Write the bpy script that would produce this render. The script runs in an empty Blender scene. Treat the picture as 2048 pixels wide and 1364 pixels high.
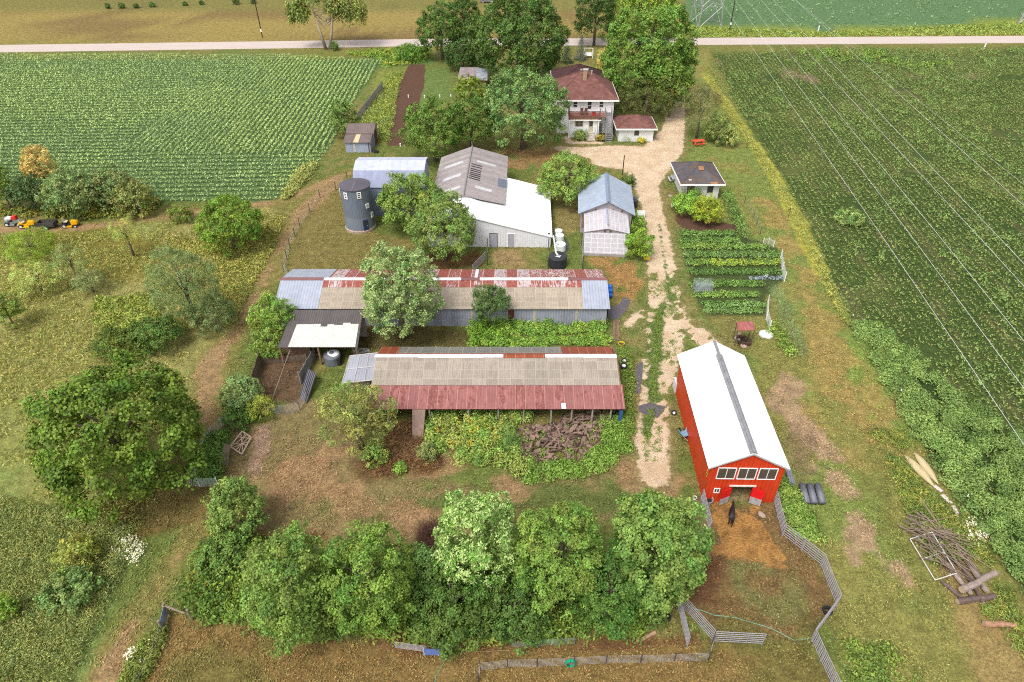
import bpy, math, random
import numpy as np
from mathutils import Matrix, Vector

# ------------------------------------------------------------------ camera, sky, sun, exposure
SC = bpy.context.scene
COL = SC.collection
PITCH = math.radians(37.7); CAM_H = 42.0; FPX = 1340.0
cd = bpy.data.cameras.new('camera'); cam = bpy.data.objects.new('camera', cd); COL.objects.link(cam)
cam.location = (0, 0, CAM_H); cam.rotation_euler = (math.pi/2 - PITCH, 0, 0)
cd.sensor_width = 36; cd.lens = FPX/2048*36; cd.clip_end = 3000; cd.clip_start = .5
SC.camera = cam
SUN_EL, SUN_AZ = math.radians(58), math.radians(215)      # azimuth measured clockwise from +Y
wd = bpy.data.worlds.new('World'); SC.world = wd; wd.use_nodes = True
wn = wd.node_tree; wn.nodes.clear()
sky = wn.nodes.new('ShaderNodeTexSky'); sky.sky_type = 'NISHITA'; sky.sun_disc = False
sky.sun_elevation = SUN_EL; sky.sun_rotation = SUN_AZ; sky.air_density = 1.0; sky.dust_density = 4.0; sky.ozone_density = 1.0
hs = wn.nodes.new('ShaderNodeHueSaturation'); hs.inputs['Saturation'].default_value = .22
bg = wn.nodes.new('ShaderNodeBackground'); bg.inputs['Strength'].default_value = .15
wo = wn.nodes.new('ShaderNodeOutputWorld')
wn.links.new(sky.outputs[0], hs.inputs['Color']); wn.links.new(hs.outputs[0], bg.inputs['Color']); wn.links.new(bg.outputs[0], wo.inputs['Surface'])
sd = bpy.data.lights.new('sun', 'SUN'); sd.energy = 1.4; sd.angle = math.radians(20); sd.color = (1, .97, .93)
sun = bpy.data.objects.new('sun', sd); COL.objects.link(sun)
sdir = Vector((math.sin(SUN_AZ)*math.cos(SUN_EL), math.cos(SUN_AZ)*math.cos(SUN_EL), math.sin(SUN_EL)))
sun.rotation_euler = sdir.to_track_quat('Z', 'Y').to_euler(); sun.location = (0, 0, 80)
vs = SC.view_settings
SC.display_settings.display_device = 'sRGB'
vs.view_transform = 'Standard'; vs.look = 'None'; vs.exposure = 0.76; vs.gamma = 1; vs.use_curve_mapping = False
SC.cycles.use_denoising = False; SC.cycles.filter_width = 1.1; SC.cycles.max_bounces = 6; SC.cycles.diffuse_bounces = 3; SC.cycles.transparent_max_bounces = 8

# ------------------------------------------------------------------ measuring: pixels of the survey photo to metres on the ground
_c, _s = math.cos(PITCH), math.sin(PITCH)
def G(px, py, z=0.0):
    x = (px-1024)/FPX; y = -(py-682)/FPX
    k = (z-CAM_H)/(-_s + _c*y)
    return Vector((x*k, (_c + _s*y)*k, z))
def HG(P, py):
    y = -(py-682)/FPX; Y = P[1]
    return CAM_H + (y*Y*_c - Y*_s)/(_c + y*_s)
def depth(P): return P[1]*_c - (P[2]-CAM_H)*_s
def ppm(P): return FPX/depth(P)
def lin(c): return c/12.92 if c <= .04045 else ((c+.055)/1.055)**2.4
def A(r, g, b, k=1.0): return tuple(min(.85, lin(v/255)*k/1.5) for v in (r, g, b))

# ------------------------------------------------------------------ materials
MATS = {}
class NB:
    def __init__(s, name):
        s.m = bpy.data.materials.new(name); s.m.use_nodes = True; s.nt = s.m.node_tree
        s.bs = s.nt.nodes['Principled BSDF']; MATS[name] = s.m
        s.bs.inputs['Specular IOR Level'].default_value = .3
    def n(s, t, ins=None, **pr):
        nd = s.nt.nodes.new('ShaderNode'+t)
        for k, v in pr.items(): setattr(nd, k, v)
        for k, v in (ins or {}).items():
            sk = nd.inputs[k]
            if isinstance(v, bpy.types.NodeSocket): s.nt.links.new(v, sk)
            else: sk.default_value = v
        return nd
    def math(s, op, a, b=0.0, c=None):
        d = {0: a, 1: b}
        if c is not None: d[2] = c
        return s.n('Math', d, operation=op).outputs[0]
    def noise(s, vec, scale, detail=3, rough=.55):
        return s.n('TexNoise', {'Vector': vec, 'Scale': scale, 'Detail': detail, 'Roughness': rough}).outputs['Fac']
    def ramp(s, fac, a, b, to0=0.0, to1=1.0):
        return s.n('MapRange', {0: fac, 1: a, 2: b, 3: to0, 4: to1}).outputs[0]
    def mix(s, fac, a, b, mode='MIX'):
        nd = s.n('Mix', data_type='RGBA', blend_type=mode, clamp_factor=True)
        for k, v in ((0, fac), (6, a), (7, b)):
            if isinstance(v, bpy.types.NodeSocket): s.nt.links.new(v, nd.inputs[k])
            elif k == 0: nd.inputs[0].default_value = v
            else: nd.inputs[k].default_value = (*v[:3], 1)
        return nd.outputs[2]
    def scale(s, col, f):
        return s.mix(1.0, col, s.n('CombineColor', {0: f, 1: f, 2: f}).outputs[0], 'MULTIPLY')
    def obj(s, sc=(1, 1, 1)):
        tc = s.n('TexCoord').outputs['Object']
        return s.n('Mapping', {0: tc, 3: sc}).outputs[0] if sc != (1, 1, 1) else tc
    def xyz(s):
        o = s.n('SeparateXYZ', {0: s.obj()}).outputs
        return o[0], o[1], o[2]
    def bump(s, h, st=.4, dist=.05):
        b = s.n('Bump', {'Strength': st, 'Distance': dist, 'Height': h}).outputs[0]
        s.nt.links.new(b, s.bs.inputs['Normal'])
    def col(s, c, rough=.7, metal=0.0):
        if isinstance(c, bpy.types.NodeSocket): s.nt.links.new(c, s.bs.inputs['Base Color'])
        else: s.bs.inputs['Base Color'].default_value = (*c[:3], 1)
        s.bs.inputs['Roughness'].default_value = rough; s.bs.inputs['Metallic'].default_value = metal
        return s.m

def mat_plain(name, c, rough=.7, var=.25, sc=2.0, metal=0.0):
    if name in MATS: return MATS[name]
    b = NB(name); o = b.obj()
    f = b.math('MULTIPLY', b.ramp(b.noise(o, sc, 4), .3, .7, 1-var, 1+var), b.ramp(b.noise(o, sc*7, 2), .3, .7, 1-var*.5, 1+var*.5))
    return b.col(b.scale(c, f), rough, metal)
def mat_ribbed(name, c, axis=0, period=.3, rough=.5, metal=0.0, line=.25, var=.1, panel=.9, grime=(.2, .17, .13), gr=.25,
               rust=None, ramt=.5, rstretch=(2.5, .6, .6), seams=None, light=None):
    if name in MATS: return MATS[name]
    b = NB(name); o = b.obj(); x = b.xyz(); X = x[axis]
    w = b.math('SINE', b.math('MULTIPLY', X, 2*math.pi/period))
    pf = b.math('FLOOR', b.math('DIVIDE', X, panel))
    pv = b.n('TexWhiteNoise', {'W': pf}, noise_dimensions='1D').outputs[0]
    f = b.math('MULTIPLY', b.ramp(pv, 0, 1, 1-var, 1+var), b.ramp(w, -1, -.5, 1-line, 1.0))
    f = b.math('MULTIPLY', f, b.ramp(b.noise(o, 1.3, 5), .3, .7, .88, 1.1))
    cc = b.scale(c, f)
    cc = b.mix(b.ramp(b.noise(b.obj(rstretch), 1.6, 6, .65), .5, .75, 0, gr), cc, grime)
    if rust:
        nz = b.noise(b.obj(rstretch), 2.3, 7, .7)
        nz = b.math('ADD', nz, b.math('MULTIPLY', b.math('SUBTRACT', pv, .5), .22))
        cc = b.mix(b.ramp(nz, 1-ramt-.04, 1-ramt+.05), cc, b.scale(rust, b.ramp(b.noise(o, 5, 4), .3, .7, .6, 1.35)))
    if seams:
        ax, per, wd_, sc_ = seams
        fr = b.math('FRACT', b.math('DIVIDE', x[ax], per))
        cc = b.mix(b.math('MULTIPLY', b.math('LESS_THAN', fr, wd_/per), .7), cc, sc_)
    b.bump(w, .25, .03)
    return b.col(cc, rough, metal)
def mat_grid(name, c, px=1.2, py=.9, axv=1, rough=.6, linecol=(.6, .57, .5), lw=.07, var=.12, streak=.35, dark=(.2, .18, .13), lf=.5):
    if name in MATS: return MATS[name]
    b = NB(name); o = b.obj(); x = b.xyz()
    fx = b.math('DIVIDE', x[0], px); fy = b.math('DIVIDE', x[axv], py)
    cell = b.n('CombineXYZ', {0: b.math('FLOOR', fx), 1: b.math('FLOOR', fy)}).outputs[0]
    pv = b.n('TexWhiteNoise', {'Vector': cell}, noise_dimensions='2D').outputs[0]
    lx = b.math('LESS_THAN', b.math('FRACT', fx), lw/px); ly = b.math('LESS_THAN', b.math('FRACT', fy), lw*.8/py)
    cc = b.scale(c, b.math('MULTIPLY', b.ramp(pv, 0, 1, 1-var, 1+var), b.ramp(b.noise(o, 9, 4), .3, .7, .9, 1.1)))
    st = b.noise(b.obj((3.5, .35, .35)), 2.2, 6, .65)
    cc = b.mix(b.ramp(st, .5, .72, 0, streak), cc, dark)
    cc = b.mix(b.math('MULTIPLY', b.math('MAXIMUM', lx, ly), lf), cc, linecol)
    b.bump(b.math('SINE', b.math('MULTIPLY', x[0], 2*math.pi/.16)), .4, .02)
    return b.col(cc, rough)
def mat_shingle(name, c, var=.3, patch=None):
    if name in MATS: return MATS[name]
    b = NB(name); o = b.obj(); x = b.xyz()
    row = b.math('FLOOR', b.math('DIVIDE', x[2], .11))
    cell = b.n('CombineXYZ', {0: b.math('FLOOR', b.math('ADD', b.math('MULTIPLY', x[0], 2.2), b.math('MULTIPLY', x[1], 2.3))), 1: row}).outputs[0]
    pv = b.n('TexWhiteNoise', {'Vector': cell}, noise_dimensions='2D').outputs[0]
    cc = b.scale(c, b.math('MULTIPLY', b.ramp(pv, 0, 1, 1-var, 1+var), b.ramp(b.noise(o, 1.1, 5), .3, .7, .75, 1.25)))
    cc = b.mix(b.ramp(b.noise(o, 3.1, 6, .7), .66, .72, 0, .5), cc, (.45, .4, .36))
    if patch: cc = b.mix(b.ramp(b.noise(o, .9, 6, .75), .5, .58), cc, patch)
    b.bump(b.math('FRACT', b.math('DIVIDE', x[2], .11)), .5, .03)
    return b.col(cc, .9)
def mat_siding(name, c, per=.2, axis=2, worn=.25, wcol=(.3, .28, .26)):
    if name in MATS: return MATS[name]
    b = NB(name); o = b.obj(); x = b.xyz()
    fr = b.math('FRACT', b.math('DIVIDE', x[axis], per))
    cc = b.scale(c, b.math('MULTIPLY', b.ramp(fr, 0, .15, .78, 1), b.ramp(b.noise(o, 2, 5), .3, .7, .9, 1.08)))
    cc = b.mix(b.ramp(b.noise(b.obj((1, 1, .5)), 3.0, 7, .75), .54, .7, 0, worn), cc, wcol)
    b.bump(fr, .5, .03)
    return b.col(cc, .65)
def mat_wood(name, c, var=.4, sc=(1.5, 9, 9)):
    if name in MATS: return MATS[name]
    b = NB(name); f = b.ramp(b.noise(b.obj(sc), 2.0, 6, .65), .3, .7, 1-var, 1+var)
    f = b.math('MULTIPLY', f, b.ramp(b.noise(b.obj(), .7, 3), .3, .7, .8, 1.2))
    b.bump(f, .3, .02)
    return b.col(b.scale(c, f), .85)
def mat_glass(name='window_glass', c=(.03, .035, .04), mixf=0.0):
    if name in MATS: return MATS[name]
    b = NB(name); m = b.col(c, .06); b.bs.inputs['Specular IOR Level'].default_value = .6
    if mixf:
        tr = b.n('BsdfTransparent', {0: (.85, .88, .86, 1)}); out = b.nt.nodes['Material Output']
        mx = b.n('MixShader', {0: mixf, 1: b.bs.outputs[0], 2: tr.outputs[0]}); b.nt.links.new(mx.outputs[0], out.inputs[0])
    return m
def mat_leaf():
    b = NB('leaf'); a = b.n('Attribute', attribute_name='tint').outputs['Color']
    m = b.col(a, .55); b.bs.inputs['Specular IOR Level'].default_value = .22
    tl = b.n('BsdfTranslucent', {0: b.mix(1.0, a, (1.05, 1.08, .7), 'MULTIPLY')}); out = b.nt.nodes['Material Output']
    mx = b.n('MixShader', {0: .2, 1: b.bs.outputs[0], 2: tl.outputs[0]}); b.nt.links.new(mx.outputs[0], out.inputs[0])
    return m
def mat_tint(name, rough=.8):
    b = NB(name); return b.col(b.n('Attribute', attribute_name='tint').outputs['Color'], rough)
LEAF = mat_leaf(); STICK = mat_tint('dry_stick', .9)
BARK = mat_wood('bark', (.16, .125, .095), .4, (5, 5, 1.2))

# ------------------------------------------------------------------ mesh helpers
class MB:
    def __init__(s, M=None): s.v = []; s.f = []; s.M = M
    def add(s, vs, fs):
        o = len(s.v)
        for p in vs:
            p = Vector(p); s.v.append(s.M @ p if s.M else p)
        s.f += [[i+o for i in f] for f in fs]; return s
    def box(s, x0, x1, y0, y1, z0, z1):
        return s.add([(x, y, z) for z in (z0, z1) for y in (y0, y1) for x in (x0, x1)],
                     [(0, 2, 3, 1), (4, 5, 7, 6), (0, 1, 5, 4), (2, 6, 7, 3), (0, 4, 6, 2), (1, 3, 7, 5)])
    def tube(s, pts, r, n=6, cap=True):
        pts = [Vector(p) for p in pts]; rs = r if isinstance(r, (list, tuple)) else [r]*len(pts)
        vs, fs = [], []; ref = None
        for i, p in enumerate(pts):
            d = (pts[min(i+1, len(pts)-1)] - pts[max(i-1, 0)]).normalized()
            if ref is None: ref = Vector((0, 0, 1)) if abs(d.z) < .9 else Vector((1, 0, 0))
            u = d.cross(ref).normalized(); w = d.cross(u); ref = u.cross(d)*-1 if False else ref
            for k in range(n):
                a = 2*math.pi*k/n; vs.append(p + (u*math.cos(a) + w*math.sin(a))*rs[i])
        for i in range(len(pts)-1):
            for k in range(n):
                k2 = (k+1) % n; fs.append((i*n+k, i*n+k2, (i+1)*n+k2, (i+1)*n+k))
        if cap: fs += [tuple(range(n))[::-1], tuple((len(pts)-1)*n+k for k in range(n))]
        return s.add(vs, fs)
    def prism(s, prof, a0, a1, axis='y'):      # profile in (x,z) swept along y, or in (y,z) swept along x
        n = len(prof)
        P = (lambda q, a: (q[0], a, q[1])) if axis == 'y' else (lambda q, a: (a, q[0], q[1]))
        return s.add([P(q, a0) for q in prof]+[P(q, a1) for q in prof],
                     [tuple(range(n)), tuple(range(2*n-1, n-1, -1))]+[(i, (i+1) % n, n+(i+1) % n, n+i) for i in range(n)])
    def slab(s, pts, t=.05):
        pts = [Vector(p) for p in pts]; nn = (pts[1]-pts[0]).cross(pts[-1]-pts[0]).normalized()
        if nn.z < 0: nn = -nn
        n = len(pts)
        return s.add(pts+[p-nn*t for p in pts], [tuple(range(n)), tuple(range(2*n-1, n-1, -1))]+[(i, (i+1) % n, n+(i+1) % n, n+i) for i in range(n)])
    def lathe(s, prof, n=20, c=(0, 0, 0)):
        vs = [(c[0]+r*math.cos(2*math.pi*k/n), c[1]+r*math.sin(2*math.pi*k/n), c[2]+z) for r, z in prof for k in range(n)]
        fs = [(i*n+k, i*n+(k+1) % n, (i+1)*n+(k+1) % n, (i+1)*n+k) for i in range(len(prof)-1) for k in range(n)]
        return s.add(vs, fs+[tuple(range(n))[::-1], tuple((len(prof)-1)*n+k for k in range(n))])
    def build(s, name, mat, parent=None, loc=(0, 0, 0), smooth=False):
        me = bpy.data.meshes.new(name); me.from_pydata([tuple(p) for p in s.v], [], s.f); me.validate(); me.materials.append(mat)
        if smooth:
            me.polygons.foreach_set('use_smooth', [True]*len(me.polygons))
        o = bpy.data.objects.new(name, me); COL.objects.link(o); o.location = loc
        if parent: o.parent = parent
        return o
def recalc(o):
    import bmesh
    bm = bmesh.new(); bm.from_mesh(o.data); bmesh.ops.recalc_face_normals(bm, faces=bm.faces); bm.to_mesh(o.data); bm.free(); return o
def tag(o, label, cat, group=None, kind=None):
    if label: o['label'] = label
    if cat: o['category'] = cat
    if group: o['group'] = group
    if kind: o['kind'] = kind
    return o
def thing(name, label, cat, loc=(0, 0, 0), rz=0.0, group=None):
    o = bpy.data.objects.new(name, None); COL.objects.link(o); o.location = loc; o.rotation_euler = (0, 0, rz); o.empty_display_size = .3
    return tag(o, label, cat, group)
def copy_thing(r, loc, rz, label=None):
    c = r.copy(); COL.objects.link(c); c.location = loc; c.rotation_euler = (0, 0, rz)
    if label: c['label'] = label
    for ch in list(r.children):
        d = ch.copy(); COL.objects.link(d); d.parent = c
        for g in list(ch.children):
            e = g.copy(); COL.objects.link(e); e.parent = d
    return c
def frame2(a, b):     # base line a->b on the ground: origin, angle, length
    d = b-a; return a, math.atan2(d.y, d.x), math.hypot(d.x, d.y)

def window(root, cx, cz, w, h, y=0.0, frame=None, nx=1, nz=1, fw=.09, ang=0.0, ctr=(0, 0), glass=None, axis='front', name='window'):
    """A window in a wall that faces -y (or rotated by ang about ctr); frame 4 cm proud, pane a sub-part."""
    M = Matrix.Translation((ctr[0], ctr[1], 0)) @ Matrix.Rotation(ang, 4, 'Z') @ Matrix.Translation((-ctr[0], -ctr[1], 0))
    m = MB(M); x0, x1, z0, z1 = cx-w/2, cx+w/2, cz-h/2, cz+h/2
    m.box(x0-fw, x0, y-.05, y+.01, z0-fw, z1+fw).box(x1, x1+fw, y-.05, y+.01, z0-fw, z1+fw).box(x0, x1, y-.05, y+.01, z1, z1+fw).box(x0, x1, y-.05, y+.01, z0-fw, z0)
    for i in range(1, nx): m.box(x0+w*i/nx-fw*.35, x0+w*i/nx+fw*.35, y-.042, y+.008, z0, z1)
    for i in range(1, nz): m.box(x0, x1, y-.039, y+.008, z0+h*i/nz-fw*.35, z0+h*i/nz+fw*.35)
    f = m.build(name, frame, root)
    MB(M).box(x0, x1, y-.018, y-.006, z0, z1).build('pane', glass or mat_glass(), f)
    return f

# ------------------------------------------------------------------ leaves
def quads(name, P, T, B, L, W, tint, mat, parent=None, loc=(0, 0, 0), bend=None, raw=False):
    n = len(P); V = np.empty((n, 4, 3), np.float32)
    Nn = np.cross(T, B)*(0.12 if bend is None else bend)
    L = np.asarray(L).reshape(-1, 1); W = np.asarray(W).reshape(-1, 1)
    V[:, 0] = P-T*L/2; V[:, 1] = P+B*W/2+Nn*L; V[:, 2] = P+T*L/2; V[:, 3] = P-B*W/2+Nn*L
    me = bpy.data.meshes.new(name)
    me.vertices.add(4*n); me.vertices.foreach_set('co', V.ravel())
    me.loops.add(4*n); me.loops.foreach_set('vertex_index', np.arange(4*n, dtype=np.int32))
    me.polygons.add(n); me.polygons.foreach_set('loop_start', np.arange(0, 4*n, 4, dtype=np.int32))
    at = me.attributes.new('tint', 'FLOAT_COLOR', 'FACE')
    if mat is LEAF and not raw:
        lum = (tint*np.array([.25, .65, .1])).sum(1, keepdims=True); tint = lum+(tint-lum)*.9; tint[:, 0] *= 1.1; tint[:, 2] *= .76
    c4 = np.ones((n, 4), np.float32); c4[:, :3] = np.clip(tint, .002, .8); at.data.foreach_set('color', c4.ravel())
    me.update(calc_edges=True); me.materials.append(mat)
    o = bpy.data.objects.new(name, me); COL.objects.link(o); o.location = loc
    if parent: o.parent = parent
    return o
def unit(a): return a/np.maximum(np.linalg.norm(a, axis=1, keepdims=True), 1e-6)
def basis(rng, N, tdir=None):
    R = rng.normal(size=N.shape) if tdir is None else tdir+rng.normal(size=N.shape)*.35
    T = unit(R-N*(R*N).sum(1, keepdims=True)); return T, np.cross(N, T)

def crown(root, C, R, rz, n, size, col, seed, lobes=22, droop=0.0, sparse=0.0, up=.5, tipcol=None, lobe_r=.38, tufts=12, shape='ball', elong=.8, name='crown', flat=.8):
    rng = np.random.default_rng(seed); col = np.array(col)
    zlo = -.62 if shape != 'dome' else -.1
    i = np.arange(lobes)+.5; zz = 1-(1-zlo)*i/lobes; aa = i*2.39996+rng.uniform(0, 6.28); q = np.sqrt(1-zz**2)
    d = unit(np.stack([q*np.cos(aa), q*np.sin(aa), zz], 1)+rng.normal(size=(lobes, 3))*.16)
    lr0 = lobe_r*rng.uniform(.72, 1.28, lobes); f = (1-lr0*rng.uniform(.85, 1.12, lobes))[:, None]; ni = max(3, lobes//6)
    d = np.concatenate([d, unit(rng.normal(size=(ni, 3)))]); f = np.concatenate([f, rng.uniform(.1, .4, (ni, 1))]); K = len(d)
    lc = d*f*np.array([R, R, rz]); lr = R*np.concatenate([lr0, lobe_r*rng.uniform(1.0, 1.4, ni)])
    nb = 0
    if shape in ('ball', 'dome') and n > 1500 and not sparse:
        b_ = .42+.05*R; m_ = int(min(420, 2.3*(R/b_)*(max(R, rz)/b_))); i = np.arange(m_)+.5; zz = 1-(1-zlo)*i/m_; aa = i*2.39996+rng.uniform(0, 6.28); q = np.sqrt(1-zz**2)
        d2 = unit(np.stack([q*np.cos(aa), q*np.sin(aa), zz], 1)+rng.normal(size=(m_, 3))*.1)
        wob = 1+.09*np.sin(d2[:, 0]*5+seed)+.08*np.sin(d2[:, 1]*6+seed*2)+.07*np.sin(d2[:, 2]*7+seed*3)+rng.normal(0, .035, m_)
        hull = d2*(.86*wob)[:, None]*np.array([R, R, rz]); nb = m_
        lc = np.concatenate([lc*.92, hull]); lr = np.concatenate([lr*.95, b_*rng.uniform(.7, 1.35, m_)]); d = np.concatenate([d, d2]); K = len(d)
    if shape == 'cone':
        t = (np.arange(K)+.5)/K; a = np.arange(K)*2.4
        rr = R*(1-t)*.75; lc = np.stack([rr*np.cos(a), rr*np.sin(a), -rz+2*rz*t], 1); lr = R*(.42-.3*t)*1.1
    w = lr**1.7
    if nb: w[-nb:] *= 2.6*w[:-nb].sum()/w[-nb:].sum()
    w /= w.sum(); nt = max(30, n//tufts); li = rng.choice(K, nt, p=w)
    dd = unit(rng.normal(size=(nt, 3))+d[li]*.7+np.array([0, 0, up*.6])) if shape != 'cone' else unit(rng.normal(size=(nt, 3))+np.array([0, 0, .2]))
    rad = rng.random((nt, 1))**(1/4.5)*lr[li][:, None]
    tc = lc[li]+dd*rad*np.array([1, 1, flat])
    ltint = rng.uniform(.78, 1.22, (K, 1)); hue = rng.normal(0, .06, (K, 1))
    if sparse: keep = rng.random(nt) > sparse; tc, dd, li = tc[keep], dd[keep], li[keep]; nt = len(tc)
    ttint = ltint[li]*rng.uniform(.7, 1.35, (nt, 1))
    k = tufts; P = np.repeat(tc, k, 0)+rng.normal(size=(nt*k, 3))*size*.78
    P[:, 2] -= np.abs(rng.normal(size=nt*k))*droop*R*.25
    N = unit(np.repeat(dd, k, 0)*.9+np.array([0, 0, up*.9])+rng.normal(size=P.shape)*.5)
    td = None
    if droop: td = np.repeat(dd, k, 0)*.4+np.array([0, 0, -droop])
    T, B = basis(rng, N, td)
    L = size*rng.uniform(.75, 1.45, len(P))*(1+droop*.7)
    tint = col*np.repeat(ttint, k, 0)*rng.uniform(.8, 1.2, (len(P), 1))
    tint[:, 0] *= (1+np.repeat(hue[li], k, 0)[:, 0]*2.0)
    if tipcol is not None:
        m = rng.random(nt) < .42; m = np.repeat(m, k); tint[m] = np.array(tipcol)*rng.uniform(.8, 1.15, (m.sum(), 1))
    P[:, 2] = np.maximum(P[:, 2], .06-C[2]+rng.random(len(P))*.25)
    quads(name, P+np.array(C), T, B, L, L*elong, tint, LEAF, root)
    return lc, lr

def tree(px, py, rx, ry, label, col, name='broadleaf_tree', cat='tree', clear=1.0, dens=1.0, size=None, trunk=True, group=None, seed=None, bark=None, clump=1.0, trunk_from=None, **kw):
    """Crown centred where the photo shows it; the height follows from its outline."""
    zc = 3.0
    for _ in range(8):
        C = G(px, py, zc); k = ppm(C); R = rx/k; ph = math.atan2(CAM_H-zc, C.y)
        q = (ry/k)**2-(R*math.sin(ph))**2
        rz = math.sqrt(max(q, 0))/math.cos(ph); rz = min(max(rz, R*.6), R*1.7); zc = rz*.94+clear
    seed = seed or int(px*7+py*13)
    root = thing(name, label, cat, (C.x, C.y, 0), 0, group)
    sz = (size or .3)*.6; kw['lobe_r'] = max(.26, kw.get('lobe_r', .36)*1.0)
    vol = R*R*(rz+R)*.5
    n = int(min(42000, max(600, dens*6.6*(R*R*2+2*R*rz)*3.1/(sz*sz)*.42)))
    lc, lr = crown(root, (0, 0, zc), R, rz, n, sz, col, seed, **kw)
    if trunk:
        rng = random.Random(seed); r0 = max(.05, R*.065); m = MB(); top = zc+rz*.35
        m.tube([(0, 0, -.1), (rng.uniform(-.1, .1)*R*.3, rng.uniform(-.1, .1)*R*.3, zc*.5), (0, 0, top)], [r0*1.25, r0, r0*.35], 7)
        for i in range(min(6, len(lc))):
            e = lc[i]; m.tube([(0, 0, max(.3, zc-rz*.55)+i*.12*rz), (e[0]*.5, e[1]*.5, zc+e[2]*.6), (e[0], e[1], zc+e[2])], [r0*.5, r0*.32, r0*.12], 5)
        m.build('trunk', bark or BARK, root, smooth=True)
    return root

# sampling areas outlined on the survey photo
def wpoly(pp): return np.array([G(x, y)[:2] for x, y in pp])
def inside(P, poly):
    x, y = P[:, 0], P[:, 1]; r = np.zeros(len(P), bool); n = len(poly)
    for i in range(n):
        x0, y0 = poly[i]; x1, y1 = poly[(i+1) % n]
        c = ((y0 > y) != (y1 > y)); xx = x0+(y-y0)*(x1-x0)/((y1-y0) if y1 != y0 else 1e-9)
        r ^= c & (x < xx)
    return r
def segdist(P, a, b):
    d = b-a; t = np.clip(((P-a)@d)/max(d@d, 1e-9), 0, 1); return np.linalg.norm(P-a-t[:, None]*d, axis=1), t
def sdist(P, poly):
    dm = np.full(len(P), 1e9)
    for i in range(len(poly)): dm = np.minimum(dm, segdist(P, poly[i], poly[(i+1) % len(poly)])[0])
    return np.where(inside(P, poly), dm, -dm)
def scatter(rng, poly, n):
    lo, hi = poly.min(0), poly.max(0); out = []; got = 0
    for _ in range(40):
        Q = rng.uniform(lo, hi, (n*2, 2)); Q = Q[inside(Q, poly)]; out.append(Q); got += len(Q)
        if got >= n: break
    return np.concatenate(out)[:n]
_lat = {}
def vnoise(x, y, sc, seed=0):
    if seed not in _lat: _lat[seed] = np.random.default_rng(seed+900).random((256, 256))
    L = _lat[seed]; x = x/sc; y = y/sc; xi = np.floor(x).astype(int); yi = np.floor(y).astype(int)
    fx = x-xi; fy = y-yi; fx = fx*fx*(3-2*fx); fy = fy*fy*(3-2*fy)
    g = lambda i, j: L[i % 256, j % 256]
    return (g(xi, yi)*(1-fx)+g(xi+1, yi)*fx)*(1-fy)+(g(xi, yi+1)*(1-fx)+g(xi+1, yi+1)*fx)*fy
def fbm(x, y, sc, seed=0): return .55*vnoise(x, y, sc, seed)+.3*vnoise(x, y, sc/2.3, seed+1)+.15*vnoise(x, y, sc/5.1, seed+2)
def clumps(name, label, C, h, r, k, size, cols, seed, kind='stuff', cat=None, elong=.45, up=.55, mat=None, group=None, parent=None):
    """Leafy clumps: k leaves round each centre (n,2), clump height h and radius r (arrays or numbers)."""
    rng = np.random.default_rng(seed); n = len(C); h = np.broadcast_to(h, (n,)); r = np.broadcast_to(r, (n,))
    ci = rng.integers(0, len(cols), n); cols = np.array(cols)
    base = cols[ci]*rng.uniform(.75, 1.25, (n, 1))
    d = rng.normal(size=(n*k, 2)); ln = np.linalg.norm(d, axis=1, keepdims=True); d = d/ln*np.sqrt(rng.random((n*k, 1)))
    R = np.repeat(r, k)[:, None]; z = np.repeat(h, k)*(1-.55*(d**2).sum(1))*rng.uniform(.45, 1.05, n*k)
    P = np.concatenate([np.repeat(C, k, 0)+d*R, np.maximum(z, .03)[:, None]], 1)
    N = unit(np.concatenate([d*.9, np.full((n*k, 1), up)], 1)+rng.normal(size=P.shape)*.4); T, B = basis(rng, N)
    L = size*rng.uniform(.7, 1.4, n*k); tint = np.repeat(base, k, 0)*rng.uniform(.78, 1.22, (n*k, 1))
    o = quads(name, P, T, B, L, L*elong, tint, mat or LEAF, parent)
    if not parent: tag(o, label, cat, group, kind)
    return o
# ------------------------------------------------------------------ the ground
def gline(lo, hi, d0, d1, step, grow=1.25):
    v = list(np.arange(d0, d1+1e-6, step)); s = step; a = d0
    while a > lo: s *= grow; a -= s; v.insert(0, a)
    s = step; a = d1
    while a < hi: s *= grow; a += s; v.append(a)
    return np.array(v)
gx = gline(-700, 700, -70, 75, .42, 1.18); gy = gline(-60, 900, 14, 122, .42, 1.12)
X, Y = np.meshgrid(gx, gy); XY = np.stack([X.ravel(), Y.ravel()], 1); px_, py_ = XY[:, 0], XY[:, 1]
n1, n2, n3 = fbm(px_, py_, 9, 1), fbm(px_, py_, 3.2, 11), fbm(px_, py_, 27, 21)
alb = np.empty((len(XY), 3)); alb[:] = A(134, 126, 64)
def sm(v, a, b): t = np.clip((v-a)/(b-a), 0, 1); return t*t*(3-2*t)
n4 = fbm(px_, py_, 1.3, 81)
def paint(mask, c, k=1.0):
    mask = sm(mask+(n4-.5)*3.2*mask*(1-mask), .22, .78); alb[:] = alb+(np.array(c)-alb)*(mask*k)[:, None]
paint(sm(n1, .38, .62), A(114, 124, 54)); paint(sm(n2, .58, .78), A(160, 134, 84), .5)
def area(pp, f=1.0, w=0.0): 
    P = wpoly(pp) if not isinstance(pp, np.ndarray) else pp
    return sm(sdist(XY, P)+(n2-.5)*w*2, -f, f)
def stroke(pts, f=.5):      # (px, py, half width in metres)
    d = np.full(len(XY), -1e9)
    W = [(np.array(G(a, b)[:2]), r) for a, b, r in pts]
    for (a, ra), (b, rb) in zip(W[:-1], W[1:]):
        q, t = segdist(XY, a, b); d = np.maximum(d, ra+(rb-ra)*t-q)
    return d
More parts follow.
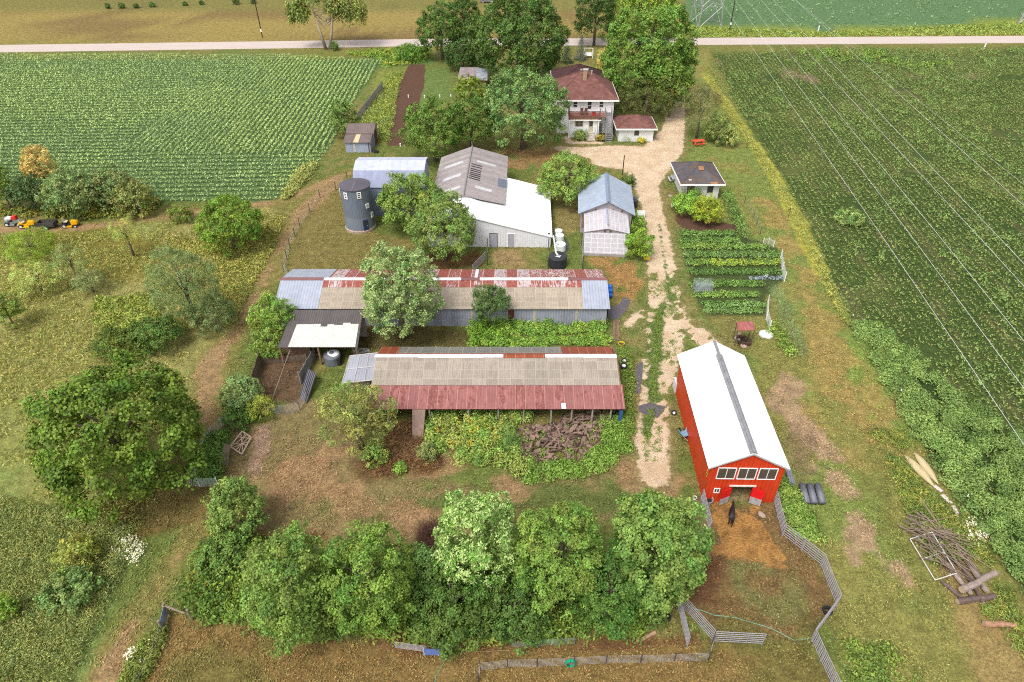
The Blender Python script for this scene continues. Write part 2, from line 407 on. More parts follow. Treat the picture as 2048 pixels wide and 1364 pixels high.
# mown land beyond the road, bands parallel with the road
rdv = np.array([246.1, 8.5]); rdv = rdv/np.linalg.norm(rdv); rn = np.array([-rdv[1], rdv[0]])
vv = (XY-np.array([0., 171.]))@rn
far = sm(vv, -1, 1)
band = .5+.5*np.sin(vv*.55+n1*4)
paint(far, A(160, 138, 70)); paint(far*sm(fbm(px_*.25, py_, 9, 31), .45, .7), A(136, 112, 64), .9); paint(far*sm(vv, 34, 42), A(120, 118, 58), .7)
bean_far = wpoly([(1375, 48), (1640, 62), (1800, 55), (2048, 40), (2700, 20), (2900, -250), (1500, -250), (1360, -60)])
paint(area(bean_far, 1.0), A(98, 130, 82)); 
paint(area([(1380, 48), (1660, 62), (2048, 40), (2600, 30), (2600, 70), (2048, 72), (1380, 78)], 1.2, 1), A(138, 150, 52))
# bean field west of the farm
BEAN = wpoly([(-700, 106), (-200, 107), (0, 109), (560, 110), (700, 118), (765, 122), (735, 165), (700, 215), (668, 285), (632, 330), (585, 388), (545, 404), (300, 403), (0, 400), (-400, 395), (-1200, 390)])
paint(area(BEAN, .5, .3), A(88, 112, 62))
# weedy field east
WEED = wpoly([(1412, 150), (1425, 108), (1600, 98), (2048, 97), (2800, 95), (3000, 400), (3000, 900), (2400, 1500), (2130, 1300), (2035, 1165), (1960, 1060), (1880, 950), (1800, 830), (1735, 720), (1690, 640), (1640, 520), (1590, 420), (1545, 330), (1490, 240), (1440, 180)])
wm = area(WEED, .6, .5)
paint(wm, A(78, 94, 42)); paint(wm*sm(n1, .55, .75), A(100, 106, 54)); paint(wm*sm(n3, .5, .75), A(68, 88, 38), .8)
rowd = np.array([56.0-57.9, 90.9-119.2]); rowd /= np.linalg.norm(rowd); rown = np.array([-rowd[1], rowd[0]])
u = XY@rown; paint(wm*sm(np.sin(u*2*np.pi/4.6)+(n2-.5)*3, .75, 1.2), A(120, 106, 72), .35)
for pp in ([(1560, 150), (1640, 165), (1640, 150), (1560, 142)], [(1780, 147), (1850, 157), (1850, 149), (1780, 146)], [(1895, 150), (1965, 156), (1965, 147), (1895, 146)], [(1410, 112), (1450, 135), (1440, 118)]):
    paint(area(pp, 1.2, 1.5), A(140, 112, 96))
paint(area([(1700, 640), (1760, 660), (1900, 780), (2048, 900), (2200, 1100), (2200, 1420), (2060, 1190), (1980, 1085), (1890, 960), (1810, 840), (1745, 730)], 1, .5), A(62, 84, 36))
# grass strip beside it, with its pale edge
paint(area([(1395, 110), (1425, 110), (1490, 240), (1545, 330), (1640, 520), (1735, 720), (1880, 950), (2035, 1165), (2200, 1420), (1700, 1420), (1640, 1130), (1560, 980), (1500, 690), (1440, 500), (1380, 330)], 1.5, 1), A(142, 136, 66))
paint(sm(n1, .4, .62)*area([(1395, 110), (1490, 240), (1640, 520), (1880, 950), (2035, 1165), (2200, 1420), (1700, 1420), (1640, 1130), (1560, 980), (1500, 690), (1440, 500), (1380, 330)], 1.5, 1), A(128, 140, 62), .9)
paint(sm(stroke([(1740, 700, 3), (1770, 790, 3), (1800, 860, 2.5)]), -1.5, 2), A(130, 150, 62), .8)
paint(sm(stroke([(1720, 840, 6), (1690, 760, 3), (1640, 620, 2.2), (1590, 520, 2), (1530, 400, 2)]), -1.5, 2)*sm(n2, .3, .6), A(168, 140, 76), .8)
paint(sm(stroke([(1760, 900, 3), (1900, 1130, 4), (2000, 1364, 5)]), -2, 3)*sm(n1, .35, .6), A(126, 124, 58), .8)
paint(sm(stroke([(1412, 150, .8), (1470, 235, .9), (1545, 345, 1), (1600, 450, 1.1), (1640, 540, 1)])+n2*.6-.3, -.5, .5), A(178, 170, 62))
paint(sm(stroke([(1880, 1080, 1.0), (1940, 1190, 1.4), (2000, 1320, 1.8), (2030, 1400, 2)]), -1.2, 1.2), A(166, 136, 82), .8)
# verges of the road
paint(sm(-np.abs(vv+2.0)+8.5+(n2-.5)*5, -1, 1.5)*(1-far*.0)*sm(np.abs(vv), 3, 4), A(140, 130, 58), .55)
# meadow on the west
MEAD = wpoly([(-500, 430), (150, 455), (350, 432), (540, 412), (572, 440), (545, 500), (500, 580), (470, 660), (400, 740), (380, 830), (330, 1010), (250, 1130), (200, 1240), (150, 1420), (-600, 1500)])
mm = area(MEAD, 1, .8)
paint(mm, A(148, 148, 74)); paint(mm*sm(n1, .4, .66), A(132, 146, 68)); paint(mm*sm(n3, .48, .68), A(162, 150, 84), .8)
paint(area([(0, 960), (140, 1020), (260, 1060), (200, 1240), (130, 1420), (-300, 1450), (-300, 950)], 2.5, 2), A(126, 146, 72), .85)
paint(area([(20, 460), (240, 450), (330, 500), (300, 560), (200, 560), (60, 470)], 2, 2), A(130, 118, 36), .8)
paint(area([(180, 600), (300, 590), (330, 640), (250, 670), (200, 650)], 1.2, 1), A(150, 152, 30), .8)
# dirt tracks
TRK = np.maximum.reduce([stroke([(-100, 462, 1.2), (150, 456, 1.1), (350, 432, 1.0), (560, 405, 1.2), (640, 372, 1.6), (700, 345, 1.5)]),
    stroke([(655, 375, 2.0), (600, 430, 1.6), (555, 500, 1.4), (515, 590, 1.3), (470, 665, 1.4), (420, 730, 1.8), (405, 800, 1.7), (415, 850, 1.5)]),
    stroke([(445, 980, .7), (400, 1050, .9), (330, 1150, .8), (262, 1250, .9), (205, 1364, 1.0), (160, 1480, 1.0)])])
paint(sm(TRK, -1.0, .6), A(150, 132, 70), .6)
wk = sm(TRK-.35+(n2-.5)*2.4, -.2, .9)
paint(wk, A(170, 136, 92), .95); 
paint(sm(stroke([(120, 1040, 1.5), (240, 1050, 2.5), (360, 1010, 2.5), (430, 940, 2)]), -1, 1.5), A(112, 84, 44), .8)
paint(area([(330, 900), (420, 870), (440, 980), (380, 1060), (250, 1060)], 1.5, 1), A(130, 112, 58), .8)
# yard soil, bare earth, straw
paint(area([(470, 850), (640, 800), (720, 860), (800, 950), (1260, 950), (1330, 930), (1340, 1020), (900, 1080), (560, 1080), (420, 1060), (430, 950)], 1.5, 2), A(150, 124, 82), .75)
paint(area([(560, 1000), (1300, 965), (1330, 1010), (1000, 1040), (640, 1060)], 1.5, 2)*sm(n1, .3, .5), A(104, 114, 52), .95)
paint(area([(505, 850), (545, 845), (540, 900), (515, 945), (490, 940)], .6, .8), A(186, 150, 122))
for a, b, r in ((700, 1010, 2), (790, 1020, 2), (860, 930, 2.2), (1000, 985, 2.5), (1290, 960, 1.6), (600, 960, 3), (660, 900, 2), (840, 1040, 1.5), (925, 1050, 1.2)):
    paint(sm(stroke([(a, b, r), (a+30, b+4, r*.7)])+(n2-.5)*4, -.6, 1), A(172, 132, 92), .75)
paint(area([(880, 505), (960, 500), (970, 535), (860, 540), (760, 505)], 1.0, .8), A(118, 82, 50), .9)
paint(area([(985, 505), (1040, 498), (1050, 530), (990, 530)], .7, 1), A(168, 136, 92), .8)
paint(area([(1165, 515), (1260, 510), (1290, 560), (1260, 600), (1215, 590), (1210, 540)], 1, .8)*sm(n2, .3, .5), A(172, 128, 72), .9)
paint(area([(515, 720), (628, 705), (600, 800), (520, 815)], .7, .5), A(112, 86, 62))
paint(area([(840, 1050), (890, 1045), (910, 1110), (830, 1120)], .8, .8), A(84, 56, 40)); paint(area([(490, 1075), (640, 1070), (600, 1110), (490, 1125)], .7, .8), A(112, 66, 38))
paint(area([(800, 850), (860, 850), (880, 940), (740, 960), (700, 920)], 1, 1), A(116, 84, 50), .85)
paint(area([(730, 640), (870, 655), (950, 660), (940, 695), (720, 700)], .8, .8), A(98, 84, 46), .85)
paint(area([(1250, 300), (1000, 300), (1010, 340), (1080, 345), (1110, 310)], 1.5, 1.5)*sm(n2, .3, .55), A(160, 122, 76), .85)
STRAW = sm(sdist(XY, wpoly([(1420, 1000), (1530, 1000), (1555, 1050), (1560, 1115), (1500, 1120), (1420, 1105), (1425, 1050)]))+(n2-.5)*2.6+(n4-.5)*2.2, -.6, .6)
paint(area([(1400, 1010), (1560, 1000), (1640, 1130), (1670, 1210), (1600, 1290), (1430, 1275), (1350, 1200), (1385, 1110)], .8, .5), A(132, 104, 62))
paint(area([(1450, 1120), (1620, 1130), (1640, 1210), (1560, 1270), (1460, 1180)], 1, 1)*sm(n1, .38, .6), A(124, 122, 66), .8)
paint(area([(1385, 1095), (1450, 1100), (1440, 1220), (1365, 1210)], .8, .8), A(120, 82, 52), .9)
paint(area([(1395, 1005), (1410, 1000), (1425, 1060), (1420, 1120), (1385, 1110)], .5, .3), A(150, 118, 88), .8)
paint(area([(-50, 1290), (330, 1225), (700, 1275), (1300, 1270), (1450, 1290), (1600, 1300), (1660, 1370), (1700, 1480), (-100, 1480), (220, 1320)], .9, .6)*area([(335, 1225), (1640, 1225), (1700, 1480), (230, 1480)], .8, .4), A(144, 114, 62), .95)
paint(area([(335, 1225), (1640, 1225), (1700, 1480), (230, 1480)], .8, .4)*sm(n1, .45, .68), A(118, 110, 52), .8)
paint(area([(600, 1262), (800, 1310), (1400, 1290), (1400, 1265), (1200, 1290), (900, 1290)], .5, .6), A(128, 86, 54), .7)
for a, b, r in ((1560, 800, 1.6), (1600, 850, 1.6), (1640, 890, 1.8), (1670, 960, 1.8), (1625, 930, 1.2), (1710, 1045, 1), (1720, 1075, 1.1), (1700, 1110, 1), (1745, 1100, .8), (1850, 1045, .7), (1795, 1140, .8), (1580, 770, 1.2)):
    paint(sm(stroke([(a, b, r), (a+14, b+18, r*.8)])+(n2-.5)*3.2, -.3, .6), A(180, 146, 112), .85)
paint(area([(1560, 840), (1620, 880), (1650, 960), (1600, 960), (1565, 900)], 1.2, 1.2), A(140, 116, 84), .7)
paint(area([(1440, 800), (1530, 690), (1420, 690)], 1, 1)*0, A(150, 120, 80))
# the tilled plot and the bright grass beside it
SOIL = sm(sdist(XY, wpoly([(815, 133), (852, 132), (845, 185), (838, 215), (812, 240), (808, 292), (775, 292), (786, 235), (797, 180)]))+(n2-.5)*1.2, -.5, .5)
SOIL = np.maximum(SOIL, .85*area([(1345, 425), (1365, 460), (1480, 470), (1500, 455), (1440, 440)], .8, .8))
paint(area([(752, 140), (815, 133), (795, 185), (775, 290), (705, 270), (740, 200)], 1, 1), A(134, 140, 56)); paint(area([(780, 150), (800, 150), (785, 240), (745, 240), (765, 185)], .9, .9), A(166, 168, 38))
paint(area([(850, 135), (900, 140), (900, 200), (830, 230)], 1, 1), A(110, 132, 64), .8); paint(area([(735, 105), (860, 95), (860, 130), (760, 130)], 1.2, 1), A(92, 124, 56))
GARD = wpoly([(1358, 458), (1440, 458), (1505, 480), (1560, 500), (1568, 560), (1530, 600), (1530, 632), (1412, 630), (1385, 580), (1370, 520)])
paint(area(GARD, .5, .3), A(80, 92, 48))
# worn turf round sheds
paint(area([(600, 440), (690, 380), (760, 470), (860, 480), (850, 540), (580, 540)], 1.2, 1), A(138, 120, 64), .8)
# gravel
GRV = np.maximum.reduce([stroke([(1352, 150, 1.4), (1352, 225, 1.6), (1347, 262, 1.9), (1325, 300, 3.2), (1290, 335, 3.6), (1292, 370, 1.8), (1306, 420, 1.3), (1316, 470, 1.4), (1323, 530, 1.6), (1330, 590, 1.8), (1336, 650, 2.2), (1326, 700, 1.9), (1314, 760, 1.4), (1307, 820, 1.3), (1303, 880, 1.4), (1307, 950, 1.2)]),
    stroke([(1120, 297, .9), (1160, 303, 1.8), (1220, 308, 3.6), (1290, 312, 4)]), stroke([(1215, 322, 2.5), (1260, 325, 3)]), stroke([(1345, 640, 1.8), (1380, 665, 1.7), (1420, 692, 1.2)]), stroke([(1132, 275, .5), (1140, 285, .6), (1200, 286, .5)]), stroke([(1300, 600, .5), (1255, 650, .4)])])
GRV = GRV-sm(n4, .5, .66)*1.7*area([(1270, 545), (1400, 545), (1450, 720), (1350, 770), (1345, 850), (1270, 850)], .8)
mid = np.maximum.reduce([stroke([(1330, 600, .4), (1314, 650, .75), (1312, 700, .8), (1308, 760, .6), (1303, 815, .65), (1292, 870, .5)]), stroke([(1319, 450, .3), (1330, 520, .25), (1338, 590, .5), (1345, 620, .4)])])
grv = np.clip(.5+.5*np.minimum(GRV, -mid+.15)/.9, 0, 1)
paint(sm(GRV, -1.8, .3), A(150, 134, 84), .6); paint(sm(mid, -.6, .2), A(98, 118, 54), .9)
_l = (alb*np.array([.3, .6, .1])).sum(1, keepdims=True); alb[:] = (_l+(alb-_l)*.92)*np.array([.98, 1.0, 1.02])
mask = np.ones((len(XY), 4), np.float32); mask[:, 0] = grv; mask[:, 1] = SOIL; mask[:, 2] = STRAW
dry = np.clip((alb[:, 0]-alb[:, 1])/.02, 0, 1); mask[:, 3] = np.maximum(mm, 0)
gm = NB('ground'); o = gm.obj()
ca = gm.n('Attribute', attribute_name='albedo').outputs['Color']
am = gm.n('Attribute', attribute_name='cover'); mr = gm.n('SeparateColor', {0: am.outputs['Color']}).outputs
f1 = gm.noise(o, 1.1, 6, .65); f2 = gm.noise(o, 5.5, 5, .7); f3 = gm.noise(gm.obj((1, 1.6, 1)), 14, 3, .7)
cc = gm.scale(ca, gm.math('MULTIPLY', gm.ramp(f1, .3, .7, .66, 1.34), gm.math('MULTIPLY', gm.ramp(f2, .3, .7, .5, 1.5), gm.ramp(f3, .3, .7, .6, 1.4))))
cc = gm.mix(gm.ramp(gm.noise(o, 2.6, 6, .72), .52, .66, 0, .55), cc, gm.mix(1.0, cc, (.84, 1.08, .84), 'MULTIPLY'))
cc = gm.mix(gm.ramp(gm.noise(o, .8, 7, .72), .56, .7, 0, .5), cc, gm.mix(1.0, cc, (1.38, 1.14, 1.16), 'MULTIPLY'))
cc = gm.mix(gm.ramp(gm.noise(o, 11, 2, .6), .66, .74, 0, .55), cc, A(196, 172, 112))
soil = gm.scale(gm.n('RGB').outputs[0], 1.0); 
gs = gm.math('ADD', mr[1], gm.math('MULTIPLY', gm.math('SUBTRACT', gm.noise(o, 1.6, 6, .7), .5), 1.1))
so = gm.scale(gm.mix(gm.noise(o, 3, 5), A(120, 90, 74), A(84, 62, 50)), gm.ramp(gm.noise(o, 9, 4, .7), .3, .7, .7, 1.3))
cc = gm.mix(gm.ramp(gs, .42, .58), cc, so)
ss = gm.math('ADD', mr[2], gm.math('MULTIPLY', gm.math('SUBTRACT', gm.noise(o, 1.3, 7, .75), .5), 1.2))
wv = gm.noise(gm.n('VectorMath', {0: gm.obj((2, 9, 1)), 1: gm.n('TexNoise', {'Vector': o, 'Scale': 1.5}).outputs['Color']}, operation='ADD').outputs[0], 2.2, 6, .75)
st = gm.mix(gm.ramp(wv, .4, .62), A(142, 98, 54), A(216, 166, 98))
st = gm.mix(gm.ramp(gm.noise(o, .7, 4), .45, .62), st, gm.scale(st, .6))
cc = gm.mix(gm.ramp(ss, .38, .6), cc, st)
gg = gm.math('ADD', mr[0], gm.math('MULTIPLY', gm.math('SUBTRACT', gm.noise(o, .9, 8, .76), .5), 1.3))
gr = gm.mix(gm.ramp(gm.noise(o, .5, 5, .6), .35, .65), A(226, 202, 172), A(206, 178, 146))
gr = gm.mix(gm.ramp(gm.noise(o, 1.9, 6, .75), .6, .72, 0, .6), gr, A(150, 124, 92))
gr = gm.scale(gr, gm.math('MULTIPLY', gm.ramp(gm.noise(o, 8, 4, .75), .3, .7, .8, 1.2), gm.ramp(gm.n('TexVoronoi', {'Vector': o, 'Scale': 9}).outputs['Distance'], 0, .6, .75, 1.12)))
cc = gm.mix(gm.ramp(gg, .42, .56), cc, gr)
gm.bump(gm.math('ADD', f2, f3), .55, .12); gm.col(cc, .95); gm.bs.inputs['Specular IOR Level'].default_value = .1
GROUND = gm.m
nx, ny = len(gx), len(gy)
ii, jj = np.meshgrid(np.arange(nx-1), np.arange(ny-1)); q0 = (jj*nx+ii).ravel(); Q = np.stack([q0, q0+1, q0+nx+1, q0+nx], 1)
def sheet(name, faces, mat):
    us, inv = np.unique(faces, return_inverse=True); inv = inv.reshape(faces.shape).astype(np.int32)
    me = bpy.data.meshes.new(name); me.vertices.add(len(us)); co = np.zeros((len(us), 3), np.float32); co[:, :2] = XY[us]
    me.vertices.foreach_set('co', co.ravel()); me.loops.add(inv.size); me.loops.foreach_set('vertex_index', inv.ravel())
    me.polygons.add(len(inv)); me.polygons.foreach_set('loop_start', np.arange(0, inv.size, 4, dtype=np.int32))
    a = me.attributes.new('albedo', 'FLOAT_COLOR', 'POINT'); c = np.ones((len(us), 4), np.float32); c[:, :3] = np.clip(alb[us], .005, .85); a.data.foreach_set('color', c.ravel())
    b = me.attributes.new('cover', 'FLOAT_COLOR', 'POINT'); b.data.foreach_set('color', mask[us].ravel())
    me.update(calc_edges=True); me.materials.append(mat); ob = bpy.data.objects.new(name, me); COL.objects.link(ob); return tag(ob, None, None, None, 'structure')
fg = grv[Q].mean(1) > .45; ft = (wk[Q].mean(1) > .4) & ~fg
sheet('ground', Q[~(fg | ft)], GROUND); sheet('gravel_drive', Q[fg], GROUND); sheet('dirt_track', Q[ft], GROUND)
# the road: a pale strip 6 cm proud of the verge
rb = NB('asphalt'); o = rb.obj()
rc = rb.scale(rb.mix(rb.ramp(rb.noise(rb.obj((.1, 1, 1)), 1.2, 6, .7), .35, .7), A(216, 200, 190), A(200, 184, 176)), rb.ramp(rb.noise(o, 6, 3), .3, .7, .93, 1.07))
rb.bump(rb.noise(o, 20, 2), .2, .02); rb.col(rc, .9)
cl = [(-900, 104.5), (0, 97.5), (600, 89.2), (850, 85.2), (1390, 83), (2048, 79), (3200, 72)]
m = MB(); W = [G(a, b) for a, b in cl]
for a, b in zip(W[:-1], W[1:]):
    nn = Vector((-(b-a).y, (b-a).x, 0)).normalized()*3.3; m.slab([a-nn+Vector((0, 0, .06)), b-nn+Vector((0, 0, .06)), b+nn+Vector((0, 0, .06)), a+nn+Vector((0, 0, .06))], .1)
tag(recalc(m.build('road', rb.m)), None, None, None, 'structure')

# ------------------------------------------------------------------ field crops and rough ground cover (uncountable)
K = 1.9
def rows(poly, dirv, sp, step, rng, avoid=None):
    dirv = np.array(dirv)/np.linalg.norm(dirv); nn = np.array([-dirv[1], dirv[0]]); a = poly@dirv; b = poly@nn
    out = []
    for t in np.arange(b.min(), b.max(), sp):
        s = np.arange(a.min(), a.max(), step); s = s+rng.uniform(-.5, .5, len(s))*step
        out.append(s[:, None]*dirv+(t+rng.normal(0, .05, len(s)))[:, None]*nn)
    P = np.concatenate(out); P = P[inside(P, poly)]
    return P if avoid is None else P[~inside(P, avoid)]
rg = np.random.default_rng(5)
NS = wpoly([(405, 165), (540, 118), (765, 122), (700, 215), (668, 285), (622, 312), (240, 304)])
BV = wpoly([(-260, 108), (0, 109), (560, 110), (700, 118), (765, 122), (735, 165), (700, 215), (668, 285), (632, 330), (585, 388), (545, 404), (300, 403), (0, 402), (-150, 400)])
C1 = rows(BV, (246.3, 8.5), .76, .3, rg, NS); C1 = C1[np.abs((C1@np.array([-.0345, .9994]))/1.52 % 1-.5) > .17]; C2 = rows(NS, (.5, -28.1), .9, .34, rg)
C2 = C2[inside(C2, BV)]; C = np.concatenate([C1, C2]); hv = fbm(C[:, 0], C[:, 1], 14, 41)
bc = [A(134, 164, 116, K), A(128, 158, 112, K), A(144, 172, 120, K)]
for nm, sel, cs in (('bean_crop', hv < .5, bc), ('bean_crop', hv >= .5, [A(150, 178, 118, K), A(144, 172, 116, K)])):
    clumps(nm, 'soybean plants in close drilled rows filling the field between road and meadow', C[sel], .58, .24, 8, .21, cs, 7, elong=.7)
C = scatter(rg, bean_far, 26000); C = C[C[:, 1] < 330]
clumps('bean_crop', 'bluish soybean plants covering the field across the road by the pylon', C, .6, .9, 5, .5, [A(112, 142, 108, K), A(104, 136, 102, K)], 8)
WV = WEED.copy(); WV[:, 0] = np.minimum(WV[:, 0], 128)
C = rows(WV, rowd, .78, .42, rg); hv = fbm(C[:, 0], C[:, 1], 6, 51)
C = C[(hv > .27) & (C[:, 1] > 22)]
wc = [A(108, 132, 74, K), A(116, 136, 76, K), A(102, 128, 72, K), A(124, 136, 82, K)]
clumps('low_crop', 'low dark green crop in thin rows under the power lines', C, .34, .25, 7, .22, wc, 9)
C = scatter(rg, WV, 900); hv = fbm(C[:, 0], C[:, 1], 20, 61)+np.clip((C[:, 0]-62)/220, -.1, .12)+rg.normal(0, .03, len(C)); C = C[(hv > .52) & (C[:, 1] > 30)]
C = np.repeat(C, 5, 0); C += rowd*rg.normal(0, 1.5, (len(C), 1))+rown*rg.normal(0, .55, (len(C), 1)); C = C[inside(C, WEED)]
clumps('field_weeds', 'pale green weeds standing in loose drifts above the low crop', C, rg.uniform(.5, 1.0, len(C)), rg.uniform(.3, .6, len(C)), 18, .24, [A(112, 142, 84, K), A(118, 144, 82, K), A(104, 136, 80, K)], 10)
TALL = wpoly([(1700, 640), (1760, 660), (1900, 780), (2048, 900), (2200, 1100), (2200, 1420), (2060, 1190), (1980, 1085), (1890, 960), (1810, 840), (1745, 730)])
C = scatter(rg, TALL, 400); e = sdist(C, TALL); C = C[rg.random(len(C)) < np.clip(1.1-e/9, .15, 1)]
clumps('field_weeds', 'tall bushy ragweed massed along the edge of the crop by the logs', C, rg.uniform(.7, 1.7, len(C)), rg.uniform(.45, .95, len(C)), 260, .17, [A(114, 146, 84, K), A(124, 154, 88, K), A(102, 136, 76, K)], 11, elong=.45)
C = scatter(rg, wpoly([(1750, 120), (1900, 130), (1900, 145), (1640, 120), (1600, 105), (1800, 105)]), 60)
clumps('field_weeds', 'bright weeds in a band near the road end of the crop', C, 1.2, 1.1, 40, .4, [A(100, 138, 60, K), A(112, 140, 62, K)], 12)
CLEAR = [wpoly(q) for q in ([(1796, 900), (1830, 892), (1862, 925), (1886, 968), (1925, 1030), (1915, 1046), (1862, 985), (1830, 960)], [(1880, 1118), (1955, 1118), (1995, 1140), (1995, 1215), (1900, 1215), (1868, 1160)], [(1960, 1238), (2034, 1240), (2034, 1264), (1960, 1262)], [(1598, 966), (1650, 966), (1654, 1018), (1606, 1018)])]
def patch(name, label, pp, n, h, r, k, size, cols, seed, thr=None, **kw):
    g = np.random.default_rng(seed); C = scatter(g, wpoly(pp), n)
    C = C[~np.any([inside(C, q) for q in CLEAR], axis=0)]
    if thr is not None: C = C[fbm(C[:, 0], C[:, 1], kw.pop('nsc', 3.5), seed)+g.normal(0, .04, len(C)) > thr]
    return clumps(name, label, C, g.uniform(h*.6, h*1.25, len(C)), g.uniform(r*.6, r*1.3, len(C)), k, size, cols, seed, **kw)
gA, gB, gC = A(116, 130, 54, K), A(138, 138, 62, K), A(96, 124, 56, K)
MP = [(-60, 470), (150, 470), (350, 445), (540, 420), (570, 440), (540, 500), (500, 575), (460, 660), (380, 735), (370, 830), (310, 1010), (240, 1130), (190, 1240), (140, 1400), (-120, 1400)]
patch('meadow_grass', 'long windblown meadow grass west of the dirt track', MP, 10500, .34, .5, 9, .34, [A(142, 148, 84, K), A(130, 144, 80, K), A(154, 152, 92, K)], 21, thr=.4, nsc=7, elong=.2, up=.25)
patch('meadow_grass', 'pale trampled grass tufts between the round tree and the track', [(480, 480), (570, 430), (545, 500), (500, 580), (470, 650), (430, 560), (330, 480)], 1600, .35, .5, 12, .36, [A(158, 160, 84, K), A(150, 150, 84, K), A(130, 142, 70, K)], 22, thr=.42, elong=.25)
patch('meadow_weeds', 'lush green weeds in the meadow corner below the walnut', [(0, 1000), (150, 1030), (270, 1060), (250, 1130), (190, 1250), (130, 1400), (-100, 1400), (-60, 1000)], 2500, .7, .5, 42, .17, [A(132, 150, 92, K), A(142, 156, 94, K), A(118, 142, 88, K), A(150, 158, 96, K)], 23, elong=.25, up=.4)
patch('meadow_weeds', 'yellow green weed patch beside the grey willow', [(180, 600), (300, 590), (330, 640), (250, 675), (200, 655)], 150, .55, .6, 34, .28, [A(138, 154, 70, K), A(126, 146, 70, K)], 24)
patch('hedge_undergrowth', 'rank weeds and saplings under the tree belt by the pasture', [(370, 1210), (390, 1130), (480, 1090), (650, 1110), (850, 1140), (1050, 1130), (1330, 1130), (1350, 1190), (1290, 1270), (1150, 1280), (800, 1280), (640, 1275), (400, 1240)], 900, 1.3, .8, 60, .26, [A(96, 128, 48, K), A(80, 114, 44, K), A(112, 132, 46, K), A(74, 106, 44, K)], 25)
patch('hedge_undergrowth', 'mixed weeds and brambles beside the track above the corner post', [(380, 1190), (430, 1070), (500, 1060), (540, 1120), (520, 1220), (420, 1235)], 190, .8, .6, 60, .22, [A(98, 126, 52, K), A(118, 134, 58, K), A(86, 116, 54, K), A(136, 128, 50, K)], 26)
patch('weed_thicket', 'dense green weeds with goldenrod in front of the rusty open shed', [(860, 825), (1060, 822), (1060, 850), (1030, 850), (1035, 920), (1120, 945), (1000, 950), (900, 925), (850, 880)], 230, 1.15, .55, 90, .19, [A(120, 156, 74, K), A(106, 146, 70, K), A(138, 162, 78, K), A(140, 154, 84, K)], 27)
patch('weed_thicket', 'weeds growing up through the firewood heap', [(1040, 860), (1120, 850), (1210, 830), (1190, 890), (1120, 925), (1050, 910)], 26, .8, .35, 40, .17, [A(112, 144, 66, K), A(126, 150, 72, K)], 51)
patch('weed_thicket', 'green weeds ringing the firewood heap', [(1200, 830), (1240, 835), (1260, 900), (1200, 950), (1060, 965), (1030, 940), (1170, 925), (1210, 880)], 150, .7, .6, 60, .2, [A(100, 140, 54, K), A(112, 146, 64, K)], 28)
patch('goldenrod_flowers', 'yellow goldenrod heads among the weeds by the rusty shed', [(880, 840), (960, 835), (1010, 860), (1000, 910), (930, 920), (870, 880)], 70, 1.35, .35, 14, .16, [A(240, 196, 30, 1.7), A(215, 186, 50, 1.7)], 29, thr=.36, nsc=1.5)
patch('dead_brush', 'brown dead weeds and twigs beside the open shed', [(800, 850), (850, 855), (880, 935), (760, 955), (720, 930)], 260, .55, .5, 20, .4, [A(150, 110, 66), A(122, 86, 54), A(172, 138, 92)], 30, elong=.08, mat=STICK)
VC = [A(116, 156, 62, K), A(100, 144, 60, K), A(132, 164, 66, K)]
patch('vines', 'green vines climbing along the foot of the long shed wall', [(990, 645), (1110, 652), (1130, 664), (1205, 640), (1215, 655), (1200, 668), (1000, 672)], 150, 1.0, .5, 80, .2, VC, 31)
patch('vines', 'bright vines behind the roof of the rusty open shed', [(950, 678), (1040, 680), (1210, 674), (1225, 690), (960, 694)], 130, .8, .5, 80, .2, VC, 50)
patch('vines', 'low vines along the shed wall by the dark ivy column', [(940, 650), (1000, 620), (1010, 690), (945, 695)], 60, 1.3, .5, 70, .22, [A(96, 140, 40, K), A(110, 150, 44, K)], 32)
patch('white_wildflowers', 'white daisies in the meadow weeds beside the dirt track', [(225, 1065), (260, 1060), (296, 1100), (280, 1130), (230, 1130)], 120, .75, .3, 7, .1, [A(238, 240, 226, 1.4)], 33, thr=.4, nsc=1.4, up=1.5, elong=.9)
patch('white_wildflowers', 'white daisies growing along the pasture fence near the twisted post', [(330, 1255), (300, 1290), (250, 1315), (280, 1340), (310, 1290)], 60, .6, .3, 8, .1, [A(238, 240, 226, 1.4)], 34, up=1.5, elong=.9)
patch('fence_weeds', 'tall weeds along the pasture boundary below the corner post', [(335, 1250), (315, 1310), (260, 1400), (230, 1400), (290, 1290)], 150, .7, .45, 40, .22, [A(130, 142, 66, K), A(108, 130, 60, K)], 35, elong=.25)
patch('white_wildflowers', 'white flowers in the rough grass by the kayaks and brush', [(1880, 965), (1920, 1040), (1990, 1060), (1960, 1100), (1930, 1085), (1900, 1000)], 90, .6, .35, 5, .12, [A(238, 240, 230, 1.4)], 36, thr=.4, nsc=1.2, up=1.5, elong=.9)
patch('rough_grass', 'rough grass and weeds beside the kayaks and log stack', [(1740, 860), (1800, 870), (1880, 960), (2000, 1130), (2048, 1250), (2120, 1400), (2040, 1300), (1960, 1230), (1830, 1060), (1790, 960)], 900, .5, .5, 26, .26, [A(110, 130, 56, K), A(134, 140, 66, K), A(90, 118, 60, K)], 37, thr=.38, elong=.22)
patch('rough_grass', 'weeds growing up through the branch tangle', [(1830, 1045), (1880, 1050), (1945, 1110), (1950, 1150), (1880, 1150), (1840, 1090)], 60, .6, .4, 34, .18, [A(112, 138, 70, K), A(130, 146, 76, K)], 52)
patch('rough_grass', 'flowering weeds in the lawn corner beside the panel fence', [(1690, 1270), (1780, 1290), (1850, 1380), (1690, 1390)], 160, .4, .5, 26, .2, [A(114, 140, 58, K), A(96, 126, 60, K)], 38, thr=.4)
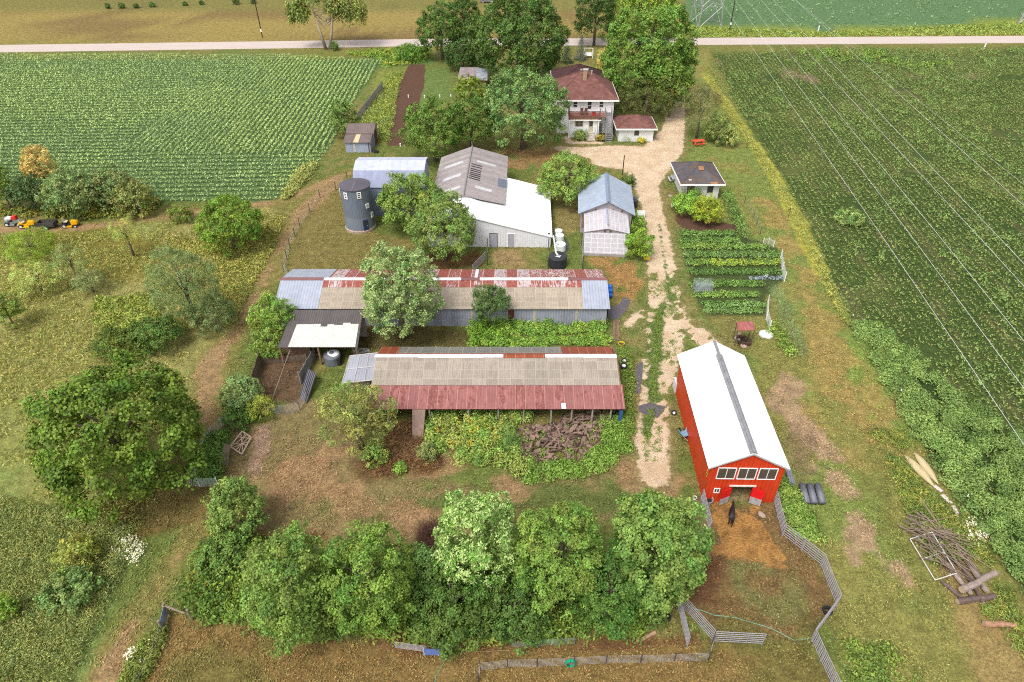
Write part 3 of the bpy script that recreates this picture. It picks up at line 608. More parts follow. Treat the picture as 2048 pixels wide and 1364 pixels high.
patch('fence_weeds', 'yellow green tall grass along the edge of the crop', [(1405, 130), (1470, 230), (1545, 340), (1600, 440), (1655, 550), (1700, 650), (1685, 650), (1590, 450), (1540, 350), (1460, 240)], 900, .55, .4, 14, .3, [A(156, 160, 84, K), A(142, 150, 80, K), A(128, 144, 76, K)], 39, elong=.2)
patch('rough_grass', 'green weeds growing between barn wall and fence panels', [(1560, 960), (1590, 985), (1620, 1040), (1640, 1080), (1590, 1070), (1565, 1010)], 130, .6, .5, 60, .2, [A(104, 140, 62, K), A(122, 150, 70, K)], 40)
patch('verge_grass', 'bright green verge grass along the road below the pylon', [(1380, 52), (1640, 66), (2048, 45), (2300, 45), (2300, 68), (1380, 76)], 1700, .45, .8, 8, .6, [A(138, 158, 78, K), A(122, 148, 74, K)], 41, elong=.3)
patch('verge_grass', 'green weeds on the verge beside the road poplar and garden plot', [(690, 108), (760, 118), (770, 135), (850, 125), (860, 98), (790, 96)], 300, .7, .8, 30, .4, [A(100, 138, 52, K), A(128, 146, 54, K)], 42)
patch('verge_grass', 'yellow green rank grass beside the tilled plot', [(775, 150), (805, 145), (792, 200), (780, 285), (710, 260), (760, 180)], 420, .6, .6, 18, .36, [A(138, 154, 80, K), A(120, 144, 76, K)], 43, elong=.3)
patch('verge_grass', 'weedy tangle at the corner of the bean field', [(600, 340), (632, 328), (625, 350), (580, 395), (560, 402)], 110, .8, .6, 40, .3, [A(138, 150, 84, K), A(146, 156, 94, K)], 44)
patch('drive_weeds', 'small weeds scattered over the gravel drive', [(1290, 560), (1345, 560), (1420, 690), (1330, 740), (1320, 950), (1285, 940), (1290, 700)], 1500, .1, .18, 9, .12, [A(98, 126, 56, K), A(112, 134, 64, K)], 45, thr=.52, nsc=1.6)
patch('drive_weeds', 'grass strip growing between the wheel tracks', [(1312, 620), (1322, 640), (1318, 720), (1312, 780), (1308, 830), (1298, 880), (1290, 870), (1300, 800), (1304, 720)], 420, .14, .22, 12, .13, [A(96, 126, 56, K), A(110, 134, 62, K)], 49, thr=.38, nsc=1.4)
patch('verge_grass', 'lush weeds beside the long sheds and the drive edge', [(1240, 690), (1262, 720), (1268, 800), (1262, 900), (1240, 890), (1245, 760)], 150, .45, .4, 40, .18, [A(100, 134, 54, K), A(116, 140, 60, K)], 46)
patch('garden_weeds', 'leafy ground cover in the fenced pen strip by the netting', [(455, 860), (415, 875), (395, 960), (440, 962), (450, 900)], 90, .6, .5, 50, .22, [A(94, 130, 56, K), A(80, 118, 52, K)], 47)
patch('field_weeds', 'scrubby weeds at the meadow edge near the garden tractors', [(0, 425), (320, 400), (320, 425), (160, 440), (0, 432)], 160, .7, .8, 40, .34, [A(112, 124, 50, K), A(140, 140, 56, K), A(90, 106, 50, K)], 48)

# short turf over the lawns and yards: tufts take the colour of the ground they grow on
from mathutils import kdtree
g = np.random.default_rng(70); T = np.stack([g.uniform(-62, 62, 170000), 16+104*g.random(170000)**1.5], 1)
T = T[np.abs(T[:, 0]) < T[:, 1]*.55+16]; ix = np.clip(np.searchsorted(gx, T[:, 0])-1, 0, nx-1); iy = np.clip(np.searchsorted(gy, T[:, 1])-1, 0, ny-1); fi = iy*nx+ix
ok = (grv[fi] < .35) & (SOIL[fi] < .4) & (STRAW[fi] < .4) & (wm[fi] < .3) & ~inside(T, BEAN) & ~inside(T, GARD) & (vv[fi] < -4) & (fbm(T[:, 0], T[:, 1], 2.2, 71) > .4)
T, fi = T[ok], fi[ok]; k = 3; n = len(T); P = np.repeat(np.concatenate([T, np.full((n, 1), .06)], 1), k, 0); P[:, :2] += g.normal(0, .12, (n*k, 2)); P[:, 2] *= g.uniform(.6, 1.5, n*k)
N = unit(g.normal(size=P.shape)*.55+np.array([0, 0, 1])); Tt, Bb = basis(g, N)
c = alb[fi]*1.75*g.uniform(.7, 1.35, (n, 1)); c[:, 0] *= g.uniform(.82, 1.1, n); c = np.repeat(c, k, 0)*g.uniform(.75, 1.25, (n*k, 1))
tag(quads('lawn_grass', P, Tt, Bb, g.uniform(.1, .24, n*k), g.uniform(.04, .09, n*k), c, LEAF, raw=True), 'short patchy turf over the lawns and yards', None, None, 'stuff')
# ------------------------------------------------------------------ buildings
WHITEF = mat_plain('white_trim', (.8, .8, .78), .6, .08)
GREYF = mat_plain('grey_trim', (.36, .36, .38), .6, .15)
DARKF = mat_wood('brown_trim', (.1, .065, .05), .3)
DARK = mat_plain('dark_inside', (.02, .018, .016), .9, .3)
WOODG = mat_wood('weathered_wood', (.3, .26, .22), .35)
WOODB = mat_wood('brown_wood', (.2, .12, .08), .35)
WROOF = mat_ribbed('white_metal_roof', (.8, .81, .8), 1, .9, .45, 0, .12, .03, 2.7, gr=.12)
GALV = mat_ribbed('galvanised', (.36, .38, .42), 0, .3, .42, .25, .2, .1, 1.2, gr=.2)
CONC = mat_plain('concrete', (.42, .37, .31), .9, .25, 3)

# --- red barn
a, an, _ = frame2(G(1406, 1003), G(1544, 1003))
t = thing('red_barn', 'red metal barn with white roof and open stable doors', 'barn', a, math.radians(-1.2))
RED = mat_ribbed('red_siding', (.56, .045, .012), 0, .3, .45, 0, .25, .04, 1.0, grime=(.3, .03, .01), gr=.3)
REDY = mat_ribbed('red_siding_long', (.56, .045, .012), 1, .3, .45, 0, .25, .04, 1.0, grime=(.3, .03, .01), gr=.3)
W_, L_, EZ, AZ = 5.42, 13.0, 4.12, 5.55
holes = [(.48+i*1.54, 1.85+i*1.54, 2.72, 3.95) for i in range(3)]+[(1.86, 3.5, 0, 1.86), (.6, 1.02, 1.1, 1.6)]
m = MB(); xs = sorted({0, W_, *[h[0] for h in holes], *[h[1] for h in holes]}); zs = sorted({0, EZ, *[h[2] for h in holes], *[h[3] for h in holes]})
for x0, x1 in zip(xs[:-1], xs[1:]):
    for z0, z1 in zip(zs[:-1], zs[1:]):
        cx, cz = (x0+x1)/2, (z0+z1)/2
        if not any(h[0] < cx < h[1] and h[2] < cz < h[3] for h in holes): m.box(x0, x1, 0, .1, z0, z1)
m.prism([(0, EZ), (W_, EZ), (W_/2, AZ)], 0, .1); m.build('wall', RED, t)
m = MB(); m.prism([(0, 0), (W_, 0), (W_, EZ), (W_/2, AZ), (0, EZ)], L_-.1, L_); m.build('wall', RED, t)
MB().box(0, .1, .1, L_-.1, 0, EZ).build('wall', REDY, t); MB().box(W_-.1, W_, .1, L_-.1, 0, EZ).build('wall', REDY, t)
ov = .33
for sgn in (-1, 1):
    xe = W_/2+sgn*(W_/2+ov); ze = EZ-ov*.52+.09
    recalc(MB().slab([(W_/2, -.12, AZ+.12), (xe, -.12, ze), (xe, L_+.3, ze), (W_/2, L_+.3, AZ+.12)], .06).build('roof', WROOF, t))
    recalc(MB().slab([(W_/2, -.16, AZ+.05), (xe, -.16, ze-.07), (xe, -.122, ze-.07), (W_/2, -.122, AZ+.05)], .1).build('rake_trim', GREYF, t))
m = MB(); RC = mat_plain('ridge_grey', (.2, .2, .21), .5, .2)
for s_ in (-1, 1): m.slab([(W_/2, -.12, AZ+.2), (W_/2+s_*.28, -.12, AZ+.06), (W_/2+s_*.28, L_-1.6, AZ+.06), (W_/2, L_-1.6, AZ+.2)], .03)
m.box(W_/2-.09, W_/2+.09, -.12, L_-1.6, AZ+.185, AZ+.24).box(W_/2-.12, W_/2+.12, L_-1.6, L_+.3, AZ+.1, AZ+.17)
m.build('ridge_vent', RC, t)
for i in range(3):
    h = holes[i]; window(t, (h[0]+h[1])/2, (h[2]+h[3])/2, h[1]-h[0]-.1, h[3]-h[2]-.1, .0, WHITEF, 2, 1, .06, glass=mat_glass('interior_light_glass', (.16, .13, .1), .6))  # barn panes: brown in the glass stands in for light on the interior
h = holes[4]; window(t, .81, 1.35, .34, .42, 0, WHITEF, 2, 1, .06, glass=mat_glass('interior_light_glass', (.16, .13, .1), .6))
REDD = mat_plain('red_door_paint', (.62, .008, .012), .45, .12); TIN = mat_plain('door_tin', (.4, .4, .42), .4, .35, 5, .3)
for x, w, an_ in ((1.86, -.82, 1), (3.5, .86, -1)):
    M = Matrix.Translation((x, -.06, 0)) @ Matrix.Rotation(an_*math.radians(24), 4, 'Z')
    d = MB(M).box(min(0, w), max(0, w), -.06, 0, .85, 1.78).build('door', REDD, t); MB(M).box(min(0, w), max(0, w), -.065, .005, .1, .85).build('kick_plate', TIN, d)
MB().box(1.66, 3.7, -.07, -.003, 1.88, 2.02).build('door_header', mat_plain('bleached_board', (.6, .55, .5), .8, .2), t)
MB().box(.1, W_-.1, .1, L_-.1, .0, .04).build('floor', mat_plain('bedding', (.2, .14, .07), .95, .5, 4), t)
TIM = mat_wood('timber', (.55, .42, .28), .3)
for yy in (2.2, 5.5, 8.8): MB().box(.1, W_-.1, yy, yy+.12, 2.5, 2.72).build('beam', TIM, t)
for yy in (.72, 1.6): MB().box(.1, W_-.1, yy, yy+.1, 2.95, 3.05).build('beam', TIM, t)
MB().box(.1, W_-.1, 1.0, 7, 2.42, 2.48).build('loft_floor', mat_wood('loft_boards', (.55, .45, .32), .3), t)
m = MB(); m.box(-.018, -.004, .5, .78, 2.3, 2.86); sg = m.build('sign', mat_plain('yellow_sign', (.75, .42, .02), .5, .1), t)
MB().box(-.026, -.018, .56, .72, 2.38, 2.52).build('marking', DARK, sg); MB().box(-.026, -.018, .56, .72, 2.64, 2.78).build('marking', DARK, sg)

# --- long shed A (rear), B (front)
BEIGE = mat_grid('fibreglass_beige', A(178, 164, 146), 1.12, .62, 1, lf=.4, dark=A(120, 108, 78), streak=.4, linecol=A(214, 198, 170))
GREYP = mat_grid('fibreglass_grey', A(172, 160, 146), 1.12, .95, 1, lf=.45, dark=A(112, 104, 84), streak=.5, linecol=A(206, 190, 168))
GREYD = mat_grid('fibreglass_dark', A(140, 138, 130), 1.3, .8, 1, lf=.5, dark=A(80, 80, 74), streak=.5, linecol=A(196, 190, 176))
RUST = mat_ribbed('rusty_roof', A(218, 208, 208), 0, .2, .6, 0, .12, .08, 1.25, gr=.1, rust=A(164, 90, 78), ramt=.58, rstretch=(3.4, .7, .7), seams=(0, 1.25, .07, A(228, 214, 206)))
RUSTR = mat_ribbed('red_rust_roof', A(172, 112, 108), 0, .24, .65, 0, .16, .14, .85, grime=A(128, 72, 70), gr=.5, rust=A(146, 88, 82), ramt=.45, rstretch=(1.6, .5, .5), seams=(0, .85, .035, A(220, 168, 146)))
RUSTB = mat_ribbed('orange_rust_roof', A(162, 84, 56), 0, .24, .65, 0, .14, .12, .85, grime=A(110, 60, 42), gr=.4, seams=(0, .85, .05, A(200, 150, 120)))
TINW = mat_ribbed('tin_wall', A(174, 178, 192), 0, .28, .5, 0, .3, .14, .9, grime=A(120, 124, 140), gr=.5, rstretch=(.7, .7, 1.4))
BLUET = mat_ribbed('blue_tin_roof', A(186, 192, 208), 0, .3, .45, .1, .22, .04, 1.2, gr=.1)
MAROON = mat_plain('maroon_cap', A(138, 92, 92), .5, .1)
WCAP = mat_plain('white_cap', (.62, .6, .62), .5, .2)
a = G(1213, 652); LA = 34.4
t = thing('long_poultry_shed', 'longest shed with beige roof panels and rust streaked ridge band', 'shed', (a.x-LA, a.y, 0), 0)
D = 7.3; e = 2.44; r = 3.58; zf = lambda d: e+(r-e)*d/(D/2)
m = MB(); m.box(0, LA, 0, .12, 0, e-.02).box(0, LA, D-.12, D, 0, e-.02).prism([(0, 0), (D, 0), (D, e), (D/2, r-.06), (0, e)], LA-.1, LA, 'x').prism([(0, 0), (D, 0), (D, e), (D/2, r-.06), (0, e)], 0, .1, 'x')
w = m.build('wall', TINW, t)
for x in (20.1, 21.4, 23.9, 26.6, 31.0): MB().box(x, x+.28, -.025, -.003, 0, e-.05).build('batten', mat_plain('sun_bleached_wood', A(196, 184, 168), .8, .2), t)
d = MB().box(24.0, 24.65, -.03, -.005, .1, 2.1).build('door', mat_plain('rust_door', A(110, 60, 50), .7, .3), t); MB().box(24.55, 24.6, -.07, -.03, 1.0, 1.12).build('handle', GREYF, d)
def strip(x0, x1, d0, d1, mat, name='roof_panel', lift=0.0, tt=.05):
    return recalc(MB().slab([(x0, d0, zf2(d0)+lift), (x1, d0, zf2(d0)+lift), (x1, d1, zf2(d1)+lift), (x0, d1, zf2(d1)+lift)], tt).build(name, mat, t))
zf2 = lambda d: (e+(r-e)*(d)/(D/2)) if d <= D/2 else (e+(r-e)*(D-d)/(D/2))
strip(4.4, LA-2.6, -.25, 2.5, BEIGE, 'roof'); strip(4.4, LA-2.62, 2.5, D/2, RUST, 'roof_panel', .02); strip(4.8, LA-.0, D/2, D+.2, RUST, 'roof_panel', .0)
strip(-.2, 4.4, -.25, D/2, BLUET, 'roof_panel', .03); strip(-.2, 4.8, D/2, D+.2, BLUET, 'roof_panel', .03); strip(LA-2.6, LA+.15, -.28, D/2, BLUET, 'roof_panel', .04)
for x0, x1, mt in ((-.2, 4.4, MAROON), (4.4, 17, WCAP), (17, 19.0, WCAP), (19.0, 21, MAROON), (21, LA-4, WCAP), (LA-4, LA+.15, MAROON)):
    m = MB(); m.slab([(x0, D/2-.28, r-.02), (x1, D/2-.28, r-.02), (x1, D/2, r+.11), (x0, D/2, r+.11)], .02).slab([(x0, D/2, r+.11), (x1, D/2, r+.11), (x1, D/2+.28, r-.02), (x0, D/2+.28, r-.02)], .02); recalc(m.build('ridge_cap', mt, t))
m = MB().slab([(20.4, D/2+.1, r+.05), (20.75, D/2+.1, r+.05), (20.75, D, e+.06), (20.4, D, e+.06)], .02); recalc(m.build('roof_panel', WCAP, t))

aL, aR = G(742, 848), G(1243, 848); LB = aR.x-aL.x
t = thing('open_front_shed', 'long open fronted shed with grey panels above a red rusted eave', 'shed', (aL.x, aL.y, 0), 0)
e = 2.05; r = 3.36; Dr = 5.4; D = 8.1; eb = 2.27
zf2 = lambda d: e+(r-e)*d/Dr if d <= Dr else r-(r-eb)*(d-Dr)/(D-Dr)
strip(-.1, LB+.12, -.2, 2.31, RUSTR, 'roof_panel'); strip(.0, LB-.12, 2.2, Dr, GREYP, 'roof', .05)
strip(1.8, LB-5.0, Dr, D+.1, GREYD, 'roof_panel'); strip(-.05, 1.8, Dr, D+.1, RUSTB, 'roof_panel', .01); strip(LB-5.0, LB-.25, Dr, D+.1, RUSTB, 'roof_panel', .01)
strip(1.8, LB-5.0, Dr+.28, Dr+.75, RUSTB, 'roof_panel', .03, .02)
rg2 = random.Random(4); x = -.1
while x < LB-.3:
    x1 = min(LB-.1, x+rg2.uniform(1.5, 4)); m = MB(); w0 = rg2.uniform(.22, .32)
    m.slab([(x, Dr-w0, r+.03), (x1, Dr-w0, r+.03), (x1, Dr, r+.1), (x, Dr, r+.1)], .02).slab([(x, Dr, r+.1), (x1, Dr, r+.1), (x1, Dr+.3, r+.0), (x, Dr+.3, r+.0)], .02)
    recalc(m.build('ridge_cap', WCAP if (rg2.random() < .78 or x > 12) else RUSTB, t)); x = x1
m = MB().slab([(LB-5.4, -.21, e+.0), (LB-5.0, -.21, e+.0), (LB-5.0, .35, e+.14), (LB-5.4, .35, e+.14)], .02); recalc(m.build('roof_patch', WCAP, t))
m = MB(); m.box(0, LB, D-.12, D, 0, eb-.08).prism([(0.1, 0), (D, 0), (D, eb-.06), (Dr, r-.08), (0.1, e-.05)], LB-.1, LB, 'x').prism([(0.1, 0), (D, 0), (D, eb-.06), (Dr, r-.08), (0.1, e-.05)], 0, .1, 'x')
m.box(.1, LB-.1, 3.2, 3.3, 0, 2.4); m.build('wall', WOODB, t)
for x in (1.6, 5.2, 8.6, 11.2, 13.4, 15.8, 17.6, 19.4, 21.0): MB().box(x, x+.13, 0, .13, 0, e-.02).build('post', WOODG, t)
MB().box(0, LB, -.06, .06, e-.2, e-.03).build('beam', WOODB, t)
MB().box(LB-.35, LB-.05, -.12, 0, 0, 1.7).build('blue_board', mat_plain('blue_paint', (.03, .1, .24), .5, .2), t)
recalc(MB().slab([(3.85, -.25, 2.0), (5.0, -.25, 2.0), (4.8, -2.1, .05), (3.9, -2.1, .05)], .06).build('ramp', mat_wood('ramp_boards', A(150, 124, 110), .35, (9, 1.5, 1.5)), t))
# glazed lean-to frame at its end
g0 = [G(700, 712, 2.3), G(755, 706, 2.45), G(750, 760, 1.62), G(684, 767, 1.5)]
t = thing('glazed_lean_to', 'small glazed lean-to roof at the end of the rusty open shed', 'lean-to', (g0[3].x, g0[3].y, 0))
L0 = Vector((g0[3].x, g0[3].y, 0)); q = [p-L0 for p in g0]
recalc(MB().slab(q, .04).build('roof', mat_ribbed('clear_panels', A(176, 178, 188), 0, .25, .35, 0, .12, .1, 1.3, gr=.2), t))
m = MB(); lp = lambda u, v: (q[3]*(1-u)+q[2]*u)*(1-v)+(q[0]*(1-u)+q[1]*u)*v
for u in (0, .36, .68, 1): m.tube([lp(u, 0)+Vector((0, 0, .03)), lp(u, 1)+Vector((0, 0, .03))], .04, 4)
for v in (0, .5, 1): m.tube([lp(0, v)+Vector((0, 0, .035)), lp(1, v)+Vector((0, 0, .035))], .04, 4)
m.build('frame', mat_plain('worn_white', A(216, 210, 206), .7, .2), t)
for u, v in ((0, 0), (0, 1), (1, 0), (1, 1)): p = lp(u, v); MB().box(p.x-.05, p.x+.05, p.y-.05, p.y+.05, 0, p.z).build('post', WOODG, t)
MB().box(.3, 2.3, 1.0, 1.1, 0, 1.2).build('back_wall', WOODG, t)

# --- pole barn lean-to
P0, P1, P2, P3 = G(555, 695, 2.2), G(715, 695, 2.2), G(726, 620, 3.2), G(587, 620, 3.2)
t = thing('pole_shed', 'open pole shed with dark ribbed roof and pale lower sheets', 'shed', (P0.x, P0.y, 0)); L0 = Vector((P0.x, P0.y, 0)); q = [p-L0 for p in (P0, P1, P2, P3)]
DKR = mat_ribbed('dark_ribbed_roof', A(104, 96, 96), 0, .23, .5, 0, .4, .06, .9, gr=.2); PLR = mat_ribbed('pale_ribbed_roof', A(232, 232, 222), 0, .23, .5, 0, .22, .03, .9, gr=.15)
recalc(MB().slab(q, .05).build('roof', DKR, t))
lp = lambda u, v: (q[0]*(1-u)+q[1]*u)*(1-v)+(q[3]*(1-u)+q[2]*u)*v
us = [.13, .24, .36, .46, .55, .64, .76, .86, .97]; ve = [.6, .6, .61, .54, .6, .58, .64, .61]
m = MB()
for (u0, u1), v in zip(zip(us[:-1], us[1:]), ve): m.slab([lp(u0, .01)+Vector((0, 0, .035)), lp(u1, .01)+Vector((0, 0, .035)), lp(u1, v)+Vector((0, 0, .035)), lp(u0, v)+Vector((0, 0, .035))], .02)
recalc(m.build('roof_sheet', PLR, t))
for u in (.02, .5, .98):
    for v in (.02, .98): p = lp(u, v); MB().box(p.x-.08, p.x+.08, p.y-.08, p.y+.08, 0, p.z-.04).build('post', WOODB, t)
MB().box(q[0].x+.2, q[1].x-.1, 4.6, 4.7, 0, 2.9).build('back_wall', WOODG, t); MB().box(.1, 2.6, 1.2, 1.3, 0, 1.7).build('partition', WOODB, t)

# --- big white and grey barn
O = Vector((-6.2, 73.7, 0)); t = thing('white_roofed_barn', 'wide barn with weathered grey roof joined to bright white roof', 'barn', O, math.radians(-1.2))
SID = mat_siding('white_metal_siding', (.62, .62, .64), .3, 0, .12)
OLDR = mat_ribbed('weathered_roof', A(176, 166, 164), 1, .35, .7, 0, .12, .12, .9, grime=A(128, 112, 106), gr=.7, rust=A(140, 96, 78), ramt=.27, rstretch=(.5, 2.6, 1), light=1)
m = MB(); m.prism([(-4.3, 0), (11.0, 0), (11.0, 1.52), (5.1, 3.02), (0, 4.35), (-4.3, 3.0)], 0, .12); m.build('wall', SID, t)
SIDY = mat_siding('white_metal_siding_long', (.62, .62, .64), .3, 1, .12)
MB().box(10.9, 11.0, .12, 13.7, 0, 1.5).build('wall', SIDY, t); MB().box(-4.3, -4.2, .12, 20.2, 0, 2.9).build('wall', SIDY, t)
m = MB(); m.prism([(-4.3, 0), (5.1, 0), (5.1, 3.1), (0, 4.8), (-4.3, 3.05)], 20.1, 20.2); m.build('wall', SID, t); MB().box(5.0, 5.1, 13.9, 20.1, 0, 3.1).build('wall', SID, t); MB().box(5.1, 10.9, 13.6, 13.7, 0, 1.6).build('wall', SID, t)
WR2 = mat_ribbed('white_sheet_roof', (.8, .81, .81), 1, 1.2, .45, 0, .1, .03, 3.6, gr=.12)
recalc(MB().slab([(0, -.15, 4.45), (5.1, -.15, 3.1), (5.1, 13.9, 3.1), (0, 5.0, 4.45)], .07).build('roof', WR2, t))
recalc(MB().slab([(5.1, -.15, 3.1), (11.2, -.15, 1.55), (11.2, 13.9, 1.55), (5.1, 13.9, 3.1)], .07).build('roof', WR2, t))
recalc(MB().slab([(0, -.15, 4.45), (-4.5, -.15, 3.1), (-4.5, 5.0, 3.1), (0, 5.0, 4.45)], .07).build('roof', WR2, t))
recalc(MB().slab([(0, 4.2, 4.9), (5.2, 5.0, 3.42), (5.2, 20.5, 3.42), (0, 20.5, 4.9)], .08).build('roof', OLDR, t))
recalc(MB().slab([(0, 4.2, 4.9), (-4.6, 4.9, 3.2), (-4.6, 20.5, 3.2), (0, 20.5, 4.9)], .08).build('roof', OLDR, t))
MB().tube([(0, 4.2, 4.93), (0, 20.5, 4.93)], .11, 6).build('ridge_cap', mat_plain('ridge_tin', A(150, 146, 146), .6, .2), t)
MB().prism([(-4.4, 3.0), (5.1, 3.0), (0, 4.82)], 4.35, 4.42).build('gable_wall', SID, t)
zr = lambda x: 4.9-.2846*x; zl = lambda x: 4.9+.37*x
def rp(x0, x1, y0, y1, mat, name, zz, lift=.02): recalc(MB().slab([(x0, y0, zz(x0)+lift), (x1, y0, zz(x1)+lift), (x1, y1, zz(x1)+lift), (x0, y1, zz(x0)+lift)], .025).build(name, mat, t))
LTP = mat_plain('clear_roof_strip', A(214, 212, 214), .5, .15)
for x0, x1, y0, y1, zz in ((1.0, 3.6, 15.6, 16.2, zr), (1.2, 3.4, 7.3, 8.1, zr), (-3.6, -1.0, 15.4, 16.2, zl), (-3.4, -.9, 11.0, 11.9, zl), (-3.2, -.7, 7.0, 7.8, zl)): rp(x0, x1, y0, y1, LTP, 'skylight', zz)
HOLE = mat_plain('roof_gap', (.035, .03, .035), .9, .3)
for i, y in enumerate((9.7, 10.3, 10.9, 11.5, 12.1, 12.7, 13.6, 14.3)): rp(.3, 1.75, y, y+.34, HOLE, 'roof_gap', zr, .012)
rp(4.1, 5.25, 9.6, 12.2, mat_plain('slate_blue_sheet', A(118, 124, 142), .5, .1), 'roof_patch', zr, .03)
for x, mt in ((3.9, DARKF), (6.1, WHITEF)):
    m = MB(); m.box(x-.5, x-.42, -.05, 0, 0, 1.95).box(x+.42, x+.5, -.05, 0, 0, 1.95).box(x-.42, x+.42, -.05, 0, 1.87, 1.95); f = m.build('door', mt, t); MB().box(x-.42, x+.42, -.03, -.004, 0, 1.87).build('door_leaf', mat_plain('grey_door', A(184, 184, 194), .5, .08), f)
m = MB(); m.box(10.62, 10.92, .3, .5, 1.66, 1.8); m.build('roof_vent', DARKF, t)
MB().tube([(0, 20.3, 4.9), (0, 20.3, 5.7)], .04, 5).build('mast', GREYF, t)

# --- gambrel barn and silo
a = G(717, 430); LG = G(852, 430).x-a.x
t = thing('gambrel_barn', 'blue grey gambrel barn standing behind the round silo', 'barn', (a.x, 82.0, 0), 0)
BGW = mat_ribbed('blue_grey_siding', A(146, 154, 178), 0, .3, .5, 0, .12, .06, .9, gr=.1)
BGR = mat_ribbed('blue_white_roof', A(206, 210, 226), 0, .9, .5, 0, .04, .02, 1.2, gr=.05)
BGR2 = mat_ribbed('blue_steep_roof', A(150, 157, 186), 0, .9, .5, 0, .06, .03, 1.2, gr=.08)
pr = [(0, 0), (7, 0), (7, 4.3), (5.7, 5.9), (3.5, 6.36), (1.3, 5.9), (0, 4.3)]
MB().prism([(y, z-.05 if z > 4 else z) for y, z in pr], 0.05, LG-.05, 'x').build('wall', BGW, t)
for (y0, z0), (y1, z1), mt in (((-.12, 4.15), (1.3, 5.94), BGR2), ((1.3, 5.94), (3.5, 6.42), BGR), ((3.5, 6.42), (5.7, 5.94), BGR), ((5.7, 5.94), (7.12, 4.15), BGR2)):
    recalc(MB().slab([(-.1, y0, z0), (LG+.15, y0, z0), (LG+.15, y1, z1), (-.1, y1, z1)], .05).build('roof', mt, t))
window(t, 4.5, 4.0, .5, .5, 0, WHITEF, 1, 1, .1); window(t, 3.5, 2.2, 1.0, 1.2, 0, DARKF, 1, 1, .09, glass=DARK)
C = Vector((-19.85, 78.9, 0)); t = thing('silo', 'round dark metal silo with white framed windows and low cone roof', 'silo', C)
b = NB('silo_metal'); x = b.xyz(); th_ = b.math('ARCTAN2', x[1], x[0]); w_ = b.math('SINE', b.math('MULTIPLY', th_, 40))
cc = b.scale(b.mix(b.math('GREATER_THAN', x[2], 2.1), A(136, 146, 158), A(124, 132, 146)), b.math('MULTIPLY', b.ramp(w_, -1, -.4, .82, 1), b.ramp(b.noise(b.obj((2, 2, .4)), 2, 5), .3, .7, .9, 1.15)))
b.bump(w_, .2, .02); SM = b.col(cc, .5, 0)
MB().lathe([(1.92, .38), (1.86, 5.95)], 48).build('wall', SM, t, smooth=False)
MB().lathe([(2.02, 0), (2.02, .3), (1.95, .4)], 40).build('footing', mat_plain('footing_stone', A(190, 166, 146), .9, .3, 4), t)
MB().lathe([(1.98, 5.9), (1.98, 5.97), (.05, 6.5)], 40).build('roof', mat_plain('silo_roof', A(98, 92, 102), .5, .12), t)
recalc(MB().slab([(.0, -1.98, 6.02), (.05, -1.98, 6.02), (.15, 0, 6.53), (.1, 0, 6.53)], .04).build('roof_seam', mat_plain('light_seam', A(150, 140, 150), .5, .1), t))
for dg, z, h in ((-28, 5.2, .85), (24, 5.3, .85), (52, 3.6, .6), (-78, 5.2, .85), (72, 2.1, .7)):
    window(t, 0, z, .32, h-.2, -1.91, WHITEF, 1 if h > .8 else 2, 3 if h > .8 else 1, .1, ang=math.radians(dg), ctr=(0, 0))
M = Matrix.Rotation(math.radians(33), 4, 'Z'); d = MB(M).box(-.32, .32, -1.98, -1.85, .4, 1.85).build('door', mat_plain('blue_door', A(52, 72, 116), .5, .2), t)
MB(M).box(-.24, .24, -2.0, -1.98, 1.1, 1.75).build('pane', mat_glass(), d); MB(M).box(.18, .24, -2.03, -1.98, .95, 1.05).build('handle', GREYF, d)

# --- small tin shed by the bean field
a, an, w_ = frame2(G(693, 305), G(743, 303))
t = thing('tin_shed', 'small tin shed with brown roof and one yellowed roof strip', 'shed', a, 0)
BRR = mat_ribbed('brown_ribbed_roof', A(128, 112, 108), 0, .3, .6, 0, .3, .08, .9, gr=.3)
TIN2 = mat_ribbed('pale_tin_wall', A(178, 186, 206), 0, .3, .5, 0, .2, .08, .9, gr=.2)
m = MB(); m.box(0, w_, 0, 2.3, 0, 1.72).prism([(2.3, 0), (6.2, 0), (6.2, 2.5), (4.4, 3.1), (2.3, 2.3)], 0, w_+.2, 'x'); m.build('wall', TIN2, t)
recalc(MB().slab([(-.25, -.25, 1.74), (w_+.1, -.25, 1.74), (w_+.1, 2.35, 2.25), (-.25, 2.35, 2.25)], .05).build('roof', BRR, t))
recalc(MB().slab([(-.2, 2.1, 2.32), (w_+.35, 2.1, 2.32), (w_+.35, 4.4, 3.16), (-.2, 4.4, 3.16)], .05).build('roof', BRR, t)); recalc(MB().slab([(-.2, 4.4, 3.16), (w_+.35, 4.4, 3.16), (w_+.35, 6.4, 2.5), (-.2, 6.4, 2.5)], .05).build('roof', BRR, t))
recalc(MB().slab([(1.35, -.26, 1.765), (2.2, -.26, 1.765), (2.25, 2.1, 2.23), (1.5, 2.1, 2.23)], .02).build('roof_panel', mat_plain('yellowed_panel', A(214, 196, 156), .6, .12), t))
MB().box(w_-.35, w_-.2, -.03, -.003, 0, 1.6).build('post', DARKF, t); MB().box(1.2, 1.6, -.03, -.003, .1, 1.5).build('door', mat_plain('pale_door', A(206, 200, 200), .6, .1), t)
d = MB().box(w_+.21, w_+.26, 3.0, 5.2, 0, 2.2).build('sliding_door', mat_plain('rust_red_door', A(112, 62, 54), .7, .3), t)
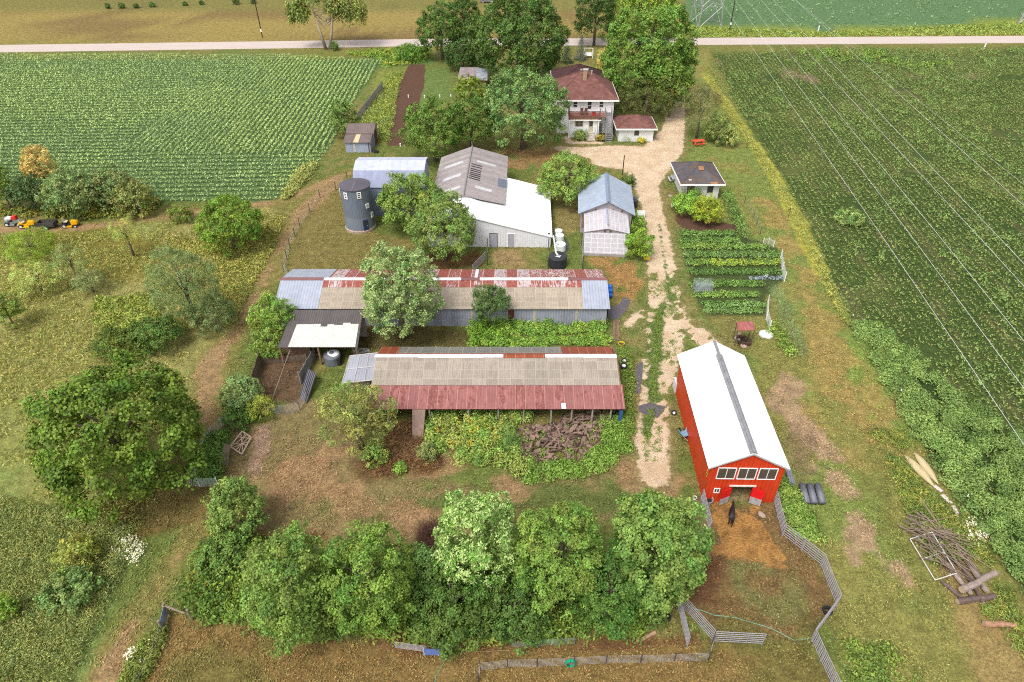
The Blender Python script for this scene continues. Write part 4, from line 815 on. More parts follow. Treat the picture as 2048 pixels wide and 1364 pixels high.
# shed half hidden by trees
a = G(917, 178); t = thing('tarp_roofed_shed', 'low garden shed with tin and tarp roof under the big trees', 'shed', a, 0)
MB().box(.1, 5.6, .1, 4.4, 0, 2.0).build('wall', WOODB, t)
recalc(MB().slab([(-.1, -.2, 1.95), (3.6, -.2, 2.0), (3.6, 4.6, 2.9), (.2, 4.6, 2.9)], .05).build('roof', mat_ribbed('old_tin', A(164, 150, 150), 0, .3, .6, 0, .2, .1, .9, gr=.4), t))
recalc(MB().slab([(3.6, -.2, 2.02), (5.8, -.6, 1.8), (5.8, 4.2, 2.6), (3.6, 4.6, 2.92)], .05).build('roof', mat_plain('grey_tarp', A(170, 174, 184), .6, .35, 1.4), t))
MB().box(5.0, 5.15, -.5, -.35, 0, 1.8).build('post', mat_wood('orange_post', A(176, 120, 66), .2), t)

# --- greenhouse shed
a = G(1167, 511); t = thing('greenhouse_shed', 'blue roofed shed with a patched plastic greenhouse at its gable', 'greenhouse', a, math.radians(-4.5))
POLY = mat_grid('greenhouse_plastic', A(206, 200, 204), .52, .55, 1, lf=.75, linecol=A(236, 232, 232), var=.06, streak=.35, dark=A(150, 142, 148), lw=.06)
POLYF = mat_grid('greenhouse_front', A(200, 196, 202), .8, .5, 2, lf=.85, linecol=A(238, 234, 232), var=.05, streak=.25, dark=A(160, 152, 156), lw=.07)
OLDW = mat_siding('old_white_boards', A(190, 182, 184), .18, 2, .6, A(110, 98, 92))
wd_ = 5.35
MB().box(0, wd_, 0, .1, 0, .35).build('base_wall', OLDW, t)
recalc(MB().slab([(0, 0, .35), (wd_, 0, .35), (wd_, 1.15, 2.7), (0, 1.15, 2.7)], .05).build('front_glazing', POLYF, t))
for x in (0, wd_-.06): MB().prism([(0.02, 0), (1.15, 2.66), (5.6, 2.66), (5.6, 0)], x, x+.06, 'x').build('side_glazing', POLY, t)
for s_ in (0, 1):
    xe = -.1 if s_ == 0 else wd_+.1
    recalc(MB().slab([(wd_/2, .95, 3.3), (xe, .95, 2.72), (xe, 5.9, 2.85), (wd_/2, 5.9, 3.7)], .04).build('roof', POLY, t))
MB().prism([(0, 2.68), (wd_, 2.68), (wd_/2, 3.27)], 1.1, 1.16).build('gable', OLDW, t)
for x in (2.3, 2.95): MB().box(x, x+.26, 1.04, 1.12, 2.78, 2.98).build('vent', DARKF, t)
m = MB(); m.box(wd_/2-.09, wd_/2+.09, 1.3, 5.8, 3.72, 3.75); recalc(m.build('ridge_cap', mat_plain('blue_flashing', A(170, 182, 200), .5, .1), t))
BL = mat_ribbed('light_blue_roof', A(178, 190, 208), 1, .45, .45, 0, .14, .05, .9, gr=.08)
x0, x1, xm = -.85, 6.35, 2.85
MB().prism([(-.45, 0), (5.95, 0), (5.95, 3.0), (xm, 4.45), (-.45, 3.0)], 5.75, 13.6).build('wall', OLDW, t)
for xe in (x0, x1): recalc(MB().slab([(xm, 5.35, 4.72), (xe, 5.35, 2.95), (xe, 14, 2.95), (xm, 14, 4.72)], .06).build('roof', BL, t))
m = MB(); [m.slab([(xm, 5.33, 4.79), (xm+s_*.28, 5.33, 4.66), (xm+s_*.28, 14.02, 4.66), (xm, 14.02, 4.79)], .02) for s_ in (-1, 1)]; recalc(m.build('ridge_cap', mat_plain('ridge_blue', A(140, 152, 174), .5, .1), t))
m = MB()
for x in (1.3, 3.5, 4.6): m.box(x, x+.14, 5.69, 5.74, 3.15, 3.5)
m.build('louvre', DARKF, t); MB().box(-.3, 0.0, 5.69, 5.74, .8, 2.6).build('door', WOODB, t)
MB().box(wd_+.25, wd_+.9, 3.0, 3.08, 0, 1.5).build('side_fence', mat_wood('red_brown_boards', A(150, 100, 78), .3), t); MB().box(wd_+.12, wd_+.2, .8, 3.0, 0, 1.4).build('side_fence', mat_wood('red_brown_boards', A(150, 100, 78), .3), t)

# --- farmhouse
O = Vector((9.6, 110.6, 0)); t = thing('farmhouse', 'white two storey farmhouse with brown hip roof and deck', 'house', O, 0)
SHB = mat_shingle('brown_shingle', A(128, 86, 78), .2); CLAP = mat_siding('white_clapboard', (.82, .82, .82), .2, 2, .1)
MB().box(-1.9, 7.4, 1.9, 11.4, 0, 5.75).build('wall', CLAP, t)
def hip(root, x0, x1, y0, y1, z0, z1, ridge, mat, fascia=WHITEF):
    yc = (y0+y1)/2; xc = (x0+x1)/2; h = ridge/2
    A_, B_ = ((xc, yc-h, z1), (xc, yc+h, z1)) if (y1-y0) >= (x1-x0) else ((xc-h, yc, z1), (xc+h, yc, z1))
    m = MB(); c4 = [(x0, y0, z0), (x1, y0, z0), (x1, y1, z0), (x0, y1, z0)]
    if (y1-y0) >= (x1-x0): m.add(c4+[A_, B_], [(0, 1, 4), (1, 2, 5, 4), (2, 3, 5), (3, 0, 4, 5), (3, 2, 1, 0)])
    else: m.add(c4+[A_, B_], [(0, 1, 5, 4), (1, 2, 5), (2, 3, 4, 5), (3, 0, 4), (3, 2, 1, 0)])
    r = m.build('roof', mat, root)
    m = MB(); 
    for p, q_ in (((x0, y0, z0), A_), ((x1, y0, z0), A_ if (y1-y0) >= (x1-x0) else B_), ((x1, y1, z0), B_), ((x0, y1, z0), B_ if (y1-y0) >= (x1-x0) else A_), (A_, B_)):
        if (Vector(p)-Vector(q_)).length > .05: m.tube([Vector(p)+Vector((0, 0, .01)), Vector(q_)+Vector((0, 0, .01))], .07, 5)
    m.build('ridge_cap', mat, r)
    m = MB(); m.box(x0-.04, x1+.04, y0-.05, y0, z0-.2, z0+.04).box(x0-.04, x1+.04, y1, y1+.05, z0-.2, z0+.04).box(x0-.05, x0, y0, y1, z0-.2, z0+.04).box(x1, x1+.05, y0, y1, z0-.2, z0+.04)
    m.build('fascia', fascia, root); return r
r_ = hip(t, -2.7, 8.1, 1.3, 12.0, 5.75, 8.9, 1.4, SHB)
m = MB(); m.box(2.3, 2.9, 5.0, 5.6, 7.6, 9.5); c_ = m.build('chimney', mat_plain('tan_brick', A(186, 160, 124), .9, .25, 6), r_); MB().box(2.24, 2.96, 4.94, 5.66, 9.5, 9.62).build('chimney_cap', CONC, c_)
for x, y, z in ((3.8, 6.2, 8.75), (2.2, 7.6, 8.6), (3.3, 7.9, 8.6)): MB().lathe([(.13, -.3), (.13, .25), (.2, .28), (.2, .36)], 8, (x, y, z)).build('roof_vent', GREYF, t)
MB().box(-1.5, 6.7, 11.4, 20.5, 0, 4.5).build('wall', CLAP, t)
hip(t, -2.3, 7.5, 11.0, 21.2, 4.9, 7.4, .6, mat_shingle('dark_brown_shingle', A(78, 50, 50)))
UH = lambda px, py, y: None
for x, z, h in ((.95, 5.0, .9), (3.35, 4.85, 1.2), (5.3, 5.0, .9)): window(t, x, z-.1, .62, h, 1.9, WHITEF, 1, 2, .09)
# porch room and deck
MB().box(0, 4.7, 0, 1.9, .0, 3.1).build('porch_wall', CLAP, t); m = MB(); m.box(-.15, 5.0, -.3, 1.88, 3.1, 3.5); m.build('deck_frame', WOODB, t)
MB().box(-.2, 5.9, -.4, 1.88, 3.5, 3.6).build('deck', mat_wood('deck_boards', A(150, 104, 92), .3), t); MB().box(-.2, 5.2, -.43, -.3, 2.98, 3.1).build('porch_fascia', WHITEF, t)
RL = mat_wood('deck_rail', A(118, 84, 78), .25)
m = MB(); m.box(-.2, 4.9, -.38, -.32, 4.45, 4.53).box(-.2, 4.9, -.38, -.32, 3.7, 3.75)
for i in range(34): m.box(-.15+i*.15, -.1+i*.15, -.37, -.33, 3.75, 4.45)
m.box(-.2, -.14, -.3, 1.8, 4.45, 4.53)
for i in range(12): m.box(-.19, -.15, -.3+i*.17, -.26+i*.17, 3.6, 4.45)
m.build('railing', RL, t)
for x, z in ((-.2, 5.35), (4.85, 5.0)): MB().box(x, x+.12, -.42, -.3, 3.1, z).build('post', RL, t)
for x in (-.15, 4.75): MB().box(x, x+.14, -.35, -.21, 0, 3.1).build('post', WHITEF, t)
window(t, 1.6, 2.35, 1.15, .75, 0, mat_plain('tan_trim', A(196, 176, 140), .7, .1), 2, 2, .1)
d = MB().box(3.2, 3.95, -.05, -.004, .95, 2.85).build('door', mat_plain('cream_door', A(214, 208, 180), .6, .1), t); MB().box(3.3, 3.85, -.065, -.05, 1.9, 2.75).build('pane', mat_glass(), d); MB().box(3.82, 3.88, -.1, -.05, 1.75, 1.85).build('handle', GREYF, d)
m = MB(); [m.box(2.9, 4.25, -.25-.28*(i+1), -.25-.28*i, 0, .95-.19*i) for i in range(5)]; m.box(2.9, 4.25, -.25, -.05, 0, .95); m.build('porch_steps', CONC, t)
m = MB()
for x in (2.85, 4.3): m.tube([(x, -1.6, 0), (x, -1.6, .9), (x, -.1, 1.8), (x, -.1, .95)], .03, 5)
m.build('handrail', GREYF, t)
STW = mat_wood('grey_stair', A(168, 164, 168), .2)
m = MB(); n_ = 15
for i in range(n_): m.box(6.05, 7.0, 1.5-.24*(i+1)+.0, 1.5-.24*i, 3.55-.237*(i+1), 3.6-.237*(i+1)+.0)
m.box(5.9, 7.1, 1.5, 1.88, 3.5, 3.6); m.build('stair_tread', STW, t)
m = MB()
for x in (6.0, 7.05):
    m.slab([(x-.04, 1.5, 3.55), (x+.04, 1.5, 3.55), (x+.04, -2.1, 0.05), (x-.04, -2.1, 0.05)], .25); m.tube([(x, 1.5, 4.5), (x, -2.1, .95)], .05, 5); m.tube([(x, 1.5, 3.5), (x, 1.5, 4.55)], .06, 5); m.tube([(x, -.3, 1.7), (x, -.3, 2.7)], .05, 5); m.tube([(x, -2.1, 0), (x, -2.1, 1)], .06, 5)
m.tube([(4.9, -.35, 4.5), (5.9, -.35, 4.5), (6.0, 1.5, 4.5)], .05, 5); m.tube([(5.9, -.35, 3.6), (5.9, -.35, 4.5)], .05, 5)
recalc(m.build('stair_rail', mat_wood('stair_rail', A(140, 132, 134), .2), t))
window(t, 5.3, 2.5, .6, .9, 1.9, WHITEF, 1, 2, .08); MB().box(5.0, 5.75, 1.85, 1.89, .3, 1.8).build('lower_door', WOODG, t)
# garage
a = G(1236, 283); t = thing('white_garage', 'small white wash-house with brown hip roof beside the farmhouse', 'outbuilding', a, 0)
MB().box(0, 5.75, 0, 5.2, 0, 2.25).build('wall', mat_siding('peeling_white', (.68, .68, .68), .25, 2, .35, A(150, 140, 136)), t)
hip(t, -.55, 6.2, -.45, 5.6, 2.28, 3.6, 1.0, SHB); window(t, 2.95, 1.5, .62, .75, 0, DARKF, 2, 2, .07)
for x in (.6, 4.9): MB().box(x-.08, x+.08, -.14, 0, 1.95, 2.06).build('lamp', DARKF, t)
# cottage
a = Vector((24.0, 87.2, 0)); t = thing('white_cottage', 'white plank cottage with dark patched hip roof behind shrubs', 'cottage', a, 0)
MB().box(0, 5.0, 0, 6.6, 0, 2.4).build('wall', mat_siding('cottage_boards', (.66, .65, .64), .22, 2, .3, A(150, 140, 134)), t)
hip(t, -.65, 5.55, -.6, 7.0, 2.45, 4.0, .8, mat_shingle('dark_shingle', A(96, 92, 98), .2, A(112, 92, 78)))
window(t, 3.75, 1.5, .62, 1.0, 0, mat_wood('grey_sash', A(120, 104, 100), .2), 1, 2, .1)
m = MB(); m.box(.5, 1.5, -.04, -.004, 0, 1.95); m.build('door', DARKF, t)
m = MB(); m.box(.55, .95, .05, .45, 2.72, 2.82); m.build('roof_vent', WCAP, t)
m = MB(); m.slab([(2.2, 1.6, 3.58), (2.9, 1.6, 3.58), (2.9, 2.3, 3.85), (2.2, 2.3, 3.85)], .02).slab([(3.5, -.55, 2.52), (4.5, -.55, 2.52), (4.5, -.2, 2.66), (3.5, -.2, 2.66)], .02); recalc(m.build('roof_patch', mat_plain('plywood_patch', A(176, 128, 88), .8, .2), t))
# firepit shelter
p = [G(1476, 661, 2.0), G(1510, 660, 2.0), G(1506, 643, 2.2), G(1474, 643, 2.2)]; L0 = Vector((p[0].x, p[0].y, 0)); q = [v-L0 for v in p]
t = thing('firepit_shelter', 'little red tin roof on four thin posts over the fire pit', 'shelter', L0, 0)
recalc(MB().slab(q, .04).build('roof', mat_ribbed('red_tin', A(176, 100, 96), 0, .25, .6, 0, .15, .06, .9, grime=A(220, 190, 180), gr=.4), t))
for k in q: MB().tube([(k.x*.96+.02, k.y*.96, 0), (k.x*.96+.02, k.y*.96, k.z-.03)], .035, 6).build('post', DARKF, t)
# ------------------------------------------------------------------ fences
STEEL = mat_plain('galvanised_tube', A(186, 180, 186), .4, .15, 3, .2)
STEELD = mat_plain('dark_post', A(86, 76, 70), .7, .2)
WIREM = mat_plain('fence_wire', A(176, 172, 170), .5, .15)
POSTW = mat_wood('fence_post_wood', A(150, 134, 116), .3)
def stock_panel(a, b, label, h=1.35, n=6, solid=False):
    a, b = G(*a), G(*b); o_, an, L = frame2(a, b)
    t = thing('livestock_panel', label, 'fence panel', o_, an, 'tubular panels round the horse paddock')
    for i in range(n):
        z = .22+(h-.22)*i/(n-1); MB().tube([(.03, 0, z), (L-.03, 0, z)], .027, 6).build('rail', STEEL, t)
    for x in (.03, L/3, L*2/3, L-.03): MB().tube([(x, -.005, .0 if x in (.03, L-.03) else .22), (x, -.005, h)], .036, 6).build('upright', STEEL, t)
    if solid: MB().box(.06, L-.06, -.06, -.03, .25, h-.05).build('sheet', mat_plain('panel_sheet', A(176, 172, 182), .45, .1), t)
    return t
for a, b, l in (((1402, 1000), (1409, 1030), 'tube panel beside the round trough at the barn corner'), ((1409, 1030), (1418, 1065), 'tube panel between trough panel and the bent corner near the horse'), ((1418, 1065), (1383, 1108), 'tube panel angling from the straw into the tree belt'),
    ((1545, 996), (1554, 1034), 'tube panel joining the barn corner next to the weeds'), ((1554, 1034), (1564, 1072), 'second tube panel from the barn on its weedy side'), ((1564, 1072), (1602, 1101), 'slanting tube panel past the white bucket'),
    ((1602, 1101), (1640, 1131), 'slanting tube panel ending at the outer paddock bend'), ((1640, 1131), (1655, 1171), 'tube panel just beyond the outer paddock bend'), ((1655, 1171), (1671, 1211), 'tube panel ending beside the tire'),
    ((1622, 1282), (1640, 1323), 'tube panel below the solid sheeted panel'), ((1640, 1323), (1660, 1366), 'tube panel running out at the bottom of the picture'), ((1660, 1366), (1682, 1415), 'last tube panel partly cut off by the picture edge'),
    ((1352, 1203), (1374, 1297), 'loose tube panel swung open from the tree belt toward the pasture'), ((1356, 1206), (1424, 1283), 'diagonal tube panel crossed by the thin garden hose'), ((1425, 1285), (1524, 1290), 'tube panel standing alone across the paddock opening')):
    stock_panel(a, b, l)
stock_panel((1672, 1212), (1621, 1281), 'panel with solid grey sheeting beside the tire', solid=True)
def wire_fence(pts, label, h=1.1, lines=6, vs=.3, posts=True, mat=None, pm=None, name='wire_fence', pr=.035, wr=.006, every=None, ph=.12, cat='fence'):
    P = [G(*p) for p in pts]; L0 = P[0]; Q = [p-L0 for p in P]
    t = thing(name, label, cat, L0, 0)
    m = MB()
    for a, b in zip(Q[:-1], Q[1:]):
        L = (b-a).length
        for i in range(lines): z = .08+(h-.1)*i/max(1, lines-1); m.tube([a+Vector((0, 0, z)), b+Vector((0, 0, z))], wr, 3, False)
        k = int(L/vs)
        for i in range(1, k): p = a+(b-a)*i/k; m.tube([p+Vector((0, 0, .06)), p+Vector((0, 0, h-.02))], wr*.8, 3, False)
    m.build('wire_mesh', mat or WIREM, t)
    if posts:
        PP = list(Q)
        if every:
            PP = []
            for a, b in zip(Q[:-1], Q[1:]):
                k = max(1, round((b-a).length/every)); PP += [a+(b-a)*i/k for i in range(k)]
            PP.append(Q[-1])
        for p in PP: MB().tube([p+Vector((0, .03, 0)), p+Vector((0, .03, h+ph))], pr, 5).build('post', pm or STEELD, t)
    return t
wire_fence([(694, 358), (672, 381), (640, 396), (620, 425), (600, 455), (580, 496), (568, 545), (580, 560)], 'wire fence on dark posts curving along the dirt track', 1.25, 5, .9, every=3.0, pr=.05, wr=.012)
GPV = mat_ribbed('grey_picket', A(168, 162, 158), 1, .22, .8, 0, .35, .15, .4, gr=.3)
a, b = G(716, 243), G(766, 178); o_, an, L = frame2(a, b); t = thing('snow_fence', 'grey slatted fence between bean field and bright grass', 'fence', o_, an)
m = MB(); i = 0
while i*.2 < L: m.box(i*.2, i*.2+.13, -.02, .02, .05, 1.5); i += 1
m.build('slats', mat_wood('grey_slat', A(160, 152, 148), .25, (4, 4, 1)), t)
for k in range(7): MB().box(L*k/6-.05, L*k/6+.05, .03, .1, 0, 1.6).build('post', POSTW, t)
wire_fence([(766, 178), (768, 196), (752, 203)], 'short end of grey mesh fence in the bright grass', 1.4, 9, .2)
wire_fence([(957, 1364), (960, 1341), (1015, 1335), (1074, 1334), (1148, 1330), (1212, 1327), (1281, 1326), (1348, 1324), (1416, 1321), (1424, 1290)], 'long hog wire fence on white topped posts holding the green hose', .95, 7, .32, pr=.05, wr=.007)
wire_fence([(790, 1296), (855, 1305)], 'short grey wire panel beside the blue gate', .8, 7, .2, wr=.012)
wire_fence([(1022, 1295), (1085, 1292), (1150, 1288)], 'low greenish wire panel at the foot of the tree belt', .75, 7, .15, mat=mat_plain('green_wire', A(150, 170, 158), .5, .1), wr=.007)
a, b = G(849, 1311), G(892, 1311); o_, an, L = frame2(a, b); t = thing('blue_gate', 'blue mesh gate at the pasture edge', 'gate', o_, an)
BLU = mat_plain('blue_mesh', A(112, 136, 200), .5, .12); m = MB()
for i in range(14): m.box(0, L, -.01, .01, .06+i*.055, .09+i*.055)
for i in range(24): m.box(L*i/23-.012, L*i/23+.012, -.008, .012, .05, .84)
m.build('mesh', BLU, t)
for x in (0, L): MB().box(x-.035, x+.035, -.03, .03, 0, .95).build('post', mat_plain('pale_blue', A(190, 200, 226), .5, .1), t)
wire_fence([(470, 838), (444, 855), (412, 880), (398, 930), (378, 972), (400, 974), (437, 973)], 'white garden netting fence around the leafy pen strip', 1.0, 9, .25, mat=mat_plain('white_netting', A(206, 220, 208), .6, .1), pm=WHITEF, pr=.03, wr=.012)
# plank pen
WP_ = mat_wood('weathered_plank', A(126, 110, 92), .3, (5, 5, 1.2))
def board_fence(a, b, label, h=1.5, mat=WP_, name='board_fence', bw=.22):
    a, b = G(*a), G(*b); o_, an, L = frame2(a, b); t = thing(name, label, 'fence', o_, an); r = random.Random(int(L*100)); x = 0; m = MB()
    while x < L: m.box(x, x+bw-.02, -.02, .02, .04, h*r.uniform(.9, 1.04)); x += bw
    m.build('boards', mat, t)
    for k in range(max(2, int(L/2)+1)): xx = L*k/max(1, int(L/2)); MB().box(xx-.06, xx+.06, .03, .14, 0, h+.1).build('post', mat, t)
    MB().box(0, L, .021, .06, .4, .5).build('rail', mat, t); MB().box(0, L, .021, .06, h-.4, h-.3).build('rail', mat, t)
board_fence((503, 795), (524, 728), 'brown plank fence on the track side of the chicken pen'); board_fence((524, 728), (614, 722), 'low plank fence at the shed end of the chicken pen', .8)
board_fence((604, 768), (632, 716), 'grey plank fence between chicken pen and water tank', 1.4, mat_wood('grey_plank', A(150, 146, 148), .25, (5, 5, 1.2)))
wire_fence([(503, 795), (535, 826), (570, 830), (600, 822), (614, 795)], 'rusty chicken wire curving round the open end of the pen', 1.15, 9, .2, wr=.009, pm=POSTW)
t = thing('netting_pole', 'slanting pale pole across the chicken pen', 'pole', G(540, 810)); e_ = G(580, 700, 2.0)-Vector(t.location); MB().tube([(0, 0, .0), e_], .04, 6).build('pole', POSTW, t)
# leaning grey metal gate
p = [G(600, 792, .1), G(613, 806, .1), G(632, 748, 1.1), G(617, 738, 1.1)]; L0 = Vector((p[0].x, p[0].y, 0)); q = [v-L0 for v in p]; t = thing('ribbed_gate', 'grey ribbed metal panel leaning on the pen fence', 'metal panel', L0)
recalc(MB().slab(q, .05).build('sheet', mat_plain('grey_panel', A(136, 134, 146), .5, .15), t))
for i in range(6):
    a = q[0]+(q[1]-q[0])*i/5; b = q[3]+(q[2]-q[3])*i/5; MB().tube([a+Vector((0, 0, .05)), b+Vector((0, 0, .05))], .045, 5).build('rib', mat_plain('panel_rib', A(90, 88, 98), .5, .15), t)
wire_fence([(975, 532), (975, 502)], 'tall grey mesh gate post section near the barn doors', 1.7, 6, .4, pr=.06); 
def tubegate(a, b, label, h=1.2): 
    t = stock_panel(a, b, label, h, 6); t.name = 'tube_gate'; t['category'] = 'gate'; t['group'] = 'tube gates by the sheds'
tubegate((945, 548), (972, 520), 'tube gate beside the barn doors near the long shed'); tubegate((707, 712), (742, 716), 'tube gate between the pole shed and the glazed lean-to', 1.1)
wire_fence([(1165, 538), (1163, 492)], 'grey fence next to the greenhouse facing the black tank', 1.6, 9, .3, pr=.06); wire_fence([(1096, 540), (1097, 500)], 'grey fence behind the black water tank', 1.5, 9, .3, pr=.06)
wire_fence([(1489, 406), (1507, 436), (1513, 452), (1520, 470)], 'wire fence on thin stakes along the vine hedge', 1.1, 4, .5, wr=.006)
NET = mat_plain('pale_netting', A(214, 214, 204), .7, .1)
wire_fence([(1525, 492), (1536, 490), (1546, 496)], 'sagging pale netting at the top corner of the vegetable garden', 1.0, 12, .1, mat=NET, pm=WHITEF, wr=.007); wire_fence([(1560, 520), (1563, 545), (1568, 565)], 'pale netting standing at the end of the cabbage strip', 1.3, 14, .1, mat=NET, pm=WHITEF, wr=.008, pr=.04)
wire_fence([(1534, 610), (1532, 640), (1538, 662)], 'pale netting between garden and asparagus ferns', 1.2, 12, .1, mat=NET, pm=WHITEF, wr=.012)
# single stakes
for (x, y), l in (((1493, 293), 'metal stake in the lawn near the flowering bush'), ((1529, 359), 'metal stake in the lawn beyond the white cottage'), ((1576, 436), 'metal stake across the lawn from the vine hedge'), ((1697, 655), 'metal stake at the crop edge level with the red barn roof'), ((1790, 806), 'metal stake at the crop edge near the big weeds'), ((1918, 1018), 'metal stake among weeds beside the white boards'), ((1634, 535), 'metal stake at the crop edge level with the cabbage strip')):
    t = thing('stake', l, 'stake', G(x, y), 0, 'metal stakes along the crop edge'); MB().tube([(0, 0, 0), (.02, 0, 1.5)], .03, 5).build('post', STEELD, t); MB().tube([(.02, 0, 1.5), (.02, 0, 1.72)], .034, 5).build('white_tip', WHITEF, t)
for (x, y), l in (((817, 195), 'white marker on the tilled strip'), ((849, 196), 'white marker at the edge of the tilled strip'), ((880, 195), 'white marker on grass between plot and shed'), ((902, 194), 'white marker nearest the shed bush'), ((801, 293), 'white marker at the bottom corner of the tilled plot')):
    tag(MB().lathe([(.09, 0), (.1, .5), (.05, .56)], 8).build('plot_marker', WHITEF, None, G(x, y)), l, 'marker', 'white plot markers')
# twisted gate post corner at the pasture
t = thing('corner_brace', 'weathered corner post and rails with blue mesh at the pasture corner', 'fence corner', G(338, 1228)); L0 = Vector(t.location)
for p in ((338, 1228), (385, 1240), (328, 1262)): k = G(*p)-L0; MB().tube([k, k+Vector((0, 0, 1.25))], .09, 7).build('post', POSTW, t)
k = G(385, 1240)-L0; MB().tube([(0, 0, 1.05), k+Vector((0, 0, .6))], .07, 6).build('rail', POSTW, t); k = G(328, 1262)-L0
recalc(MB().slab([(0, 0, 1.1), k+Vector((0, 0, .95)), k+Vector((.03, 0, .15)), (.03, 0, .15)], .02).build('mesh', mat_plain('pale_blue_mesh', A(150, 160, 190), .6, .3), t))
wire_fence([(328, 1262), (318, 1300), (285, 1364), (262, 1410)], 'thin wire fence running down beside the daisies', 1.0, 4, 1.2, every=4, wr=.006)

# ------------------------------------------------------------------ power line, poles, pylon
BLK = mat_plain('dark_pole', A(70, 52, 44), .8, .3)
def pole(px, py, h, label, r=.13, arm=False, name='utility_pole'):
    t = thing(name, label, 'pole', G(px, py)); MB().tube([(0, 0, -.2), (0, 0, h)], [r, r*.75], 9).build('post', BLK, t)
    if arm: MB().box(-1.2, 1.2, -.06, .06, h-.7, h-.55).build('crossarm', BLK, t); MB().box(-.14, .14, -.15, .0, 1.3, 1.9).build('white_band', WHITEF, t)
    return t
pole(525, 75, 11, 'slender wooden utility pole on the mown land across the road', arm=True); pole(1459, 61, 11, 'dark utility pole on the verge beside the lattice pylon', arm=True)
pole(1244, 357, 3.6, 'short dark post standing on the gravel by the blue roof', .09, name='wooden_post'); pole(852, 112, 5.0, 'thin old post at the trees by the road', .08, name='wooden_post')
pa = G(1387, 52); pb = G(1433, 49); t = thing('lattice_pylon', 'steel lattice pylon rising out of the top of the picture', 'pylon', (pa+pb)/2, .15); hw = 3.2
m = MB(); H_ = 30; tp = .55; lv = [0, 5, 9.5, 13.5, 17, 20, 23, 26, 28.5, 30]; wf = lambda z: hw*(1-z/H_)+tp*z/H_
for s1 in (-1, 1):
    for s2 in (-1, 1): MB().tube([(s1*hw, s2*hw, 0), (s1*tp, s2*tp, H_)], .13, 5).build('leg', STEEL, t)
for z0, z1 in zip(lv[:-1], lv[1:]):
    a, b = wf(z0), wf(z1)
    for s_ in (-1, 1):
        m.tube([(-a, s_*a, z0), (b, s_*b, z1)], .06, 4).tube([(a, s_*a, z0), (-b, s_*b, z1)], .06, 4).tube([(s_*a, -a, z0), (s_*b, b, z1)], .06, 4).tube([(s_*a, a, z0), (s_*b, -b, z1)], .06, 4).tube([(-b, s_*b, z1), (b, s_*b, z1)], .05, 4).tube([(s_*b, -b, z1), (s_*b, b, z1)], .05, 4)
m.build('bracing', STEEL, t)
for z in (17, 22): MB().tube([(-8, 0, z), (8, 0, z)], .12, 4).tube([(-8, 0, z), (0, 0, z+1.4), (8, 0, z)], .08, 4).build('crossarm', STEEL, t)
t = thing('steel_pole_leg', 'leg of a second steel mast at the far corner of the bean field', 'mast', G(2036, 50)); MB().tube([(0, 0, 0), (5, 3, 26)], .2, 5).build('leg', STEEL, t); MB().tube([(-.0, 0, .2), (6, 0, 8)], .1, 5).build('brace', STEEL, t)
WIRE = mat_plain('aluminium_wire', (.62, .62, .6), .45, .05)
dw = Vector((173/FPX, _c+_s*1036/FPX, 0)).normalized()
wl = ['power wire nearest the farmhouse side of the span', 'second power wire counted from the farmhouse side', 'third power wire counted from the farmhouse side', 'fourth power wire counted from the farmhouse side', 'fifth power wire counted from the farmhouse side', 'sixth bright power wire toward the crop side', 'faint thin wire outermost over the crop']
for (xa, ya, xb, yb), l, r in zip(((1439, 0, 1757, 465), (1469, 0, 1815, 465), (1492, 0, 1870, 465), (1520, 0, 1947, 465), (1545, 0, 1986, 465), (1589, 0, 2048, 414), (1590, 0, 2048, 372)), wl, (.012,)*6+(.007,)):
    z = 16; p = G(xb, yb, z); q_ = G(xa, ya, z); dd = (q_-p).normalized(); pts = [p-dd*70+dd*s_ for s_ in np.linspace(0, 250, 26)]
    o_ = MB().tube([v-p+Vector((0, 0, .00006*((v-p).length-40)**2)) for v in pts], r, 5).build('power_wire', WIRE, None, p); tag(o_, l, 'power wire', 'wires of the power line')

# ------------------------------------------------------------------ yard things
RUB = mat_plain('tyre_rubber', (.018, .018, .02), .8, .2); RIMW = mat_plain('pale_rim', (.6, .6, .58), .5, .1)
def wheel_parts(root, c, r, w, ax='x', rim=True, nm='wheel'):
    M = Matrix.Translation(c) @ (Matrix.Rotation(math.pi/2, 4, 'Y') if ax == 'x' else (Matrix.Rotation(math.pi/2, 4, 'X') if ax == 'y' else Matrix.Identity(4)))
    o_ = MB(M).lathe([(r*.55, -w/2), (r*.92, -w/2), (r, -w*.25), (r, w*.25), (r*.92, w/2), (r*.55, w/2)], 18).build(nm, RUB, root, smooth=False)
    if rim: MB(M).lathe([(r*.2, -w*.54), (r*.56, -w*.52), (r*.56, w*.52), (r*.2, w*.54)], 14).build('rim', RIMW, o_)
    return o_
def tyre(px, py, r, w, label, rim=False, tilt=None):
    t = thing('tyre', label, 'tyre', G(px, py), 0); M = Matrix.Translation((0, 0, w*.5 if tilt is None else r*.9)) @ (Matrix.Rotation(tilt or 0, 4, 'X'))
    n = 20; vs, fs = [], []
    for i in range(n):
        for j in range(8):
            a_, b_ = 2*math.pi*i/n, 2*math.pi*j/8; q = r*.72+r*.28*math.cos(b_); vs.append((q*math.cos(a_), q*math.sin(a_), w*.5*math.sin(b_)))
    for i in range(n):
        for j in range(8): fs.append((i*8+j, ((i+1) % n)*8+j, ((i+1) % n)*8+(j+1) % 8, i*8+(j+1) % 8))
    MB(M).add(vs, fs).build('tread', RUB, t, smooth=True)
    if rim: MB(M).lathe([(.05, w*.2), (r*.5, w*.25), (r*.5, -w*.25), (.05, -w*.2)], 16).build('rim', RIMW, t)
